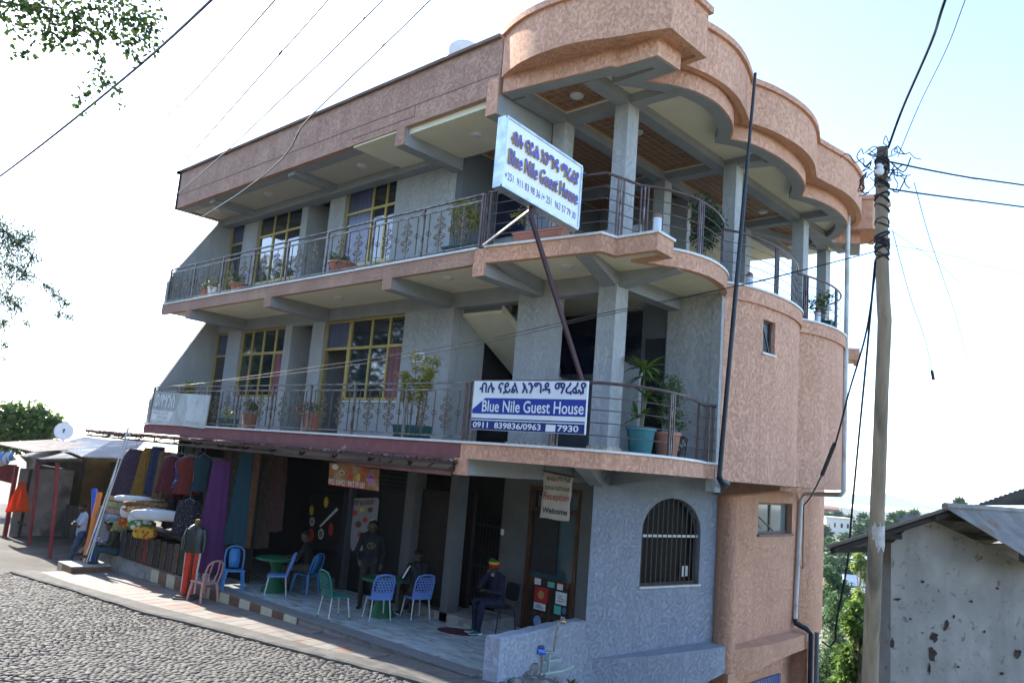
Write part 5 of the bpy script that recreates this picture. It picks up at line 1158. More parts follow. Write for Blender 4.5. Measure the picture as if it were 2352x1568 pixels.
# ---- café furniture
GTAB = mat('green_plastic', (.008, .09, .035), .4, var=.1); BLU = mat('blue_chair_plastic', (.11, .19, .44), .4, var=.06); TEAL = mat('teal_chair_plastic', (.008, .13, .11), .4, var=.06); PINK = mat('dusty_pink_plastic', (.46, .25, .22), .4, var=.08, stain=(.36, .20, .17), ss=6); SKYB = mat('sky_blue_plastic', (.035, .17, .38), .4, var=.06)
LEGM = mat('worn_white_leg_paint', (.50, .50, .48), .5, var=.1, stain=(.16, .10, .07), ss=25, st=.63, sw=.04)
def table(label, x, y):
    t = thing('round_table', label, 'table', (x, y, 0), 0, 'green plastic café tables')
    g = G(); g.lathe([(.02, .69), (.44, .69), (.455, .70), (.455, .72), (.44, .735), (.02, .735)], (0, 0, 0), 36); g.build('table_top', GTAB, t, smooth=True)
    g = G(); g.lathe([(.27, 0), (.285, .01), (.27, .05), (.2, .16), (.13, .33), (.115, .48), (.14, .6), (.22, .69)], (0, 0, 0), 32); g.build('pedestal', GTAB, t, smooth=True); return t
table('green round plastic table in front of the hanging fabrics', -6.55, .95); table('green round plastic table before the café menu boards', -3.5, 1.55)
def web_back(w, h, cw=.062):
    """pebble-holed chair back as a web of rings, returns list of (verts2d, faces)"""
    rr = random.Random(3); vs, fs, V = [], [], {}
    def vert(k):
        if k not in V: V[k] = (k[0]*cw*.5+rr.uniform(-.1, .1)*cw, k[1]*cw*.29+rr.uniform(-.1, .1)*cw)
        return V[k]
    for j in range(-1, int(h/(cw*.87))+2):
        for i in range(-int(w/cw)-1, int(w/cw)+2):
            cxk = 2*i+(j % 2); cyk = 3*j
            hexk = [(cxk+1, cyk-1), (cxk+1, cyk+1), (cxk, cyk+2), (cxk-1, cyk+1), (cxk-1, cyk-1), (cxk, cyk-2)]
            P = [vert(k) for k in hexk]; c = (sum(p[0] for p in P)/6, sum(p[1] for p in P)/6)
            if abs(c[0]) > w/2-.02 or c[1] < .02 or c[1] > h-.02: continue
            cl = lambda p: (max(-w/2, min(w/2, p[0])), max(0, min(h, p[1])))
            n = len(vs); vs += [cl(p) for p in P]+[cl((c[0]+(p[0]-c[0])*.66, c[1]+(p[1]-c[1])*.66)) for p in P]
            fs += [(n+k, n+(k+1) % 6, n+6+(k+1) % 6, n+6+k) for k in range(6)]
    return vs, fs
WB = web_back(.36, .32)
def cafe_chair(label, x, y, rz, m):
    t = thing('cafe_chair', label, 'chair', (x, y, 0), rz, 'café chairs with pebble-holed backs')
    # seat: faces +x
    g = G(); n = 9; vs = []
    for j in range(n):
        for i in range(n):
            u, v = i/(n-1)*2-1, j/(n-1)*2-1; vs.append((u*.21, v*.21*(1-.08*(u > 0)*u), .455-.018*(1-u*u)*(1-v*v)-.02*max(0, u)**2))
    g.add(vs, [(j*n+i, j*n+i+1, (j+1)*n+i+1, (j+1)*n+i) for j in range(n-1) for i in range(n-1)])
    o = g.build('seat', m, t, smooth=True, fix=False); s2_ = o.modifiers.new('s', 'SOLIDIFY'); s2_.thickness = .035
    def bk(px, pz): z = .50+pz; return (-.20-.10*(pz/.38)-.035*(1-(px/.2)**2), px, z)
    g = G(); g.add([bk(p[0], p[1]+.06) for p in WB[0]], WB[1]); o = g.build('backrest', m, t, fix=False); s2_ = o.modifiers.new('s', 'SOLIDIFY'); s2_.thickness = .018
    g = G(); fr_ = [(-.2, -.06), (-.205, .1), (-.205, .28), (-.17, .375), (-.08, .405), (0, .41), (.08, .405), (.17, .375), (.205, .28), (.205, .1), (.2, -.06)]
    g.tube([bk(a, b) for a, b in fr_], .018, 6); g.tube([bk(-.2, .06), bk(0, .05), bk(.2, .06)], .02, 6)
    g.add([bk(-.2, -.06), bk(0, -.065), bk(.2, -.06), bk(.2, .06), bk(0, .055), bk(-.2, .06)], [(0, 1, 4, 5), (1, 2, 3, 4)]); g.build('back_frame', m, t, smooth=True, fix=False)
    for sx, sy in ((1, 1), (1, -1), (-1, 1), (-1, -1)):
        q = G(); q.tube([(sx*.17, sy*.17, .44), (sx*.225, sy*.215, .02)], [.014, .011], 8); l = q.build('leg', LEGM, t, smooth=True)
        q = G(); q.lathe([(.016, 0), (.016, .04)], (sx*.227, sy*.217, 0), 8); q.build('foot_cap', m, l)
    return t
cafe_chair('teal café chair with pebble-holed back and pale metal legs', -3.69, .54, R(84), TEAL)
cafe_chair('blue café chair with its holed back to the street, nobody on it', -3.17, 1.17, R(160), BLU)
cafe_chair('blue café chair carrying the man in the striped jacket', -2.93, 1.95, R(168), BLU)
cafe_chair('blue café chair beside the green table at the hanging fabrics', -6.08, .71, R(238), BLU)
def mono_chair(name, label, x, y, z, rz, m, slat):
    t = thing(name, label, 'chair', (x, y, z), rz, None)
    g = G(); n = 7; vs = []
    for j in range(n):
        for i in range(n): u, v = i/(n-1)*2-1, j/(n-1)*2-1; vs.append((u*.2, v*(.2+.02*u), .42-.015*(1-v*v)+.01*u))
    g.add(vs, [(j*n+i, j*n+i+1, (j+1)*n+i+1, (j+1)*n+i) for j in range(n-1) for i in range(n-1)]); o = g.build('seat', m, t, smooth=True, fix=False); s2_ = o.modifiers.new('s', 'SOLIDIFY'); s2_.thickness = .03
    def bk(px, pz): return (-.2-.12*(pz/.44), px, .43+pz)
    g = G(); g.tube([bk(-.19, -.02), bk(-.205, .2), bk(-.19, .36), bk(-.11, .43), bk(0, .45), bk(.11, .43), bk(.19, .36), bk(.205, .2), bk(.19, -.02)], .02, 6); g.build('back_frame', m, t, smooth=True)
    if slat:
        g = G(); w = [(-.1, 0), (-.12, .15), (-.12, .3), (-.09, .4), (.09, .4), (.12, .3), (.12, .15), (.1, 0)]
        q = [bk(a, b) for a, b in w]; g.add(q, [(0, 1, 6, 7), (1, 2, 5, 6), (2, 3, 4, 5)]); o = g.build('back_panel', m, t, smooth=True, fix=False); s2_ = o.modifiers.new('s', 'SOLIDIFY'); s2_.thickness = .012
        for a in (-.12, .12): pass
    else:
        for a in (-.07, .07): g = G(); g.tube([bk(a, 0), bk(a*1.5, .2), bk(a*1.2, .42)], [.022, .012, .02], 6); g.build('back_slat', m, t, smooth=True)
    for sx, sy in ((1, 1), (1, -1), (-1, 1), (-1, -1)): q = G(); q.tube([(sx*.17, sy*.17, .41), (sx*.2, sy*.2, .2), (sx*.225, sy*.215, 0)], [.036, .03, .024], 6); q.build('leg', m, t, smooth=True)
    return t
mono_chair('plastic_chair', 'dusty pink plastic chair standing on the pavement beside the mannequin', -7.25, -.31, zs(-7.25)+.004, R(190), PINK, False)
mono_chair('plastic_chair', 'sky blue plastic chair with closed back at the terrace edge', -7.15, .28, 0, R(-24), SKYB, True)
mono_chair('plastic_chair', 'blue plastic chair half hidden behind the café chair at the hanging fabrics', -6.25, 1.55, 0, R(200), SKYB, True)
# black visitor chair
oc = thing('visitor_chair', 'black padded visitor chair with tubular frame beside the reception door', 'chair', (-1.45, 2.78, 0), R(-97))
g = G()
for s_ in (-1, 1): g.tube([(.24, s_*.23, .0), (.2, s_*.22, .40), (.14, s_*.21, .44), (-.14, s_*.21, .44), (-.2, s_*.22, .40), (-.26, s_*.23, 0)], .012, 6); g.tube([(-.1, s_*.2, .44), (-.24, s_*.2, .47), (-.3, s_*.19, .6), (-.34, s_*.18, .9)], .012, 6)
g.build('frame', BLACKPAINT, oc, smooth=True)
def pad(name, par, c, r, m, rot=0):
    g = G(); nu, nv = 20, 8; vs = []; sq = lambda v, e: math.copysign(abs(v)**e, v)
    for j in range(1, nv):
        t = math.pi*j/nv-math.pi/2
        for i in range(nu): u = 2*math.pi*i/nu; vs.append((r[0]*sq(math.cos(u), .5)*math.cos(t)**.3, r[1]*sq(math.sin(u), .5)*math.cos(t)**.3, r[2]*sq(math.sin(t), .8)))
    k = nv-1; g.add(vs, [(j*nu+i, j*nu+(i+1) % nu, (j+1)*nu+(i+1) % nu, (j+1)*nu+i) for j in range(k-1) for i in range(nu)]+[tuple(range(nu-1, -1, -1)), tuple(range((k-1)*nu, k*nu))])
    o = g.build(name, m, par, smooth=True); o.location = c; o.rotation_euler = (0, rot, 0); return o
FAB = mat('black_seat_fabric', (.012, .012, .014), .8, var=.2)
pad('seat', oc, (.0, 0, .46), (.22, .22, .03), FAB); pad('backrest', oc, (-.31, 0, .72), (.17, .2, .025), FAB, R(82))
# round door mat
g = G(); g.lathe([(.42, 0), (.42, .01), (.40, .014), (.02, .014)], (0, 0, 0), 30); g.v = [(p[0], p[1]*.62, p[2]) for p in g.v]; o = g.build('door_mat', mat('maroon_mat', (.06, .015, .018), .9, var=.3, vs=30)); o.location = (-1.72, 1.98, .001); o.rotation_euler = (0, 0, R(20)); tag(o, 'oval maroon door mat on the marbled terrace tiles', 'mat')
# café boards
def board(name, label, P, z0, m, parts=()):
    pass
cs = thing('cafe_sign', 'orange hanging café sign with drinks, cakes and a red phone number strip', 'sign', (-3.6, .35, 2.6))
loc = cs.location.copy(); q0 = ony(.55, 754, 1112); q1 = ony(.55, 867, 1127); q2 = ony(.55, 869, 1078); q3 = ony(.55, 757, 1062)
def cp(u, v, n=0.): return q0.lerp(q1, u).lerp(q3.lerp(q2, u), v)+Vector((0, -n, 0))-loc
g = G(); P = [cp(0, 0), cp(1, 0), cp(1, 1), cp(0, 1)]; g.add([p+Vector((0, .03, 0)) for p in P]+P, [(3, 2, 1, 0), (4, 5, 6, 7), (0, 1, 5, 4), (1, 2, 6, 5), (2, 3, 7, 6), (3, 0, 4, 7)]); g.build('board', mat('orange_cafe_print', (.26, .11, .035), .5, var=.25, vs=6, stain=(.34, .23, .12), ss=4, st=.58), cs)
def disc(u, v, ru, rv, m, par=cs, f=cp, n=.004, k=14, name='printed_picture'):
    g = G(); g.add([f(u+ru*math.cos(2*math.pi*i/k), v+rv*math.sin(2*math.pi*i/k), n) for i in range(k)], [tuple(range(k))]); return g.build(name, m, par, fix=False)
PRW, PRR, PRY, PRP, PRB = mat('print_white', (.62, .6, .55), .5), mat('print_red', (.42, .04, .03), .5), mat('print_yellow', (.55, .38, .04), .5), mat('print_lilac', (.36, .16, .34), .5), mat('print_brown', (.12, .05, .03), .5)
g = G(); g.add([cp(.0, .0, .003), cp(.77, .0, .003), cp(.77, .19, .003), cp(0, .19, .003)], [(0, 1, 2, 3)]); g.build('red_strip', PRR, cs, fix=False)
text('lettering', '0922 626422 / 0913 591581', (q1-q0).length*.74, .11, cp(.01, .03, .008), (q1-q0), (q3-q0), PRW, cs, bold=.02, lift=0)
for u, v, ru, rv, m in ((.13, .84, .07, .13, PRW), (.28, .62, .055, .12, PRW), (.28, .62, .035, .08, PRB), (.45, .45, .05, .12, PRR), (.46, .8, .05, .1, PRR), (.62, .5, .04, .2, PRY), (.72, .5, .025, .18, PRR), (.74, .84, .05, .12, PRR), (.87, .45, .09, .2, PRP), (.87, .68, .06, .14, PRP), (.87, .83, .03, .08, PRP)): disc(u, v, ru, rv, m)
g = G(); g.bar(q3-loc, Vector((q3.x, q3.y, 3.25))-loc, .012); g.bar(q2-loc, Vector((q2.x, q2.y, 3.25))-loc, .012); g.build('hanging_wire', GRILL, cs)
def menu(label, px, yv, m, letter=None):
    t = thing('menu_board', label, 'sign', ony(yv, *px[0])); loc = t.location.copy(); a, b, c, d = [ony(yv, *p) for p in px]
    f = lambda u, v, n=0.: a.lerp(b, u).lerp(d.lerp(c, u), v)+Vector((0, -n, 0))-loc
    pts = [f(.08, 0), f(.9, .0), f(1, .14), f(1, .94), f(.94, 1), f(.06, 1), f(0, .92), f(0, .1)]; k = len(pts); g = G()
    g.add([p+Vector((0, .015, 0)) for p in pts]+pts, [tuple(range(k-1, -1, -1)), tuple(range(k, 2*k))]+[(i, (i+1) % k, k+(i+1) % k, k+i) for i in range(k)]); g.build('board', m, t); return t, f, (b-a), (d-a)
t, f, xd_, yd_ = menu('white menu board with round food pictures on the café wall', [(804, 1264), (858, 1264), (871, 1142), (808, 1144)], CY+.2, mat('menu_white', (.24, .24, .25), .5, var=.08))
for u, v, r_, m in ((.14, .72, .11, PRR), (.42, .78, .09, PRY), (.72, .77, .1, PRB), (.55, .58, .1, PRR), (.85, .56, .07, PRW), (.75, .44, .1, PRB), (.3, .5, .13, PRB), (.4, .3, .12, PRR)): disc(u, v, r_, r_*.5, m, t, f, .004)
text('lettering', 'አማየሃ ካፌ እና ኬክ ቤት', xd_.length*.86, .13, f(.08, .86, .006), xd_, yd_, PRB, t, bold=.02, lift=0)
t, f, xd_, yd_ = menu('dark menu board with plates and juices left of the white menu board', [(706, 1262), (790, 1262), (800, 1135), (712, 1133)], CY+.22, mat('menu_black', (.012, .011, .012), .4, var=.2))
for u, v, ru, rv, m in ((.07, .7, .06, .09, PRY), (.1, .5, .07, .08, PRW), (.1, .5, .05, .06, PRR), (.08, .26, .09, .12, PRR), (.45, .85, .06, .1, PRY), (.36, .28, .08, .1, PRW), (.36, .28, .06, .07, PRR), (.62, .36, .06, .12, PRR)): disc(u, v, ru, rv, m, t, f, .004)
g = G(); g.add([f(.3, .42, .005), f(.34, .40, .005), f(.78, .72, .005), f(.74, .76, .005)], [(0, 1, 2, 3)]); g.build('white_banner', PRW, t, fix=False)
# ---- rubble and water pipes outside the low wall
ROCK = mat('grey_rubble', (.24, .23, .215), .9, var=.4, vs=6, bump=.6, bs=20)
for i in range(110):
    px_ = random.uniform(1105, 1350); py_ = random.uniform(1522, 1585); p = onz(-.12, px_, py_)
    if p.x < .95-(p.y-.2)*.25: continue
    s_ = random.uniform(.025, .07)*(2.2 if i < 6 else 1); rz = random.Random(i); g = G(); g.ball((0, 0, 0), (s_, s_*rz.uniform(.6, 1), s_*rz.uniform(.5, .8)), 7, 5)
    g.v = [(a*(1+rz.uniform(-.25, .25)), b*(1+rz.uniform(-.25, .25)), c*(1+rz.uniform(-.2, .2))) for a, b, c in g.v]
    o = g.build('rubble_stone', ROCK); zz = gz(p.x, p.y); o.location = (p.x, p.y, zz+.06+s_*.3)
    tag(o, 'large grey rubble stone at the foot of the low wall' if i < 6 else 'small grey rubble stone at the foot of the low wall', 'stone', 'large rubble stones by the low wall' if i < 6 else 'small rubble stones by the low wall')
wp = thing('water_pipes', 'water standpipe with brass tap and blue meter on the low wall', 'pipe', (.75, 1.6, -.1))
loc = wp.location.copy(); GALV = mat('weathered_galvanised_pipe', (.30, .28, .24), .45, metal=.5, var=.3, vs=15); GREENP = mat('pale_green_pipe', (.34, .45, .40), .5, var=.15)
def lwp(px_, py_, off=.1):       # point near the low wall's outer face
    return onx(.62, px_, py_)+Vector((.0, 0, 0))
def wpt(name, pts, r, m): g = G(); g.tube([lwp(*p)-loc for p in pts], r, 8); return g.build(name, m, wp, smooth=True)
wpt('standpipe', [(1256, 1498), (1272, 1497), (1276, 1470), (1283, 1428), (1290, 1424)], .022, GALV); wpt('tap', [(1288, 1426), (1296, 1427), (1297, 1432)], .02, mat('brass', (.45, .28, .10), .35, metal=.9)); wpt('tap_handle', [(1294, 1425), (1295, 1418)], .012, MATS['brass'])
wpt('cross_pipe', [(1222, 1497), (1246, 1500), (1258, 1498)], .022, GALV); wpt('down_pipe', [(1224, 1496), (1218, 1502), (1216, 1530)], .018, GALV); wpt('meter', [(1232, 1494), (1250, 1497)], .05, mat('meter_blue', (.03, .15, .50), .4)); wpt('meter_lid', [(1236, 1487), (1247, 1486)], .035, NAVY)
wpt('riser_pipe', [(1262, 1500), (1261, 1520), (1259, 1548)], .024, GREENP); wpt('riser_pipe', [(1247, 1500), (1244, 1535), (1240, 1566)], .016, GALV); wpt('ground_pipe', [(1182, 1560), (1230, 1552), (1262, 1545), (1292, 1540), (1316, 1530)], .03, GREENP)
# ================================================================ people
def capsule(g, a, b, ra, rb, n=10):
    a, b = Vector(a), Vector(b); d = b-a; L = d.length; d = d/L if L > 1e-6 else Vector((0, 0, 1))
    P, Rr = [], []
    for k in (-80, -55, -25, 0): P.append(a+d*(ra*math.sin(R(k)))); Rr.append(max(.001, ra*math.cos(R(k))))
    for k in (0, 25, 55, 80): P.append(b+d*(rb*math.sin(R(k)))); Rr.append(max(.001, rb*math.cos(R(k))))
    g.tube(P, Rr, n)
def seg_dist(p, a, b):
    ab = b-a; t = np.clip(((p-a)@ab)/max(1e-9, ab@ab), 0, 1); return np.linalg.norm(p-(a+t[:, None]*ab), axis=1)
SKIN = mat('brown_skin', (.06, .03, .019), .5, var=.1, spec=.4)
def person(label, J, cl, loc, rz, group=None, hair=True, scale=1., sleeve='long', vox=.012):
    """J: joints in metres, facing +x, left is +y; cl: materials for shirt, trousers, shoe, hair"""
    t = thing('person', label, 'person', loc, rz, group); t.scale = (scale,)*3
    B = []                      # bones: a, b, ra, rb, region
    V = lambda k: Vector(J[k])
    P, N_, Hd = V('pelvis'), V('neck'), V('head')
    hl, hr = V('hipL'), V('hipR'); sl, sr = V('shL'), V('shR')
    mid = P.lerp(N_, .55)
    B += [(hl, hr, .115, .115, 1), (P, mid, .125, .12, 0), (mid, N_-(N_-mid)*.25, .125, .09, 0)]
    for h, s_ in ((hl, sl), (hr, sr)): B += [(P.lerp(h, .5), mid.lerp(s_, .45), .10, .10, 0), (mid.lerp(s_, .45), s_, .10, .075, 0)]
    B += [(sl.lerp(N_, .6)+Vector((0, 0, .01)), sl, .06, .066, 0), (sr.lerp(N_, .6)+Vector((0, 0, .01)), sr, .06, .066, 0)]
    hd = (Hd-N_).normalized(); fwd = Vector(J.get('face', (1, 0, 0))).normalized(); fwd = (fwd-hd*fwd.dot(hd)).normalized(); sd = hd.cross(fwd)
    B += [(N_-hd*.03, N_+hd*.06, .056, .052, 2)]
    B += [(Hd+hd*.03-fwd*.02, Hd+hd*.035+fwd*.012, .083, .08, 2), (Hd-hd*.035+fwd*.02, Hd-hd*.055+fwd*.035, .062, .045, 2), (Hd+fwd*.083+hd*.012, Hd+fwd*.098-hd*.018, .012, .016, 2)]
    B += [(Hd+fwd*.084-hd*.048+sd*.018, Hd+fwd*.084-hd*.048-sd*.018, .010, .010, 4)]
    for s_ in (-1, 1): B += [(Hd+sd*s_*.08+hd*.015-fwd*.015, Hd+sd*s_*.083-hd*.02-fwd*.01, .018, .013, 2), (Hd+sd*s_*.03+fwd*.078+hd*.022, Hd+sd*s_*.034+fwd*.078+hd*.022, .011, .011, 3)]
    for S_ in 'LR':
        s_, e, w = V('sh'+S_), V('el'+S_), V('wr'+S_); m_ = e.lerp(w, .5)
        B += [(s_, e, .06, .048, 0)]
        if sleeve == 'long': B += [(e, w, .05, .037, 0)]
        else: B[-1] = (s_, s_.lerp(e, .75), .064, .06, 0); B += [(s_.lerp(e, .7), e, .043, .04, 2), (e, w, .041, .028, 2)]
        hdir = Vector(J.get('hand'+S_, (w-e))).normalized(); bend = Vector(J.get('curl'+S_, (0, 0, -1))); bend = (bend-hdir*bend.dot(hdir)).normalized(); side = hdir.cross(bend)
        B += [(w, w+hdir*.075+side*.018, .026, .024, 2), (w, w+hdir*.075-side*.018, .026, .024, 2)]
        for k, ln in enumerate((.07, .08, .075, .058)):
            o = side*(.03-.02*k); k0 = w+hdir*.085+o; k1 = k0+hdir*ln*.5+bend*ln*.15; B += [(k0, k1, .0105, .0095, 2), (k1, k1+hdir*ln*.3+bend*ln*.4, .0095, .008, 2)]
        th0 = w+hdir*.03+side*.03; B += [(th0, th0+hdir*.035+side*.025+bend*.01, .012, .011, 2), (th0+hdir*.035+side*.025+bend*.01, th0+hdir*.06+side*.02+bend*.03, .0105, .009, 2)]
        h, k, a, to = V('hip'+S_), V('kn'+S_), V('an'+S_), V('to'+S_)
        B += [(h, k, .092, .066, 1), (k, k.lerp(a, .35), .066, .066, 1), (k.lerp(a, .35), a, .066, .048, 1)]
        fd = (to-a); fd.z = 0; fd.normalize()
        hz = a.z-.06
        B += [(Vector((a.x, a.y, hz))-fd*.035, Vector((a.x, a.y, hz))+fd*.05, .042, .044, 5), (Vector((a.x, a.y, hz-.004))+fd*.05, Vector((a.x, a.y, hz-.008))+fd*.155, .043, .034, 5), (a, Vector((a.x, a.y, hz)), .042, .04, 5)]
    g = G()
    for a, b, ra, rb, rg in B: capsule(g, a, b, ra, rb)
    o = g.build('body', SKIN, t)
    md = o.modifiers.new('r', 'REMESH'); md.mode = 'VOXEL'; md.voxel_size = vox; ms = o.modifiers.new('s', 'SMOOTH'); ms.iterations = 4; ms.factor = .45
    me = bpy.data.meshes.new_from_object(o.evaluated_get(bpy.context.evaluated_depsgraph_get())); o.modifiers.clear(); o.data = me; me.name = 'body'
    me.materials.clear()
    EYE = mat('dark_eye', (.02, .015, .012), .2); LIP = mat('lip_brown', (.12, .045, .035), .5)
    for m in (cl[0], cl[1], SKIN, EYE, LIP, cl[2]): me.materials.append(m)
    n = len(me.polygons); c = np.empty(n*3); me.polygons.foreach_get('center', c); c = c.reshape(-1, 3)
    best = np.full(n, 9.); idx = np.zeros(n, int)
    for a, b, ra, rb, rg in B:
        d = seg_dist(c, np.array(a), np.array(b))-(ra+rb)/2; m = d < best; best[m] = d[m]; idx[m] = rg
    me.polygons.foreach_set('material_index', idx.astype(np.int32)); me.polygons.foreach_set('use_smooth', [True]*n); me.update()
    if hair:
        g = G(); rr = random.Random(len(label)); up_ = hd; c0_ = Hd+hd*.045-fwd*.022
        g.ball((0, 0, 0), 1, 18, 11); vs = []
        for v in g.v:
            v = Vector(v); w_ = fwd*v.x*.098+sd*v.y*.094+hd*v.z*.085
            if v.z < -.05 and v.x > -.25: w_ *= .78
            if v.z < -.45: w_ *= .8
            if v.x > .25 and v.z < .45: w_ *= .82
            vs.append(c0_+w_*(1+rr.uniform(-.06, .08)))
        g.v = [tuple(v) for v in vs]; g.build('hair', cl[3], t, smooth=False)
    return t, (Hd, hd, fwd, sd, N_)
HAIR = mat('black_hair', (.008, .007, .006), .9, var=.4, vs=60, bump=1., bs=120)
JEAN = mat('blue_denim', (.03, .05, .10), .8, var=.25, vs=9, bump=.4, bs=15)
def stand(arms): 
    J = dict(pelvis=(0, 0, .92), neck=(.0, 0, 1.44), head=(.03, 0, 1.58), shL=(0, .185, 1.38), shR=(0, -.185, 1.38), hipL=(0, .095, .9), hipR=(0, -.095, .9), knL=(.03, .11, .5), knR=(.03, -.11, .5), anL=(-.02, .12, .09), anR=(-.02, -.12, .09), toL=(.2, .14, .02), toR=(.2, -.14, .02)); J.update(arms); return J
# man leaning on the tubes, arms folded
J = stand(dict(elL=(.13, .24, 1.12), elR=(.13, -.24, 1.12), wrL=(.24, .02, 1.13), wrR=(.22, -.02, 1.18), handL=(.2, -1, .1), handR=(.2, 1, .15), face=(1, -.1, -.45), head=(.06, 0, 1.56), curlL=(-1, 0, 0), curlR=(-1, 0, 0),
               anL=(.22, .1, .09), toL=(.42, .13, .02), knL=(.14, .11, .5), anR=(.16, -.1, .09), toR=(.36, -.14, .02), knR=(.1, -.11, .5), pelvis=(.02, 0, .92)))
pm = ong(168, 1285, -.0); person('standing man in a pale blue polo shirt and jeans with folded arms beside the tubes', J, (mat('pale_blue_polo', (.30, .36, .44), .8, var=.08, vs=12, bump=.4, bs=14), JEAN, BLACKPAINT, HAIR), (-13.75, -.62, dz(-13.7, 0)-.005), R(-100), sleeve='short', scale=1.0)
# two men sitting on the ledge
def sit(h=.44, **k):
    J = dict(pelvis=(0, 0, h+.1), neck=(.1, 0, h+.62), head=(.15, 0, h+.755), shL=(.08, .185, h+.56), shR=(.08, -.185, h+.56), hipL=(.02, .1, h+.09), hipR=(.02, -.1, h+.09), knL=(.44, .13, h+.1), knR=(.44, -.13, h+.1), anL=(.46, .13, .09), anR=(.46, -.13, .09), toL=(.66, .15, .02), toR=(.66, -.15, .02),
             elL=(.12, .26, h+.3), elR=(.12, -.26, h+.3), wrL=(.34, .14, h+.26), wrR=(.34, -.14, h+.26), handL=(1, -.3, 0), handR=(1, .3, 0)); J.update(k); return J
sz = STEPZ+.003
hs = .0-sz
J = sit(hs+.0, face=(1, .0, -.5), head=(.24, 0, hs+.70), neck=(.16, 0, hs+.58), knR=(.40, -.06, hs+.26), anR=(.62, .06, hs+.02), toR=(.80, .08, hs-.03), knL=(.46, .10, hs+.14), wrL=(.36, .06, hs+.26), wrR=(.36, -.06, hs+.26), elL=(.16, .25, hs+.28), elR=(.16, -.25, hs+.28))
for k_ in ('anR',): pass
person('seated man in a dark olive shirt looking at his phone on the shop ledge', J, (mat('dark_olive_shirt', (.025, .028, .016), .8, var=.2, vs=9), mat('teal_track_trousers', (.02, .05, .065), .7, var=.2), BLACKPAINT, HAIR), (-12.62, -.08, sz), R(-112))
J = sit(hs+.0, face=(1, .1, -.1), knR=(.42, -.04, hs+.22), anR=(.66, .08, hs+.0), toR=(.84, .1, hs-.05))
t, (Hd, hd, fwd, sd, N_) = person('seated man with a pale green cloth over his head and khaki trousers', J, (mat('lilac_grey_shirt', (.20, .20, .25), .8, var=.15), mat('khaki_trousers', (.20, .155, .10), .8, var=.15, bump=.4, bs=14), BLACKPAINT, HAIR), (-13.2, -.02, sz), R(-112), hair=False, scale=1.06)
g = G(); n, mm = 20, 9; vs = []
for j in range(mm):
    tt = j/(mm-1); z = .16-.52*tt; r = .115*math.sin(math.pi*min(1, .12+tt*.9)*.5)+.10*max(0, tt-.35)
    for i in range(n): a = R(55)+R(250)*i/(n-1); f = 1+.06*math.sin(7*a+3*tt); p = Hd+fwd*(r*f*math.cos(a)-.01)+sd*(r*f*math.sin(a)*.95)+hd*z; vs.append(p)
g.add(vs, [(j*n+i, j*n+i+1, (j+1)*n+i+1, (j+1)*n+i) for j in range(mm-1) for i in range(n-1)]+[tuple(range(n))])
o = g.build('head_cloth', mat('pale_green_cloth', (.22, .42, .35), .7, var=.12, vs=9, bump=.4, bs=14), t, smooth=True, fix=False); o.modifiers.new('s', 'SOLIDIFY').thickness = .008
# man in a dark hooded top standing before the menu boards
J = stand(dict(elL=(.02, .27, 1.1), elR=(.03, -.28, 1.1), wrL=(.12, .24, .9), wrR=(.18, -.2, .95), face=(1, .1, -.5), head=(.06, 0, 1.575)))
t, (Hd, hd, fwd, sd, N_) = person('standing man in a dark hooded top with a yellow horn emblem, before the menu boards', J, (mat('dark_hooded_top', (.005, .0065, .009), .8, var=.2), mat('grey_brown_trousers', (.022, .02, .018), .8), BLACKPAINT, HAIR), (-4.25, 1.72, 0), R(-45), scale=1.05)
g = G(); cen = Vector((.128, -.0, 1.22)); out = [(.07, .03), (.03, .05), (-.03, .05), (-.065, .015), (-.06, -.03), (-.02, -.055), (.02, -.04), (.03, -.005), (.005, .02), (-.025, .01)]
g.tube([cen+Vector((.012-.12*abs(a)*abs(a)*4, a, b)) for a, b in out], .009, 5); g.tube([cen+Vector((.012-.03*1, a, b)) for a, b in ((.07, .03), (.10, .0), (.06, -.02), (.03, -.06), (-.02, -.055))], .007, 5); g.build('yellow_emblem', mat('dull_yellow_print', (.16, .135, .05), .7), t, smooth=True)
g = G(); g.tube([N_+Vector((-.02, .1, .0)), N_+Vector((-.09, .06, .03)), N_+Vector((-.11, 0, .035)), N_+Vector((-.09, -.06, .03)), N_+Vector((-.02, -.1, 0))], .045, 8); g.build('hood', MATS['dark_hooded_top'], t, smooth=True)
# man in the three-stripe jacket on the café chair
J = sit(.455, face=(1, .0, -.1), wrL=(.42, .08, .78), wrR=(.42, -.08, .78), elL=(.2, .27, .75), elR=(.2, -.27, .75))
t, (Hd, hd, fwd, sd, N_) = person('seated man in a black jacket with three white sleeve stripes and brown trousers', J, (mat('black_track_jacket', (.005, .006, .008), .6, var=.2), mat('dark_brown_trousers', (.045, .03, .022), .8), BLACKPAINT, HAIR), (-2.95, 1.98, 0), R(165))
for k in range(3): g = G(); o_ = (k-1)*.022; g.tube([Vector((.02+o_, .225, 1.03)), Vector((.06+o_, .275, .9)), Vector((.1+o_, .318, .78))], .006, 4); g.build('white_stripe', WHITE, t, smooth=True)
g = G(); g.ball((Hd+hd*.055-fwd*.01), (.1, .095, .065), 16, 8); g.tube([Hd+hd*.06+fwd*.06, Hd+hd*.05+fwd*.16], [.055, .03], 8); g.build('cap', BLACKPAINT, t, smooth=True)
for S_ in (-1, 1): g = G(); g.tube([(.44, S_*.13-.0, .02), (.62, S_*.148, .018)], [.05, .04], 8); g.v = [(a, b, .001+(c-.02)*.3+.012) for a, b, c in g.v]; g.build('shoe_sole', WHITE, t, smooth=True)
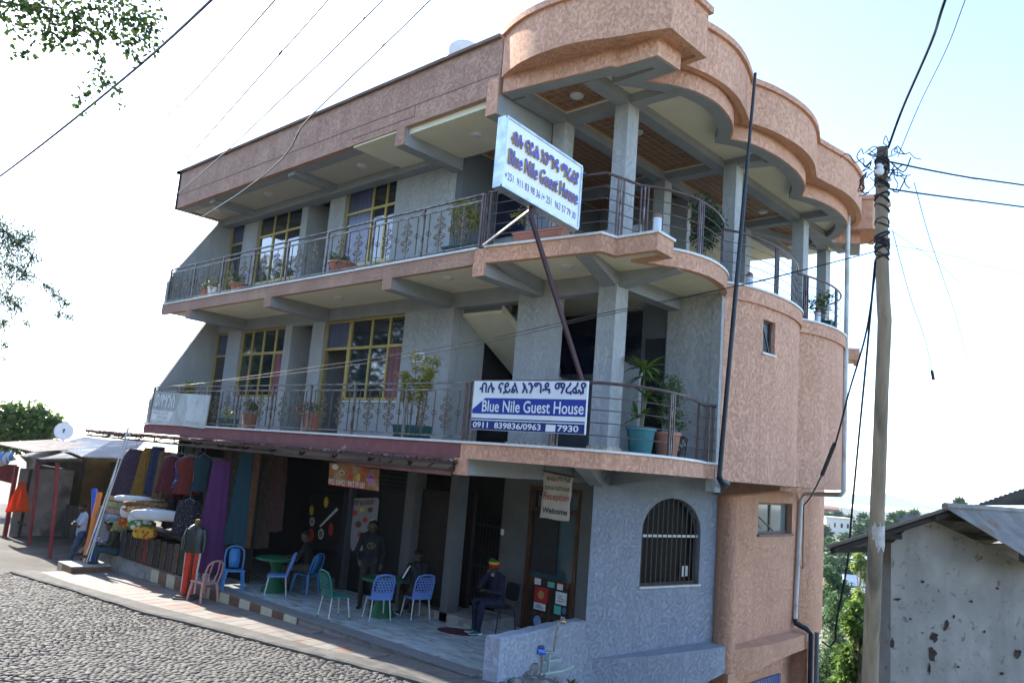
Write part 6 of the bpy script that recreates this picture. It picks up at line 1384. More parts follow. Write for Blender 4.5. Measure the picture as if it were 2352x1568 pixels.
# man in dark work clothes by the table left
J = sit(.455, face=(1, .2, -.2), wrL=(.42, .12, .76), wrR=(.42, -.1, .76), elL=(.22, .27, .74), elR=(.22, -.27, .74))
person('seated man in dark clothes behind the green table at the hanging fabrics', J, (mat('black_shirt', (.005, .005, .006), .8), mat('grey_khaki_trousers', (.05, .042, .033), .8), BLACKPAINT, HAIR), (-6.12, 1.5, 0), R(-140))
# man with the striped knitted cap by the reception
J = sit(.46, face=(1, -.25, .12), wrR=(.26, -.05, .46+.62), elR=(.33, -.2, .46+.36), handR=(-.25, .3, 1), curlR=(-1, .2, 0), wrL=(.26, -.06, .46+.30), elL=(.12, .27, .46+.28), handL=(.3, -1, 0), knL=(.46, .12, .56), anL=(.5, .1, .09), toL=(.7, .1, .02), anR=(.44, -.1, .09), toR=(.64, -.14, .02))
t, (Hd, hd, fwd, sd, N_) = person('seated man in a navy overall and striped knitted cap by the reception door', J, (mat('navy_overall', (.009, .012, .03), .8, var=.2, vs=8, bump=.5, bs=12), MATS['navy_overall'], mat('teal_trainers', (.01, .09, .11), .5), HAIR), (-1.42, 2.68, 0), R(-97), hair=False)
for i, (c, z0, z1) in enumerate((((.35, .02, .015), -.01, .045), ((.5, .33, .02), .045, .085), ((.02, .09, .03), .085, .145))):
    g = G(); n = 20; vs = []
    for z in (z0, (z0+z1)/2, z1):
        rr_ = .104*math.sqrt(max(.02, 1-((z-.02)/.13)**2)) if z > .02 else .104
        for k in range(n): a = 2*math.pi*k/n; vs.append(Hd+hd*(z+.015-.03*math.cos(a)*-1)+fwd*(rr_*math.cos(a)-.012)+sd*(rr_*math.sin(a)))
    g.add(vs, [(j*n+k, j*n+(k+1) % n, (j+1)*n+(k+1) % n, (j+1)*n+k) for j in range(2) for k in range(n)]+[tuple(range(2*n, 3*n))]); g.build('knitted_band', mat('knit_%d' % i, c, .9, bump=.6, bs=90), t, smooth=True)
g = G(); g.tube([N_+fwd*.05+sd*.05, N_+fwd*.075, N_+fwd*.05-sd*.05], .03, 8); g.build('collar', mat('checked_collar', (.35, .35, .34), .8, fleck=(50, .2, (.05, .05, .05), .1)), t, smooth=True)
for S_ in (-1, 1):
    a = Vector(J['anL' if S_ > 0 else 'anR']); g = G(); g.obox((a.x+.06, a.y, .012), (.13, 0, 0), (0, .046, 0), (0, 0, .012)); sole = g.build('shoe_sole', WHITE, t)
    g = G(); g.tube([(a.x-.02, a.y-.043, .05), (a.x+.04, a.y-.047, .035), (a.x+.09, a.y-.043, .06)], .006, 5); g.build('shoe_mark', WHITE, t)
# ================================================================ plants
def leaves(centers, radii, n, size, name, m, parent=None, droop=0., aspect=.45, seed=1, kind=None, shell=.5, wp_=.667):
    """n small pointed leaves spread through ellipsoid clumps"""
    r = np.random.default_rng(seed); C_ = np.array([tuple(c) for c in centers], float); Rr = np.array([(q, q, q) if np.isscalar(q) else q for q in radii], float)
    wts = Rr.prod(1)**wp_; k = r.choice(len(C_), n, p=wts/wts.sum())
    d = r.normal(size=(n, 3)); d /= np.linalg.norm(d, axis=1)[:, None]; rad = r.random(n)**shell
    P = C_[k]+d*rad[:, None]*Rr[k]
    a = r.normal(size=(n, 3)); a[:, 2] = a[:, 2]*.7-droop; a /= np.linalg.norm(a, axis=1)[:, None]
    b = np.cross(a, r.normal(size=(n, 3))); b /= np.linalg.norm(b, axis=1)[:, None]
    s = size*r.uniform(.6, 1.35, n)[:, None]; nrm = np.cross(a, b)
    V = np.stack([P, P+a*s*.4+b*s*aspect*.5+nrm*s*.06, P+a*s, P+a*s*.4-b*s*aspect*.5+nrm*s*.06], 1).reshape(-1, 3)
    me = bpy.data.meshes.new(name); me.vertices.add(len(V)); me.vertices.foreach_set('co', V.ravel())
    F = np.arange(4*n, dtype=np.int32).reshape(n, 4)
    me.loops.add(4*n); me.loops.foreach_set('vertex_index', F.ravel()); me.polygons.add(n); me.polygons.foreach_set('loop_start', np.arange(0, 4*n, 4, dtype=np.int32)); me.polygons.foreach_set('loop_total', np.full(n, 4, np.int32))
    me.update(calc_edges=True); me.materials.append(m); o = link(name, me, parent)
    if kind: o['kind'] = kind
    return o
TERRA = mat('terracotta_plastic', (.40, .17, .11), .5, var=.12); TEALP = mat('teal_planter_plastic', (.06, .22, .22), .45, var=.1); DTEAL = mat('dark_teal_planter', (.015, .075, .075), .45, var=.1); SOIL = mat('dark_soil', (.03, .022, .016), .95, var=.3)
LG = leafmat('mid_green_leaf', (.065, .12, .03)); LY = leafmat('yellow_green_leaf', (.26, .25, .04)); LD = leafmat('dark_green_leaf', (.03, .065, .025)); LB = leafmat('bright_green_leaf', (.11, .20, .035)); LE = leafmat('grey_green_leaf', (.06, .10, .055)); LR = leafmat('red_petal', (.5, .02, .015))
STEMM = mat('brown_stem', (.10, .075, .045), .8, var=.2)
def pot(t, r, h, m):
    g = G(); g.lathe([(r*.68, 0), (r*.72, .01), (r*.92, h*.86), (r*.94, h*.88), (r*1.02, h*.89), (r*1.02, h), (r*.92, h), (r*.88, h*.93)], (0, 0, 0), 24, cap=False); g.lathe([(.001, .006), (r*.7, .006)], (0, 0, 0), 24, cap=False); p = g.build('pot', m, t, smooth=True)
    g = G(); g.lathe([(.001, h*.92), (r*.9, h*.92)], (0, 0, 0), 20, cap=False); g.build('soil', SOIL, p)
def planter(t, l, w, h, m):
    g = G(); g.add([(-l*.45, -w*.42, 0), (l*.45, -w*.42, 0), (l*.45, w*.42, 0), (-l*.45, w*.42, 0), (-l/2, -w/2, h), (l/2, -w/2, h), (l/2, w/2, h), (-l/2, w/2, h), (-l*.47, -w*.44, h), (l*.47, -w*.44, h), (l*.47, w*.44, h), (-l*.47, w*.44, h), (-l*.47, -w*.44, h-.03), (l*.47, -w*.44, h-.03), (l*.47, w*.44, h-.03), (-l*.47, w*.44, h-.03)],
          [(0, 3, 2, 1), (0, 1, 5, 4), (1, 2, 6, 5), (2, 3, 7, 6), (3, 0, 4, 7), (4, 5, 9, 8), (5, 6, 10, 9), (6, 7, 11, 10), (7, 4, 8, 11), (8, 9, 13, 12), (9, 10, 14, 13), (10, 11, 15, 14), (11, 8, 12, 15), (12, 13, 14, 15)]); p = g.build('planter', m, t)
    g = G(); n = int(l/.035)
    for k in range(n): x = -l*.44+l*.88*k/(n-1); g.box(x-.006, x+.006, -w*.47-.004, -w*.46, .02, h-.03)
    g.box(-l/2-.012, l/2+.012, -w/2-.012, -w/2+.004, h-.035, h); g.build('rim', m, p)
def stems(t, base_z, tops, r=.006, m=STEMM, root=.04):
    g = G()
    for p in tops: p = Vector(p); b = Vector((p.x*root*3, p.y*root*3, base_z)); g.tube([b, b.lerp(p, .5)+Vector((random.uniform(-.03, .03), random.uniform(-.03, .03), 0)), p], [r*1.3, r, r*.5], 5)
    return g.build('stem', m, t, smooth=True)
def shrub(label, loc, potf, clumps, nl, size, m, stem=True, rz=0, group=None, base=.2, **k):
    t = thing('potted_plant', label, 'plant', loc, rz, group)
    potf(t); cs = [Vector(c[:3]) for c in clumps]
    if stem: stems(t, base, cs)
    leaves(cs, [c[3] for c in clumps], nl, size, 'foliage', m, t, seed=len(label)+nl, **k); return t
GP = 'potted plants on the balconies'
def cl(n, h0, h1, rx, ry, r, seed): q = random.Random(seed); return [(q.uniform(-rx, rx), q.uniform(-ry, ry), q.uniform(h0, h1), q.uniform(.7, 1.3)*r) for _ in range(n)]
p = ony(.7, 432, 905); shrub('round yellowish shrub showing above the faded board', (p.x, .7, Z1), lambda t: pot(t, .2, .35, TERRA), [(0, 0, .95, .2), (.1, 0, 1.05, .16), (-.1, .05, 1.0, .15)], 700, .06, LY, base=.3, group=GP)
shrub('teal planter with a small red flowering plant behind the faded board', (-8.62, .45, Z1), lambda t: planter(t, .62, .22, .22, DTEAL), cl(4, .25, .4, .2, .05, .1, 1), 160, .05, LG, group=GP)
shrub('terracotta pot with low green plant in the third railing bay of the first floor', (-7.55, .4, Z1), lambda t: pot(t, .19, .36, TERRA), cl(5, .4, .58, .14, .12, .11, 2), 260, .07, LG, base=.32, group=GP)
t = shrub('terracotta pot with red flowers in front of the open door', (-5.02, .4, Z1), lambda t: pot(t, .22, .4, TERRA), cl(6, .45, .6, .25, .15, .1, 3), 220, .06, LG, base=.35, group=GP); leaves([(.1, -.1, .55), (-.25, -.1, .52), (.0, -.12, .6)], [.07, .06, .06], 90, .05, 'flowers', LR, t, seed=5)
q = random.Random(4); tops = [(q.uniform(-.42, .42), q.uniform(-.08, .08), q.uniform(.9, 1.55)) for _ in range(12)]
t = thing('potted_plant', 'tall feathery yellow green plant in a long teal planter on the first floor', 'plant', (-1.78, .42, Z1), 0, GP); planter(t, .85, .24, .24, DTEAL); stems(t, .2, tops, .006, STEMM, .2)
cc = [Vector(a)*(f) for a in tops for f in (1, .85, .68)]; leaves([Vector((c.x*1.1, c.y, c.z)) for c in cc], [(.14, .1, .09)]*len(cc), 1500, .085, 'foliage', LY, t, seed=9, aspect=.3)
# big pots on the corner gallery
t = thing('potted_plant', 'dracaena with broad drooping leaves in a large teal pot', 'plant', (2.02, 2.1, Z1), 0, GP); pot(t, .25, .46, TEALP); stems(t, .42, [(.0, 0, 1.45), (.05, .03, 1.0)], .018, mat('pale_cane', (.22, .19, .12), .8))
def blades(t, c, n, L_, w, m, lift=.5, seed=1):
    g = G(); qq = random.Random(seed); c = Vector(c)
    for k in range(n):
        a = 2*math.pi*k/n*2.4; e = qq.uniform(-.1, 1.)*lift; d = Vector((math.cos(a), math.sin(a), 0)); s_ = Vector((-d.y, d.x, 0)); L2 = L_*qq.uniform(.75, 1.15); vs = []
        for i in range(6): tt = i/5; p = c+d*(L2*tt*.95)+Vector((0, 0, L2*(e*tt-(.55*tt*tt)*(1-.3*e)))); ww = w*math.sin(math.pi*min(1, .12+.88*tt)*.98); vs += [p-s_*ww/2+Vector((0, 0, ww*.15)), p, p+s_*ww/2+Vector((0, 0, ww*.15))]
        g.add(vs, [(3*i+j, 3*i+3+j, 3*i+4+j, 3*i+1+j) for i in range(5) for j in range(2)])
    o = g.build('foliage', m, t, smooth=True, fix=False)
blades(t, (0, 0, 1.42), 26, .42, .075, LB, .9, 2); blades(t, (.03, 0, 1.3), 14, .36, .07, LG, .2, 3); blades(t, (.05, .02, .95), 14, .3, .07, LB, 1.3, 4); blades(t, (-.05, -.05, .6), 12, .34, .075, LB, 1.2, 5)
shrub('weeping fig bush in a terracotta pot beside the dracaena', (2.25, 2.55, Z1), lambda t: pot(t, .23, .42, TERRA), [(0, 0, .75, .24), (.05, 0, 1.0, .26), (0, .05, 1.2, .22), (.1, .1, .6, .2)], 1500, .055, LG, base=.38, group=GP, droop=.8)
t = thing('waste_bin', 'black patterned waste bin with lid near the end of the curved gallery', 'bin', (2.1, 3.15, Z1)); g = G(); g.lathe([(.13, 0), (.16, .32), (.16, .33)], (0, 0, 0), 20); g.build('bin_body', mat('black_white_pattern', (.015, .018, .02), .4, fleck=(16, .2, (.3, .32, .33), .05)), t, smooth=True); g = G(); g.lathe([(.17, .33), (.17, .36), (.12, .40), (.01, .41)], (0, 0, 0), 20); g.build('lid', BLACKPAINT, t, smooth=True)
# second floor
shrub('terracotta pot with a spindly plant at the left end of the top balcony', (-10.55, .35, Z2), lambda t: pot(t, .15, .3, TERRA), cl(5, .35, .55, .15, .1, .1, 6), 200, .05, LG, base=.25, group=GP)
shrub('white pot with a leafy plant near the left end of the top balcony', (-10.1, .33, Z2), lambda t: pot(t, .16, .32, WHITE), cl(5, .35, .6, .18, .1, .1, 7), 220, .055, LG, base=.25, group=GP)
shrub('terracotta pot with a bushy green plant before the first top floor window', (-8.75, .33, Z2), lambda t: pot(t, .23, .28, TERRA), cl(7, .3, .55, .26, .1, .12, 8), 420, .06, LG, base=.22, group=GP)
shrub('wide terracotta bowl with low grassy plant before the blue glazed door', (-4.4, .3, Z2), lambda t: pot(t, .3, .3, TERRA), cl(8, .3, .42, .22, .12, .1, 9), 700, .06, LB, base=.22, group=GP)
q = random.Random(14); tops = [(q.uniform(-.4, .4), q.uniform(-.08, .08), q.uniform(.55, 1.1)) for _ in range(12)]
t = thing('potted_plant', 'yellow green shrub in a long teal planter near the top balcony corner', 'plant', (-.75, .3, Z2), 0, GP); planter(t, .85, .24, .2, DTEAL); stems(t, .17, tops, .006, STEMM, .2); leaves([Vector(a)*f for a in tops for f in (1, .8)], [.12]*24, 800, .06, 'foliage', LY, t, seed=19)
q = random.Random(15); tops = [(q.uniform(-.5, .5), q.uniform(-.08, .08), q.uniform(.5, 1.15)) for _ in range(14)]
t = thing('potted_plant', 'leafy shrub in a long terracotta planter behind the projecting sign', 'plant', (1.0, .42, Z2), R(6), GP); planter(t, 1.0, .26, .24, TERRA); stems(t, .2, tops, .006, STEMM, .2); leaves([Vector(a)*f for a in tops for f in (1, .8)], [.13]*28, 1000, .06, 'foliage', LY, t, seed=20)
shrub('weeping fig in a teal pot on the front lobe of the top balcony', (2.3, 3.35, Z2), lambda t: pot(t, .2, .35, TEALP), [(0, 0, .8, .25), (.05, 0, 1.15, .3), (-.1, .1, 1.45, .24), (.2, 0, 1.0, .25), (.12, -.1, .65, .2)], 1400, .075, LD, base=.3, group=GP, droop=.6)
shrub('sparse shrub in a dark planter on the far lobe of the top balcony', (2.45, 8.65, Z2), lambda t: planter(t, .4, .22, .2, DTEAL), cl(8, .4, .85, .3, .35, .14, 16), 420, .08, LG, base=.17, group=GP)
t = thing('weed', 'green weed growing at the edge of the rubble below the ledge', 'plant', (1.32, 1.75, gz(1.32, 1.75))); leaves(cl(5, .05, .2, .1, .1, .08, 3) and [Vector(c[:3]) for c in cl(6, .05, .25, .12, .12, .08, 3)], [.09]*6, 260, .07, 'foliage', LG, t, seed=2); stems(t, 0, [(0, 0, .2), (.08, .05, .18), (-.08, 0, .2)], .005)
# ---------------------------------------------------------------- trees
BARK = mat('grey_brown_bark', (.13, .105, .08), .9, var=.3, vs=5, bump=.8, bs=18)
def tree(name, label, base, top, r, clumps, nl, size, m, group=None, droop=.1, limbs=True, aspect=.45, lm=BARK, shell=.5, chain=0., wp_=.667):
    base = Vector(base); t = thing(name, label, 'tree', base, 0, group); top = Vector(top)-base
    g = G(); mid = top*.5+Vector((random.uniform(-.06, .06), random.uniform(-.06, .06), 0))*top.length; g.tube([(0, 0, -.3), top*.12, mid, top], [r*1.25, r, r*.7, r*.35], 9); tr = g.build('trunk', lm, t, smooth=True)
    cs = [Vector(c[:3])-base for c in clumps]
    if chain:
        done = [top]; todo = list(cs)
        while todo:
            i, j = min(((i, j) for i in range(len(todo)) for j in range(len(done))), key=lambda q: (todo[q[0]]-done[q[1]]).length)
            c, a = todo.pop(i), done[j]; q = G(); q.tube([a, a.lerp(c, .5)+Vector((0, 0, .12*(c-a).length)), c], [chain, chain*.8, chain*.6], 5); q.build('limb', lm, tr, smooth=True); done.append(c); chain = max(chain*.93, .006)
    elif limbs:
        for c in cs:
            f = min(.95, max(.3, (c.z-.0)/max(.1, top.z)*.7)); a = mid*(f/.5) if f < .5 else mid.lerp(top, (f-.5)/.5)
            q = G(); q.tube([a, a.lerp(c, .5)+Vector((random.uniform(-.1, .1), random.uniform(-.1, .1), random.uniform(0, .15)))*(c-a).length*.6, c], [r*.35, r*.22, r*.06], 5); q.build('limb', lm, tr, smooth=True)
    leaves(cs, [c[3] for c in clumps], nl, size, 'crown', m, t, seed=nl, droop=droop, aspect=aspect, shell=shell, wp_=wp_); return t
def pc(d, x, y, r): return (*at(d, x, y), r)
# overhanging street tree at the upper left (its trunk stands beyond the frame)
H1 = leafmat('backlit_heart_leaf', (.045, .085, .022), .35, .45)
cl1 = [pc(7.2, x, y, r*1.25) for x, y, r in ((20, 10, .22), (70, 25, .26), (120, 20, .28), (170, 30, .27), (215, 20, .25), (260, 35, .24), (310, 40, .2), (340, 60, .16), (110, 70, .16), (140, 95, .12), (170, 70, .16), (290, 70, .18), (330, 90, .13), (215, 85, .08), (225, 120, .07), (235, 145, .06), (225, 175, .1), (245, 195, .08), (205, 215, .1), (180, 230, .07), (190, 255, .035), (272, 210, .05), (278, 238, .04), (60, 120, .06), (45, 130, .05), (300, 110, .1), (320, 140, .06), (-40, 0, .4), (-80, -60, .5), (30, -60, .4), (150, -60, .5), (270, -50, .4))]
tree('street_tree', 'street tree with heart shaped leaves, its branches hanging in from above', (-2.6, -10.4, gz(-2.6, -10.4)), Vector(at(8, 60, -250)), .22, cl1, 2300, .055, H1, droop=.7, aspect=.75, chain=.022, wp_=.5)
# drooping tree at the left edge
D1 = leafmat('drooping_leaf', (.085, .13, .08), .3, .55)
cl2 = [pc(13, x, y, r) for x, y, r in ((10, 530, .3), (40, 560, .28), (65, 540, .2), (75, 590, .18), (20, 610, .32), (55, 630, .25), (10, 680, .3), (40, 700, .22), (5, 740, .2), (12, 790, .1), (10, 820, .06), (105, 655, .1), (125, 675, .15), (150, 695, .14), (158, 725, .1), (135, 720, .08), (60, 740, .08), (-40, 560, .5), (-50, 660, .5), (-40, 480, .4))]
tree('pepper_tree', 'drooping small leaved tree at the edge of the street beyond the dirt yard', tuple(at(13, -190, 1390).xy)+(gz(*at(13, -190, 1390).xy),), Vector(at(13, -150, 430)), .2, cl2, 14000, .05, D1, droop=1.6, aspect=.3, chain=.022, wp_=.55)
# dense tree behind the stalls
cl3 = [pc(36, x, y, r) for x, y, r in ((15, 960, .6), (50, 952, .6), (85, 958, .6), (115, 965, .5), (130, 985, .5), (70, 985, 1.0), (30, 995, 1.0), (105, 1000, .8), (10, 1010, .8), (-30, 980, 1.2), (130, 960, .35), (78, 938, .45), (40, 932, .3), (12, 935, .4), (100, 942, .28), (140, 975, .25))]
b = at(36, 70, 1150); tree('leafy_tree', 'dense green leafy tree rising behind the tin roofed stalls', (b.x, b.y, -.9), Vector(at(36, 70, 985)), .3, cl3, 5200, .25, leafmat('stall_tree_leaf', (.09, .17, .04), .45, .35), droop=.3, shell=.9)
# ================================================================ stalls at the left
TINR = mat('galvanised_roof_sheet', (.16, .18, .205), .7, metal=.15, var=.2, vs=1.5, stain=(.38, .36, .34), ss=1.2, st=.6); RUSTY = mat('old_corrugated_iron', (.20, .18, .155), .6, metal=.3, var=.35, vs=3, stain=(.15, .085, .05), ss=2, st=.58)
def sheet(name, P, m, parent, loc, ribs=14, amp=.02, along=0, n2=4):
    """bilinear corrugated sheet between four corners (a,b,c,d)"""
    a, b, c, d = map(Vector, P); nrm = (b-a).cross(d-a).normalized(); nu = ribs*4; g = G(); vs = []
    for j in range(n2+1):
        for i in range(nu+1):
            u, v = i/nu, j/n2; p = a.lerp(b, u).lerp(d.lerp(c, u), v); vs.append(p+nrm*amp*math.sin(2*math.pi*ribs*u)-Vector(loc))
    g.add(vs, [(j*(nu+1)+i, j*(nu+1)+i+1, (j+1)*(nu+1)+i+1, (j+1)*(nu+1)+i) for j in range(n2) for i in range(nu)])
    o = g.build(name, m, parent, smooth=False, fix=False); o.modifiers.new('s', 'SOLIDIFY').thickness = .004; return o
def G5(x, y): return (x*.27344, 888.1+y*.27344)
zst = dz(-17, 0)
st1 = thing('market_stall', 'open market stall with tin roof sheets on thin red posts', 'stall', (-17, .5, zst)); loc = st1.location.copy()
FL, FR_, BL, BR = ony(-.75, *G5(340, 605)), ony(-.75, *G5(650, 597)), ony(1.2, *G5(160, 575)), ony(1.2, *G5(450, 515))
sheet('roof_sheet', (FL, FR_, BR, BL), TINR, st1, loc, 20)
U = [ony(-.4, *G5(690, 585)), ony(1.25, *G5(447, 487)), ony(3.2, *G5(720, 420)), ony(3.2, *G5(945, 450))]
sheet('roof_sheet', (U[1], U[0], U[3], U[2]), TINR, st1, loc, 22)
V_ = [ony(-.38, *G5(700, 588)), ony(.75, *G5(1080, 602)), ony(3.15, *G5(1230, 440)), ony(3.18, *G5(950, 448))]
sheet('roof_sheet', V_, TINR, st1, loc, 26)
REDP = mat('red_painted_post', (.22, .03, .03), .6, var=.2)
for (tx, ty, yy), (bx__, by__) in (((325, 615, -.3), (-18.87, -.27)), ((480, 640, -.66), (-15.70, -.66))):
    tp = ony(yy, *G5(tx, ty)); g = G(); g.tube([Vector((bx__, by__, dz(bx__, 0)-.02))-loc, Vector((bx__, by__, 0)).lerp(tp, .6)-loc+Vector((.04, 0, 0)), tp-loc], .055, 8); g.build('post', REDP, st1, smooth=True)
CORR = mat('dull_corrugated_panel', (.12, .115, .10), .6, metal=.3, var=.4, vs=2.5, stretch=(6, 6, .4))
wa, wb = ony(1.5, *G5(225, 1210)), ony(1.5, *G5(640, 1200)); wa.z = zst; wb.z = zst
sheet('front_panel', (wa, wb, wb+Vector((0, 0, 1.05)), wa+Vector((0, 0, 1.05))), CORR, st1, loc, 26, .015)
OCH = mat('ochre_mud_wall', (.16, .105, .045), .9, var=.3, vs=2, bump=.5, bs=12)
g = G(); g.box(wa.x-.5, -13.6, 3.0, 3.15, zst, zst+2.6); g.v = [tuple(Vector(p)-loc) for p in g.v]; g.build('back_wall', OCH, st1)
g = G(); g.box(wa.x-.1, wa.x, 1.4, 3.0, zst, zst+2.5); g.v = [tuple(Vector(p)-loc) for p in g.v]; g.build('side_wall', mat('patchy_plaster', (.24, .22, .20), .9, var=.25, vs=2, bump=.4, bs=9, stain=(.10, .09, .08), ss=1.2, st=.56), st1)
g = G(); g.bar(FL-loc+Vector((0, .1, -.05)), FR_-loc+Vector((0, .1, -.05)), .06); g.build('eave_beam', mat('grey_timber', (.12, .10, .08), .8, var=.3), st1)
for k in range(3): q = G(); x = -17.6+1.1*k; q.tube([Vector((x, 2.8, zst))-loc, Vector((x+.05, 2.8, zst+2.6))-loc], .05, 7); q.build('pole', MATS['grey_timber'], st1, smooth=True)
# end wall of the shop beside the stall and low plaster wall
lw2 = G(); p0_, p1_ = ony(.55, *G5(805, 1030)), ony(.4, *G5(965, 1040)); 
lw2.prism([(p0_.x, .5), (-13.1, .35), (-13.1, .55), (p0_.x, .72)], zst, .95); o = lw2.build('plaster_wall', mat('grey_plaster_wall', (.22, .215, .20), .9, var=.2, vs=2, bump=.4, bs=12)); tag(o, 'low grey plaster wall behind the two seated men', 'wall')
# red shop
rs = thing('red_shop', 'red corrugated shop with open door and striped cloth at its eave', 'shop', (-22.5, .2, dz(-22, 0))); loc = rs.location.copy(); zr_ = loc.z
REDC = mat('red_corrugated', (.24, .035, .04), .6, var=.2, vs=2)
ra_, rb_ = Vector((-25.5, -.2, zr_)), Vector((-21.5, -.2, zr_))
sheet('front_panel', (ra_, ra_+Vector((1.6, 0, 0)), ra_+Vector((1.6, 0, 2.2)), ra_+Vector((0, 0, 2.2))), REDC, rs, loc, 14, .015); sheet('front_panel', (Vector((-23.9, -.2, zr_+1.75)), Vector((-21.7, -.2, zr_+1.75)), Vector((-21.7, -.2, zr_+2.4)), Vector((-23.9, -.2, zr_+2.3))), REDC, rs, loc, 18, .015)
for x in (-23.9, -21.6): g = G(); g.box(x-.06, x+.06, -.28, -.16, zr_-.02, zr_+2.35); g.v = [tuple(Vector(p)-loc) for p in g.v]; g.build('door_post', REDP, rs)
g = G(); g.box(-25.5, -21.55, 1.5, 1.6, zr_, zr_+2.3); g.v = [tuple(Vector(p)-loc) for p in g.v]; g.build('back_wall', ROOM, rs)
g = G(); g.box(-21.6, -21.5, -.1, 1.6, zr_, zr_+2.3); g.v = [tuple(Vector(p)-loc) for p in g.v]; g.build('side_wall', MATS['patchy_plaster'], rs)
for z in (.5, 1.0): g = G(); g.box(-23.8, -21.7, .6, 1.2, zr_+z, zr_+z+.03); g.v = [tuple(Vector(p)-loc) for p in g.v]; g.build('shelf', SHM, rs)
E0, E1, E2, E3 = ony(-.7, *G5(-60, 470)), ony(-.7, *G5(290, 545)), ony(1.8, *G5(250, 520)), ony(1.8, *G5(-60, 455))
sheet('roof_sheet', (E0, E1, E1+Vector((-1.2, 2.4, .25)), E0+Vector((-1.2, 2.4, .25))), RUSTY, rs, loc, 20)
STRP = mat('blue_white_striped_cloth', (.10, .22, .55), .8, stripes=[(0, .45, (.6, .62, .63), .5)])
g = G(); n = 14; vs = []
for i in range(n+1):
    u = i/n; a = ony(-.6, *G5(-30+175*u, 545)); b = ony(-.6, *G5(-30+175*u, 660+15*math.sin(u*5)-40*u)); 
    for k in range(5): p = a.lerp(b, k/4)+Vector((0, -.08*math.sin(math.pi*k/4)-.04*math.sin(u*20), 0)); vs.append(p-loc)
g.add(vs, [(5*i+k, 5*i+5+k, 5*i+6+k, 5*i+1+k) for i in range(n) for k in range(4)]); o = g.build('striped_cloth', STRP, rs, smooth=True, fix=False); o.modifiers.new('s', 'SOLIDIFY').thickness = .006
# orange cloth on a dark pole
pp = thing('clothes_pole', 'dark forked pole standing in the dirt before the stall', 'pole', (-21.05, .05, dz(-21, 0))); g = G(); g.tube([(0, 0, -.05), (.02, 0, 1.2), (.08, 0, 2.3)], .05, 7); g.tube([(.02, 0, .45), (-.35, 0, .5)], .03, 6); g.tube([(.02, 0, .5), (.45, 0, .48)], .03, 6); g.build('pole_shaft', mat('dark_timber', (.035, .03, .026), .9), pp, smooth=True)
g = G(); n, mm = 12, 10; vs = []; oc0 = Vector((-20.95, -.12, dz(-21, 0)))
ta, tb_ = ony(-.15, *G5(195, 795)), ony(-.15, *G5(145, 1050))
for j in range(mm+1):
    for i in range(n+1): v, u = j/mm, i/n; w = .18+.55*v; p = ta.lerp(tb_, v)+rt*((u-.5)*w)+Vector((0, -.05*math.sin(u*9+v*2), 0)); vs.append(p-oc0)
g.add(vs, [(j*(n+1)+i, j*(n+1)+i+1, (j+1)*(n+1)+i+1, (j+1)*(n+1)+i) for j in range(mm) for i in range(n)]); o = g.build('hanging_cloth', leafmat('bright_orange_cloth', (.75, .10, .02), .1, .4), smooth=True, fix=False); o.location = oc0; o.modifiers.new('s', 'SOLIDIFY').thickness = .005; tag(o, 'bright orange cloth hung on the dark pole', 'cloth')
# satellite dish
dc = ony(1.9, *G5(537, 372)); dd_ = thing('satellite_dish', 'white satellite dish on the tin roof behind the stall', 'dish', dc-Vector((0, 0, .55))); loc = dd_.location.copy(); rad = 75*.27344/FD*(dc-CAM).dot(fw)
nf = (CAM-dc).normalized(); nf = (nf+Vector((.25, -.1, .25))).normalized(); a_ = nf.orthogonal().normalized(); b_2 = nf.cross(a_); g = G(); vs = []
for k, rr_ in enumerate((.02, .35, .7, 1.)):
    for i in range(24): an = 2*math.pi*i/24; vs.append(dc+(a_*math.cos(an)+b_2*math.sin(an))*rad*rr_-nf*(.18*rad*(1-rr_**2))-loc)
g.add(vs, [(k*24+i, k*24+(i+1) % 24, (k+1)*24+(i+1) % 24, (k+1)*24+i) for k in range(3) for i in range(24)]+[tuple(range(24))]); o = g.build('reflector', WHITE, dd_, smooth=True, fix=False); o.modifiers.new('s', 'SOLIDIFY').thickness = .01
g = G(); g.tube([dc-nf*.15*rad-loc, dc-nf*.3*rad-Vector((0, 0, .2))-loc, Vector((dc.x, dc.y+.05, dc.z-.75))-loc], .03, 7); g.build('mast', STEEL, dd_); g = G(); g.tube([dc+(a_*-.2)*rad-loc-nf*.1*rad, dc+nf*rad*.7-loc], .012, 5); g.ball(dc+nf*rad*.7-loc, .05); g.build('feed_arm', STEEL, dd_)
# lower roof carrying the dish (small hut behind the stall)
hu = thing('hut', 'small hut behind the stall whose tin roof carries the satellite dish', 'hut', (dc.x, dc.y+1.4, dz(dc.x, 0))); loc = hu.location.copy()
g = G(); g.box(-2.2, 2.2, -1.2, 1.6, 0, dc.z-.85-loc.z); g.build('wall', OCH, hu); rz0 = Vector((dc.x, dc.y+.2, dc.z-.8)); sheet('roof_sheet', (rz0+Vector((-2.4, -.4, 0)), rz0+Vector((2.4, -.4, 0)), rz0+Vector((2.4, 3.0, .15)), rz0+Vector((-2.4, 3.0, .15))), TINR, hu, loc, 26)
# roof water tank seen over the parapet
g = G(); g.ball((0, 0, 0), (.75, .75, .42), 20, 9); g.lathe([(.72, -1.2), (.75, -.05)], (0, 0, 0), 20); o = g.build('roof_water_tank', mat('pale_tank_plastic', (.55, .57, .58), .5), smooth=True); tp = ony(3.2, 1066, 112); o.location = tp+Vector((0, 0, -.12)); o.scale = (.62, .62, .62); tag(o, 'pale round water tank on the flat roof behind the parapet', 'tank')
o.location.z = max(9.96+.74, o.location.z)
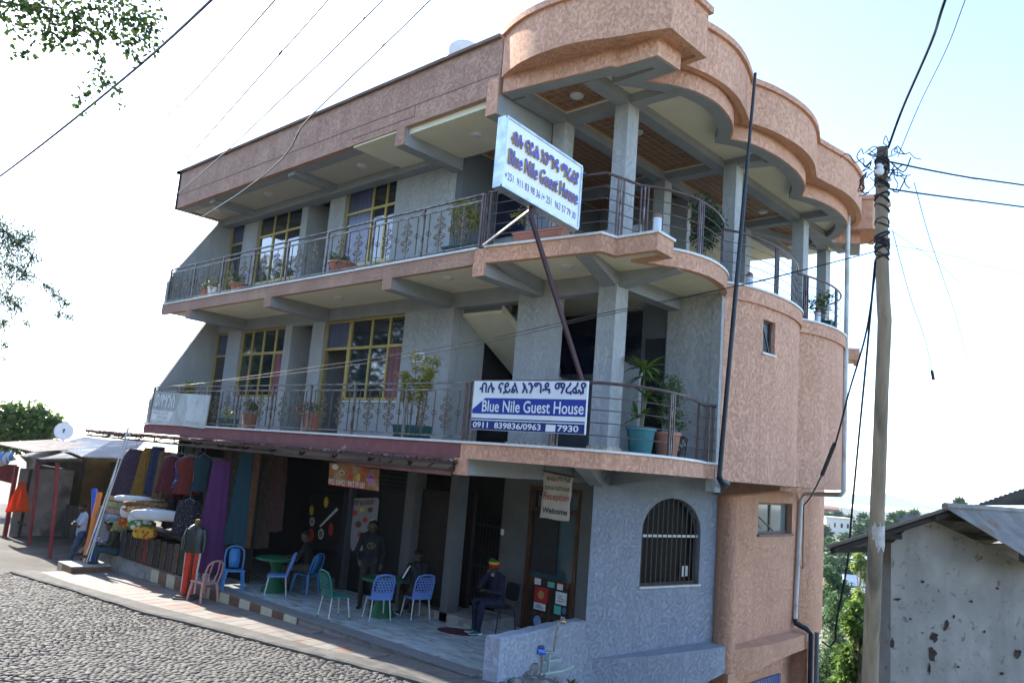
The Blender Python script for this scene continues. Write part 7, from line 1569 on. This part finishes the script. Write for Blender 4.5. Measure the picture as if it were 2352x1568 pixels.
# ================================================================ shack, pole and wires at the right
SHW = mat('stained_white_mud_plaster', (.275, .255, .23), .95, var=.2, vs=2.2, bump=.8, bs=7, stain=(.12, .10, .085), ss=9, st=.66, sw=.07, streak=(.215, .195, .175))
nt = SHW.node_tree
sd_ = 10.4
rdg = at(sd_, 2142, 1164); sk = thing('plaster_shack', 'old white plastered shack with rusty corrugated gable roof beside the pole', 'shack', (rdg.x, rdg.y, gz(rdg.x, rdg.y))); loc = sk.location.copy()
ex = Vector((rt.x, rt.y, 0)).normalized(); ex = (Matrix.Rotation(R(6), 3, 'Z') @ ex); ey = Vector((-ex.y, ex.x, 0))         # gable wall runs along ex, ridge along ey turned to the right
rd_dir = (ey*.55+ex*.85).normalized()
wl_ = at(sd_, 2046, 1400); wz0 = loc.z-.6
def wpt_(u, z, n=0.): p = Vector((wl_.x, wl_.y, 0))+ex*u+ey*n; return Vector((p.x, p.y, z))-loc
ru = (Vector((rdg.x, rdg.y, 0))-Vector((wl_.x, wl_.y, 0))).dot(ex); rz_ = rdg.z-.1; eL = rz_-.42; wR = ru+2.6
g = G(); pr = [(0, wz0), (wR, wz0), (wR, rz_-.95), (ru, rz_-.02), (.02, eL)]
g.add([wpt_(u, z) for u, z in pr]+[wpt_(u, z, .3) for u, z in pr], [(0, 1, 2, 3, 4), (9, 8, 7, 6, 5)]+[(i, (i+1) % 5, 5+(i+1) % 5, 5+i) for i in range(5)]); g.build('gable_wall', SHW, sk)
def wallpt(x, y):
    r = ray(x, y); n_ = ey; p0 = Vector((wl_.x, wl_.y, 0)); return CAM+r*((p0-CAM).dot(n_)/r.dot(n_))-ey*.012-loc
PEEL = mat('bare_mud_patch', (.045, .032, .026), .95, var=.4, vs=12, bump=.8, bs=30)
for k_, (cx_, cy_, rx_, ry_) in enumerate(((2172, 1437, 5, 13), (2145, 1462, 9, 13), (2141, 1500, 9, 20), (2134, 1535, 3, 14), (2336, 1500, 10, 11), (2048, 1475, 5, 12), (2060, 1375, 8, 3), (2118, 1335, 5, 4), (2118, 1452, 4, 2), (2190, 1415, 3, 5), (2230, 1380, 4, 3), (2290, 1350, 4, 3), (2090, 1420, 3, 3), (2260, 1450, 3, 4), (2200, 1530, 4, 3), (2300, 1545, 5, 4))):
    qq = random.Random(k_); g = G(); nn_ = 12; g.add([wallpt(cx_+rx_*qq.uniform(.55, 1.25)*math.cos(2*math.pi*i/nn_)+ (3 if k_ == 0 else 0)*math.sin(2*math.pi*i/nn_)*-1, cy_+ry_*qq.uniform(.55, 1.25)*math.sin(2*math.pi*i/nn_)) for i in range(nn_)], [tuple(range(nn_))]); g.build('peeled_patch', PEEL, sk)
g = G(); g.add([wpt_(0, wz0), wpt_(0, eL), wpt_(0, eL)+rd_dir*4, wpt_(0, wz0)+rd_dir*4, wpt_(.2, wz0, .02), wpt_(.2, eL, .02), wpt_(.2, eL)+rd_dir*4, wpt_(.2, wz0)+rd_dir*4], [(0, 1, 2, 3), (7, 6, 5, 4), (0, 4, 5, 1), (1, 5, 6, 2), (2, 6, 7, 3), (3, 7, 4, 0)]); g.build('side_wall', SHW, sk)
OLDR = mat('weathered_roof_iron', (.20, .185, .165), .75, metal=.1, var=.25, vs=3, stain=(.18, .11, .07), ss=2.5, st=.6, stretch=(1, 1, 1))
Rn = rdg-ey*.25; Rf = rdg+rd_dir*5.5
tipL = at(sd_-.3, 1890, 1256)
sheet('roof_sheet', (Rn, Rf, Rf+(tipL-Rn), tipL), OLDR, sk, loc, 30, .014)
tipR = at(sd_-.35, 2360, 1281); tipR2 = tipR+(tipR-Rn)*.25
sheet('roof_sheet', (Rn+Vector((0, 0, .012)), Rf+Vector((0, 0, .012)), Rf+(tipR2-Rn), tipR2), OLDR, sk, loc, 30, .014)
g = G(); g.tube([Rn+Vector((0, 0, .03))-loc, Rf+Vector((0, 0, .03))-loc], .045, 7); g.build('ridge_cap', OLDR, sk, smooth=True)
for f in (.12, .6, .95): q = G(); q.bar(Rn.lerp(tipL, f)-loc+Vector((0, 0, -.06))+rd_dir*.1, Rn.lerp(tipL, f)-loc+Vector((0, 0, -.06))+rd_dir*4, .06); q.build('rafter', MATS['dark_timber'], sk)
q = G(); q.bar(Rn-loc+rd_dir*.2+Vector((0, 0, -.05)), tipL-loc+rd_dir*.2+Vector((0, 0, -.05)), .06); q.build('rafter', MATS['dark_timber'], sk)
# dark roof beyond the shack
dr = thing('far_shed', 'dark shed roof rising beyond the white shack', 'shed', at(15, 2420, 1330)-Vector((0, 0, .5))); loc = dr.location.copy()
a0_, a1_ = at(15, 2238, 1160), at(15, 2440, 1090); sheet('roof_sheet', (a0_, a1_, a1_+Vector((.9, 2.2, .12)), a0_+Vector((.9, 2.2, .12))), mat('dark_roof_iron', (.05, .05, .052), .6, metal=.3, var=.3), dr, loc, 18)
g = G(); g.add([p-loc for p in (a0_+Vector((.5, .6, -.1)), a1_+Vector((.5, .6, -.1)), a1_+Vector((.5, .6, -6)), a0_+Vector((.5, .6, -6)))]+[p-loc for p in (a0_+Vector((.7, 1.0, -.1)), a1_+Vector((.7, 1.0, -.1)), a1_+Vector((.7, 1.0, -6)), a0_+Vector((.7, 1.0, -6)))], [(0, 1, 2, 3), (7, 6, 5, 4), (0, 4, 5, 1), (1, 5, 6, 2), (2, 6, 7, 3), (3, 7, 4, 0)]); g.build('wall', MATS['dark_timber'], dr)
# utility pole
PD = 9.0
POLE = mat('weathered_eucalyptus_pole', (.25, .20, .14), .85, var=.25, vs=4, bump=.5, bs=9, stretch=(3, 3, .35), stain=(.12, .10, .075), ss=2, st=.58, fleck=(1.6, .05, (.05, .035, .025), .03))
pts = [(2027, 338, 15.5), (2026, 380, 17), (2025, 480, 18), (2026, 600, 18.5), (2029, 690, 19.5), (2032, 735, 20), (2030, 790, 19.5), (2025, 900, 19.5), (2020, 1050, 20.5), (2014, 1200, 21), (2006, 1350, 22.5), (2000, 1500, 23.5), (1997, 1600, 24)]
base_p = at(PD, 1997, 1600); up_ = thing('utility_pole', 'weathered crooked wooden utility pole with tangled black cables at its top', 'pole', (base_p.x, base_p.y, gz(base_p.x, base_p.y))); loc = up_.location.copy()
P3 = [at(PD, x, y)-loc for x, y, r in pts]+[Vector((0, 0, -.4))]; g = G(); g.tube(P3, [r*.76/FD*PD for x, y, r in pts]+[.13], 14); shaft = g.build('pole_shaft', POLE, up_, smooth=True)
BLK = mat('black_cable', (.012, .013, .02), .5, var=.2)
def ringwrap(y, n, r=.012, x=None):
    g = G()
    for k in range(n):
        xx = 2026; c = at(PD, xx, y+4*k)-loc; rr_ = 14.6/FD*PD*1.02; a0 = random.random()*6; tl = random.uniform(-.25, .25)
        g.tube([c+Vector((rr_*math.cos(a), rr_*math.sin(a), .04*math.sin(a+a0)*(1+tl))) for a in [i*math.pi/9 for i in range(19)]], r, 5, cap=False)
    g.build('cable_wrap', BLK, up_, smooth=True)
ringwrap(372, 7, .011); ringwrap(418, 3); ringwrap(452, 2); ringwrap(478, 1); ringwrap(512, 2, .008); ringwrap(540, 9, .012); ringwrap(575, 5, .009)
g = G(); g.lathe([(.03, 0), (.05, .03), (.05, .06), (.03, .07), (.045, .10), (.02, .13)], at(PD-.14, 2020, 402)-loc, 12); g.build('insulator', WHITE, up_, smooth=True)
g = G(); qq = random.Random(5)
for k in range(16):
    c = at(PD-.1, qq.uniform(1995, 2050), qq.uniform(345, 420))-loc; pl = [c]
    for j in range(7): c = c+Vector((qq.uniform(-.09, .09), qq.uniform(-.09, .09), qq.uniform(-.09, .08))); pl.append(c)
    g.tube([Vector(p) for p in arcpts(pl, .03)], .006, 4)
for a, b, c in (((1992, 395), (1975, 415), (1986, 430)), ((1990, 400), (1970, 440), (1987, 432)), ((2045, 372), (2075, 395), (2092, 362)), ((2048, 434), (2062, 442), (2082, 405))): g.tube([Vector(p) for p in arcpts([at(PD, *a)-loc, at(PD, *b)-loc, at(PD, *c)-loc], .04)], .008, 5)
g.build('tangled_cables', BLK, up_, smooth=True)
g = G(); nu_, nv_ = 10, 8; fh = Vector((fw.x, fw.y, 0)).normalized()
for j in range(nv_+1):
    for i in range(nu_+1):
        an = R(-62)+R(120)*i/nu_; v = 1200+60*j/nv_
        if j == 0: v += 9*math.sin(i*2.2)+4
        if j == nv_: v += 7*math.sin(i*1.7+1)
        g.v.append(at(PD, 2013.5, v)+(rt*math.sin(an+(.12*math.sin(j*3.1) if i in (0, nu_) else 0))-fh*math.cos(an))*(17.2/FD*PD)-loc)
g.f = [(j*(nu_+1)+i, j*(nu_+1)+i+1, (j+1)*(nu_+1)+i+1, (j+1)*(nu_+1)+i) for j in range(nv_) for i in range(nu_)]; g.mi = [0]*len(g.f)
g.build('torn_poster', mat('torn_white_paper', (.42, .42, .41), .8, var=.2, vs=14, stain=(.10, .09, .08), ss=9, st=.6, sw=.03), up_, fix=False)
# wires
def wire(label, pts, r, m=BLK, sag=0., group=None, name='overhead_wire', n=24):
    pts = [Vector(p) for p in pts]; out = []
    if len(pts) == 2: out = [pts[0].lerp(pts[1], i/n)-Vector((0, 0, sag*4*(i/n)*(1-i/n))) for i in range(n+1)]
    else: out = [Vector(p) for p in arcpts(pts, max(.1, (pts[0]-pts[-1]).length/60))]
    o0 = out[0].copy(); g = G(); g.tube([p-o0 for p in out], r, 5); o = g.build(name, m, smooth=True); o.location = o0; return tag(o, label, 'wire', group)
GW = mat('grey_wire', (.10, .10, .12), .5); WG = 'overhead wires'
wire('thick twisted cable crossing the sky below the overhanging branches', [at(7.0, 560, -70), at(9.5, 300, 168), at(13, 0, 405), at(19, -200, 540)], .016, BLK, group=WG)
far = (100, 690)
for k, (tx, tm, lab, dmid) in enumerate((((650, -22), (455, 200), 'thin wire beside the thick cable over the pale sky', 14), ((770, -22), (648, 118), 'thin wire with a joint crossing the sky above the roof', 12), ((900, -22), (655, 220), 'dark wire crossing in front of the roof parapet', 11), ((1010, -22), (720, 260), 'grey wire crossing the roof fascia and the top windows', 10.5))):
    endp = ((285, 390, 24), (345, 455, 24), (395, 455, 19), (470, 495, 15))[k]
    wire(lab, [at(7, *tx), at(dmid, *tm), at(endp[2], endp[0], endp[1]), at(42, 150-12*k, 655+10*k)], .011 if k > 1 else .014, BLK, group=WG)
wire('knotted cable end on the sky wire', [at(12, 655, 106), at(12, 640, 126)], .02, BLK, name='cable_joint', n=4)
pt = at(PD-.1, 2012, 577)
wire('upper strand of the service line slung from the pole past the first floor', [pt, at(9.6, 1750, 645), at(10.2, 1420, 712), at(12.2, 1000, 800), at(17, 560, 866), at(22, 370, 893), at(31, 125, 935), at(38, -20, 985)], .006, BLK, group=WG)
wire('lower strand of the service line slung from the pole past the first floor', [pt, at(9.62, 1700, 655), at(10.25, 1390, 724), at(12.25, 985, 812), at(17, 580, 869), at(21, 395, 886)], .005, BLK, group=WG)
wire('twisted black cable rising from the pole top', [at(PD, 2040, 340), at(8.2, 2075, 245), at(7, 2140, 95), at(6, 2185, -40), at(4, 2500, -900)], .014, BLK, group=WG)
wire('thin cable rising from the pole top beside the twisted one', [at(PD, 2062, 360), at(8.2, 2112, 240), at(7, 2175, 110), at(6, 2232, -40), at(4, 2560, -900)], .005, GW, group=WG)
wire('upper dark blue cable running right from the pole', [at(PD, 2045, 372), at(9.2, 2110, 386), at(9.8, 2240, 410), at(10.6, 2400, 432), at(18, 3300, 560)], .011, BLK, group=WG)
wire('lower dark blue cable running right from the pole', [at(PD, 2045, 434), at(9.2, 2090, 441), at(9.9, 2230, 460), at(10.8, 2400, 482), at(18, 3300, 600)], .011, BLK, group=WG)
wire('pale thin wire falling right from the pole wraps', [at(PD, 2045, 562), at(12, 2200, 590), at(16, 2400, 640), at(24, 3200, 800)], .004, GW, group=WG); wire('pale thin wire crossing down to the far right', [at(PD, 2045, 528), at(12, 2150, 600), at(16, 2380, 762), at(24, 3000, 1080)], .004, GW, group=WG)
wire('sagging pale wire hanging right of the pole', [at(PD, 2100, 420), at(10, 2130, 530), at(11, 2160, 620), at(12, 2200, 740), at(13, 2240, 900)], .005, GW, group=WG); wire('loose pale wire with a broken spacer right of the pole', [at(PD, 2050, 530), at(9.3, 2090, 680), at(9.6, 2125, 780), at(9.8, 2142, 860)], .005, GW, group=WG)
wire('broken dark spacer dangling from the loose pale wire', [at(9.8, 2140, 850), at(9.8, 2144, 872)], .02, BLK, name='cable_joint', n=4)
wire('heavy cable dropping from the pole to the corner of the orange wall', [at(PD, 2014, 590), at(9.6, 1990, 760), at(10.4, 1950, 900), at(11.2, 1918, 1020), at(11.8, 1890, 1085), at(13, 1862, 1140), at(14, 1846, 1160)], .013, BLK, group=WG)
wire('thick cable sleeve near the orange wall', [at(11.2, 1917, 1018), at(11.75, 1888, 1090)], .03, mat('grey_rubber_sleeve', (.05, .05, .055), .6), name='cable_sleeve', n=4)
wire('black cable hanging beside the pole and curling over the trees', [at(PD, 2010, 600), at(9.4, 1992, 800), at(10, 1970, 1030), at(10.4, 1956, 1180), at(10.8, 1945, 1300), at(11.2, 1922, 1420), at(11.4, 1918, 1470), at(11.4, 1905, 1485), at(11.4, 1888, 1472)], .014, BLK, group=WG)
wire('thin cable running down the orange side wall', [at(14, 1846, 1162), onx(1.06, 1844, 1300), onx(1.06, 1848, 1440)], .012, BLK, group=WG)
# ================================================================ valley, hillside and mountains
VG = 'trees in the valley beside the guest house'
def vtree(name, label, d, px, m, size, nl, r=.16, droop=.2, aspect=.45, group=VG, shell=.6):
    cl_ = [pc(d, x, y, rr*d/FD) for x, y, rr in px]; cx_ = sum(p[0] for p in px)/len(px); top_y = min(p[1] for p in px); b = at(d, cx_, 1400); zb = gz(b.x, b.y)
    return tree(name, label, (b.x, b.y, zb), Vector(at(d, cx_, top_y+12)), r, cl_, nl, size, m, group, droop, True, aspect, shell=shell)
EU = leafmat('feathery_eucalyptus_leaf', (.075, .14, .06), .3, .4); VB = leafmat('sunlit_valley_leaf', (.10, .18, .04), .35, .5); VY = leafmat('pale_valley_leaf', (.19, .27, .07), .3, .5); FH = leafmat('far_hill_leaf', (.065, .11, .05), .3, .3)
vtree('eucalyptus_tree', 'feathery dark eucalyptus beside the lower corner of the orange wall', 30, [(1913, 1420, 36), (1925, 1480, 42), (1895, 1530, 45), (1940, 1545, 40), (1880, 1590, 50), (1940, 1600, 50), (1920, 1380, 26)], EU, .22, 7000, droop=1.0, aspect=.25)
vtree('leafy_tree', 'bright green leafy tree between the orange wall and the pole', 25, [(1958, 1430, 30), (1978, 1470, 32), (1950, 1510, 34), (1982, 1540, 34), (1940, 1570, 36), (1990, 1600, 40), (1965, 1395, 20)], VB, .2, 5200, droop=.4)
vtree('leafy_tree', 'bright green leafy tree seen between the pole and the white shack', 24, [(2030, 1420, 26), (2036, 1470, 28), (2028, 1520, 30), (2040, 1570, 34), (2034, 1370, 20), (2060, 1500, 40)], VB, .19, 3600, droop=.4)
vtree('eucalyptus_tree', 'tall grey green eucalyptus below the far houses', 46, [(1915, 1330, 22), (1932, 1350, 26), (1905, 1365, 28), (1945, 1385, 28), (1920, 1400, 30), (1900, 1310, 16)], EU, .3, 5200, droop=1.0, aspect=.25)
vtree('pale_tree', 'pale yellow green tree showing beside the pole above the bright trees', 40, [(2034, 1310, 14), (2030, 1340, 18), (2040, 1375, 22), (2025, 1390, 20), (1985, 1390, 20), (1975, 1365, 14)], VY, .26, 2600)
vtree('pale_tree', 'pale tree in front of the tin roofed hillside houses', 62, [(1972, 1278, 12), (1985, 1295, 14), (1965, 1300, 12), (1990, 1325, 14)], VY, .34, 1100)
HG = 'trees on the far hillside'
for i, (x, y, r, d) in enumerate(((1905, 1245, 16, 130), (1918, 1260, 20, 120), (1945, 1235, 16, 150), (1960, 1250, 18, 130), (1985, 1255, 18, 120), (1900, 1185, 12, 260), (1925, 1180, 10, 270), (1975, 1212, 14, 170), (1992, 1200, 12, 190), (1983, 1185, 8, 220), (2040, 1205, 14, 170), (2052, 1185, 8, 180), (2070, 1180, 10, 200), (2204, 1150, 8, 170), (1910, 1290, 18, 90), (1938, 1290, 16, 95), (2100, 1178, 10, 210), (2014, 1215, 14, 180), (1895, 1215, 12, 200), (1950, 1190, 9, 240))):
    vtree('hill_tree', ('tall thin tree on the far hillside', 'round bushy tree on the far hillside', 'dark tree among the far hillside houses')[i % 3], d, [(x, y, r), (x-r*.6, y+r*.8, r*.9), (x+r*.6, y+r*.9, r*.9), (x, y+r*1.6, r*1.1)], FH if i % 4 else EU, .012*d**.85, 700, .2, group=HG)
# houses on the hillside
def hill_house(label, x0, x1, ytop, ybase, d, wallm, roofm, wins=(), flat=False, name='hillside_house'):
    a, b = at(d, x0, ybase), at(d, x1, ybase); w = (b-a).length; h = (ybase-ytop)/FD*d; ux = Vector((b.x-a.x, b.y-a.y, 0)).normalized(); uy = Vector((-ux.y, ux.x, 0)); zb = min(gz(a.x, a.y), a.z)-.6
    t = thing(name, label, 'house', (a.x, a.y, zb), math.atan2(ux.y, ux.x), 'houses on the far hillside'); hz = a.z-zb+h*(1 if flat else .72)
    g = G(); g.box(0, w, 0, w*.7, 0, hz); g.build('wall', wallm, t)
    for (u, v, ww, hh_) in wins: q = G(); q.box(w*u, w*(u+ww), -.06, -.01, a.z-zb+h*v, a.z-zb+h*(v+hh_)); q.build('window', BLACKPAINT, t)
    o = .5; g = G()
    if flat: g.box(-.3, w+.3, -.3, w*.7+.3, hz+.01, hz+.35)
    else: g.add([(-o, -o, hz), (w+o, -o, hz), (w+o, w*.7+o, hz), (-o, w*.7+o, hz), (-o, w*.35, hz+h*.34), (w+o, w*.35, hz+h*.34)], [(0, 1, 5, 4), (2, 3, 4, 5), (1, 2, 5), (3, 0, 4), (0, 3, 2, 1)])
    g.build('roof', roofm, t)
TINF = mat('pale_tin_roof', (.46, .50, .54), .45, metal=.3, var=.1); MUD = mat('brown_mud_wall', (.16, .11, .075), .9, var=.2); MUD2 = mat('timber_slat_wall', (.20, .15, .11), .9, stripes=[(2, .9, (.32, .27, .2), .35)])
hill_house('white building with two dark windows among the hillside trees', 1897, 1958, 1189, 1222, 230, mat('far_white_wall', (.62, .58, .50), .9, var=.05), mat('far_cream_roof', (.55, .50, .42), .9), [(.55, .4, .08, .3), (.78, .4, .08, .3), (.3, .4, .06, .3)], True)
hill_house('small red roofed building on the hill crest', 1893, 1925, 1164, 1178, 280, MUD, mat('far_red_roof', (.28, .10, .08), .9))
hill_house('brown slatted house with a tin roof on the hillside', 1953, 1996, 1326, 1388, 72, MUD2, TINF, [(.6, .1, .15, .4)])
hill_house('tin roofed house left of the slatted house', 1934, 1972, 1288, 1312, 95, MUD, TINF); hill_house('tin roofed house above the slatted house', 1974, 2005, 1278, 1305, 100, MUD, TINF); hill_house('pale tin roofed house with a blue wall patch behind the pole', 1976, 2012, 1355, 1396, 66, mat('far_pale_blue_wall', (.35, .45, .48), .9), TINF); hill_house('low house with bluish tin roof high on the slope', 1900, 1932, 1300, 1318, 110, MUD, TINF)
# mountains
MT = mat('mountain_scrub', (.10, .105, .075), .95, var=.25, vs=.004, bump=.3, bs=.02)
def ridge(name, prof, d, zb=-40, wob=0.):
    g = G(); vs = []
    for i, (x, y) in enumerate(prof):
        p = at(d, x, y); out = Vector((p.x-CAM.x, p.y-CAM.y, 0)).normalized()
        vs += [(p.x-out.x*d*.25, p.y-out.y*d*.25, zb), (p.x-out.x*d*.09, p.y-out.y*d*.09, zb+(p.z-zb)*(.5+wob*math.sin(i*2.3))), tuple(p), (p.x+out.x*d*.15, p.y+out.y*d*.15, zb)]
    g.add(vs, [(4*i+k, 4*i+4+k, 4*i+5+k, 4*i+1+k) for i in range(len(prof)-1) for k in range(3)]); return tag(g.build(name, MT, smooth=True), kind='structure')
def prof(x0, x1, n, base, amp, seed, pts=()):
    q = random.Random(seed); ph = [q.random()*6 for _ in range(4)]; out = []
    for i in range(n):
        x = x0+(x1-x0)*i/(n-1); hor = 905+.0815*(x+784); y = hor+base-amp*sum(math.sin(x*f+p)/(k+1) for k, (f, p) in enumerate(zip((.006, .013, .03, .07), ph)))*.5
        for px_, dy, w in pts: y -= dy*math.exp(-((x-px_)/w)**2)
        out.append((x, y))
    return out
ridge('mountain', prof(-2200, 3600, 120, 20, 5, 3, [(2048, 20, 45), (1945, 15, 70), (2500, 18, 150), (1300, 16, 300)]), 3600, -40, .1)
ridge('hill', prof(-2200, 3600, 120, 44, 5, 8, [(2110, 8, 60), (1900, 10, 50)]), 1500, -40, .1)
# ================================================================ across the street (seen mirrored in the windows)
og = 'trees across the street'
for i, (x, y, hgt) in enumerate(((-24, -12.5, 11), (-31, -11.5, 13), (-38, -15, 14), (-45, -12, 15), (-53, -20, 16), (-62, -17, 15))):
    q = random.Random(i+40); cl_ = [(x+q.uniform(-3, 3), y+q.uniform(-2.6, 2.6), hgt*q.uniform(.3, 1.05), q.uniform(1.6, 2.5)) for _ in range(22)]
    tree('roadside_tree', 'tall broad tree lining the far side of the street beyond the dirt yard', (x, y, gz(x, y)), (x, y, hgt*.85),   .3, cl_, 10000, .36, LD, 'trees lining the street')
for i, x in enumerate((-34, -26.5, -19, -12, -5, 2.5, 16, 24)):
    y = -16-2.5*((i*7) % 3); q = random.Random(i); g0 = gz(x, y); hgt = q.uniform(7.5, 11)
    cl_ = [(x+q.uniform(-2.6, 2.6), y+q.uniform(-2.2, 2.2), g0+hgt*q.uniform(.25, 1.05), q.uniform(1.5, 2.3)) for _ in range(9)]
    tree('roadside_tree', 'broad dark green tree across the street from the guest house', (x, y, gz(x, y)), (x, y, g0+hgt*.85), .28, cl_, 3600, .34, LD, og)
# ================================================================ haze
hz = G(); hz.box(-5200, 3800, -1400, 5600, -62, 60)
HZ = bpy.data.materials.new('valley_haze'); HZ.use_nodes = True; nt = HZ.node_tree; nt.nodes.clear()
vo = nt.nodes.new('ShaderNodeVolumePrincipled'); vo.inputs['Density'].default_value = .00013; vo.inputs['Color'].default_value = (.72, .86, 1.0, 1); vo.inputs['Anisotropy'].default_value = .3
mo = nt.nodes.new('ShaderNodeOutputMaterial'); nt.links.new(vo.outputs[0], mo.inputs['Volume'])
tag(hz.build('haze', HZ), kind='stuff')
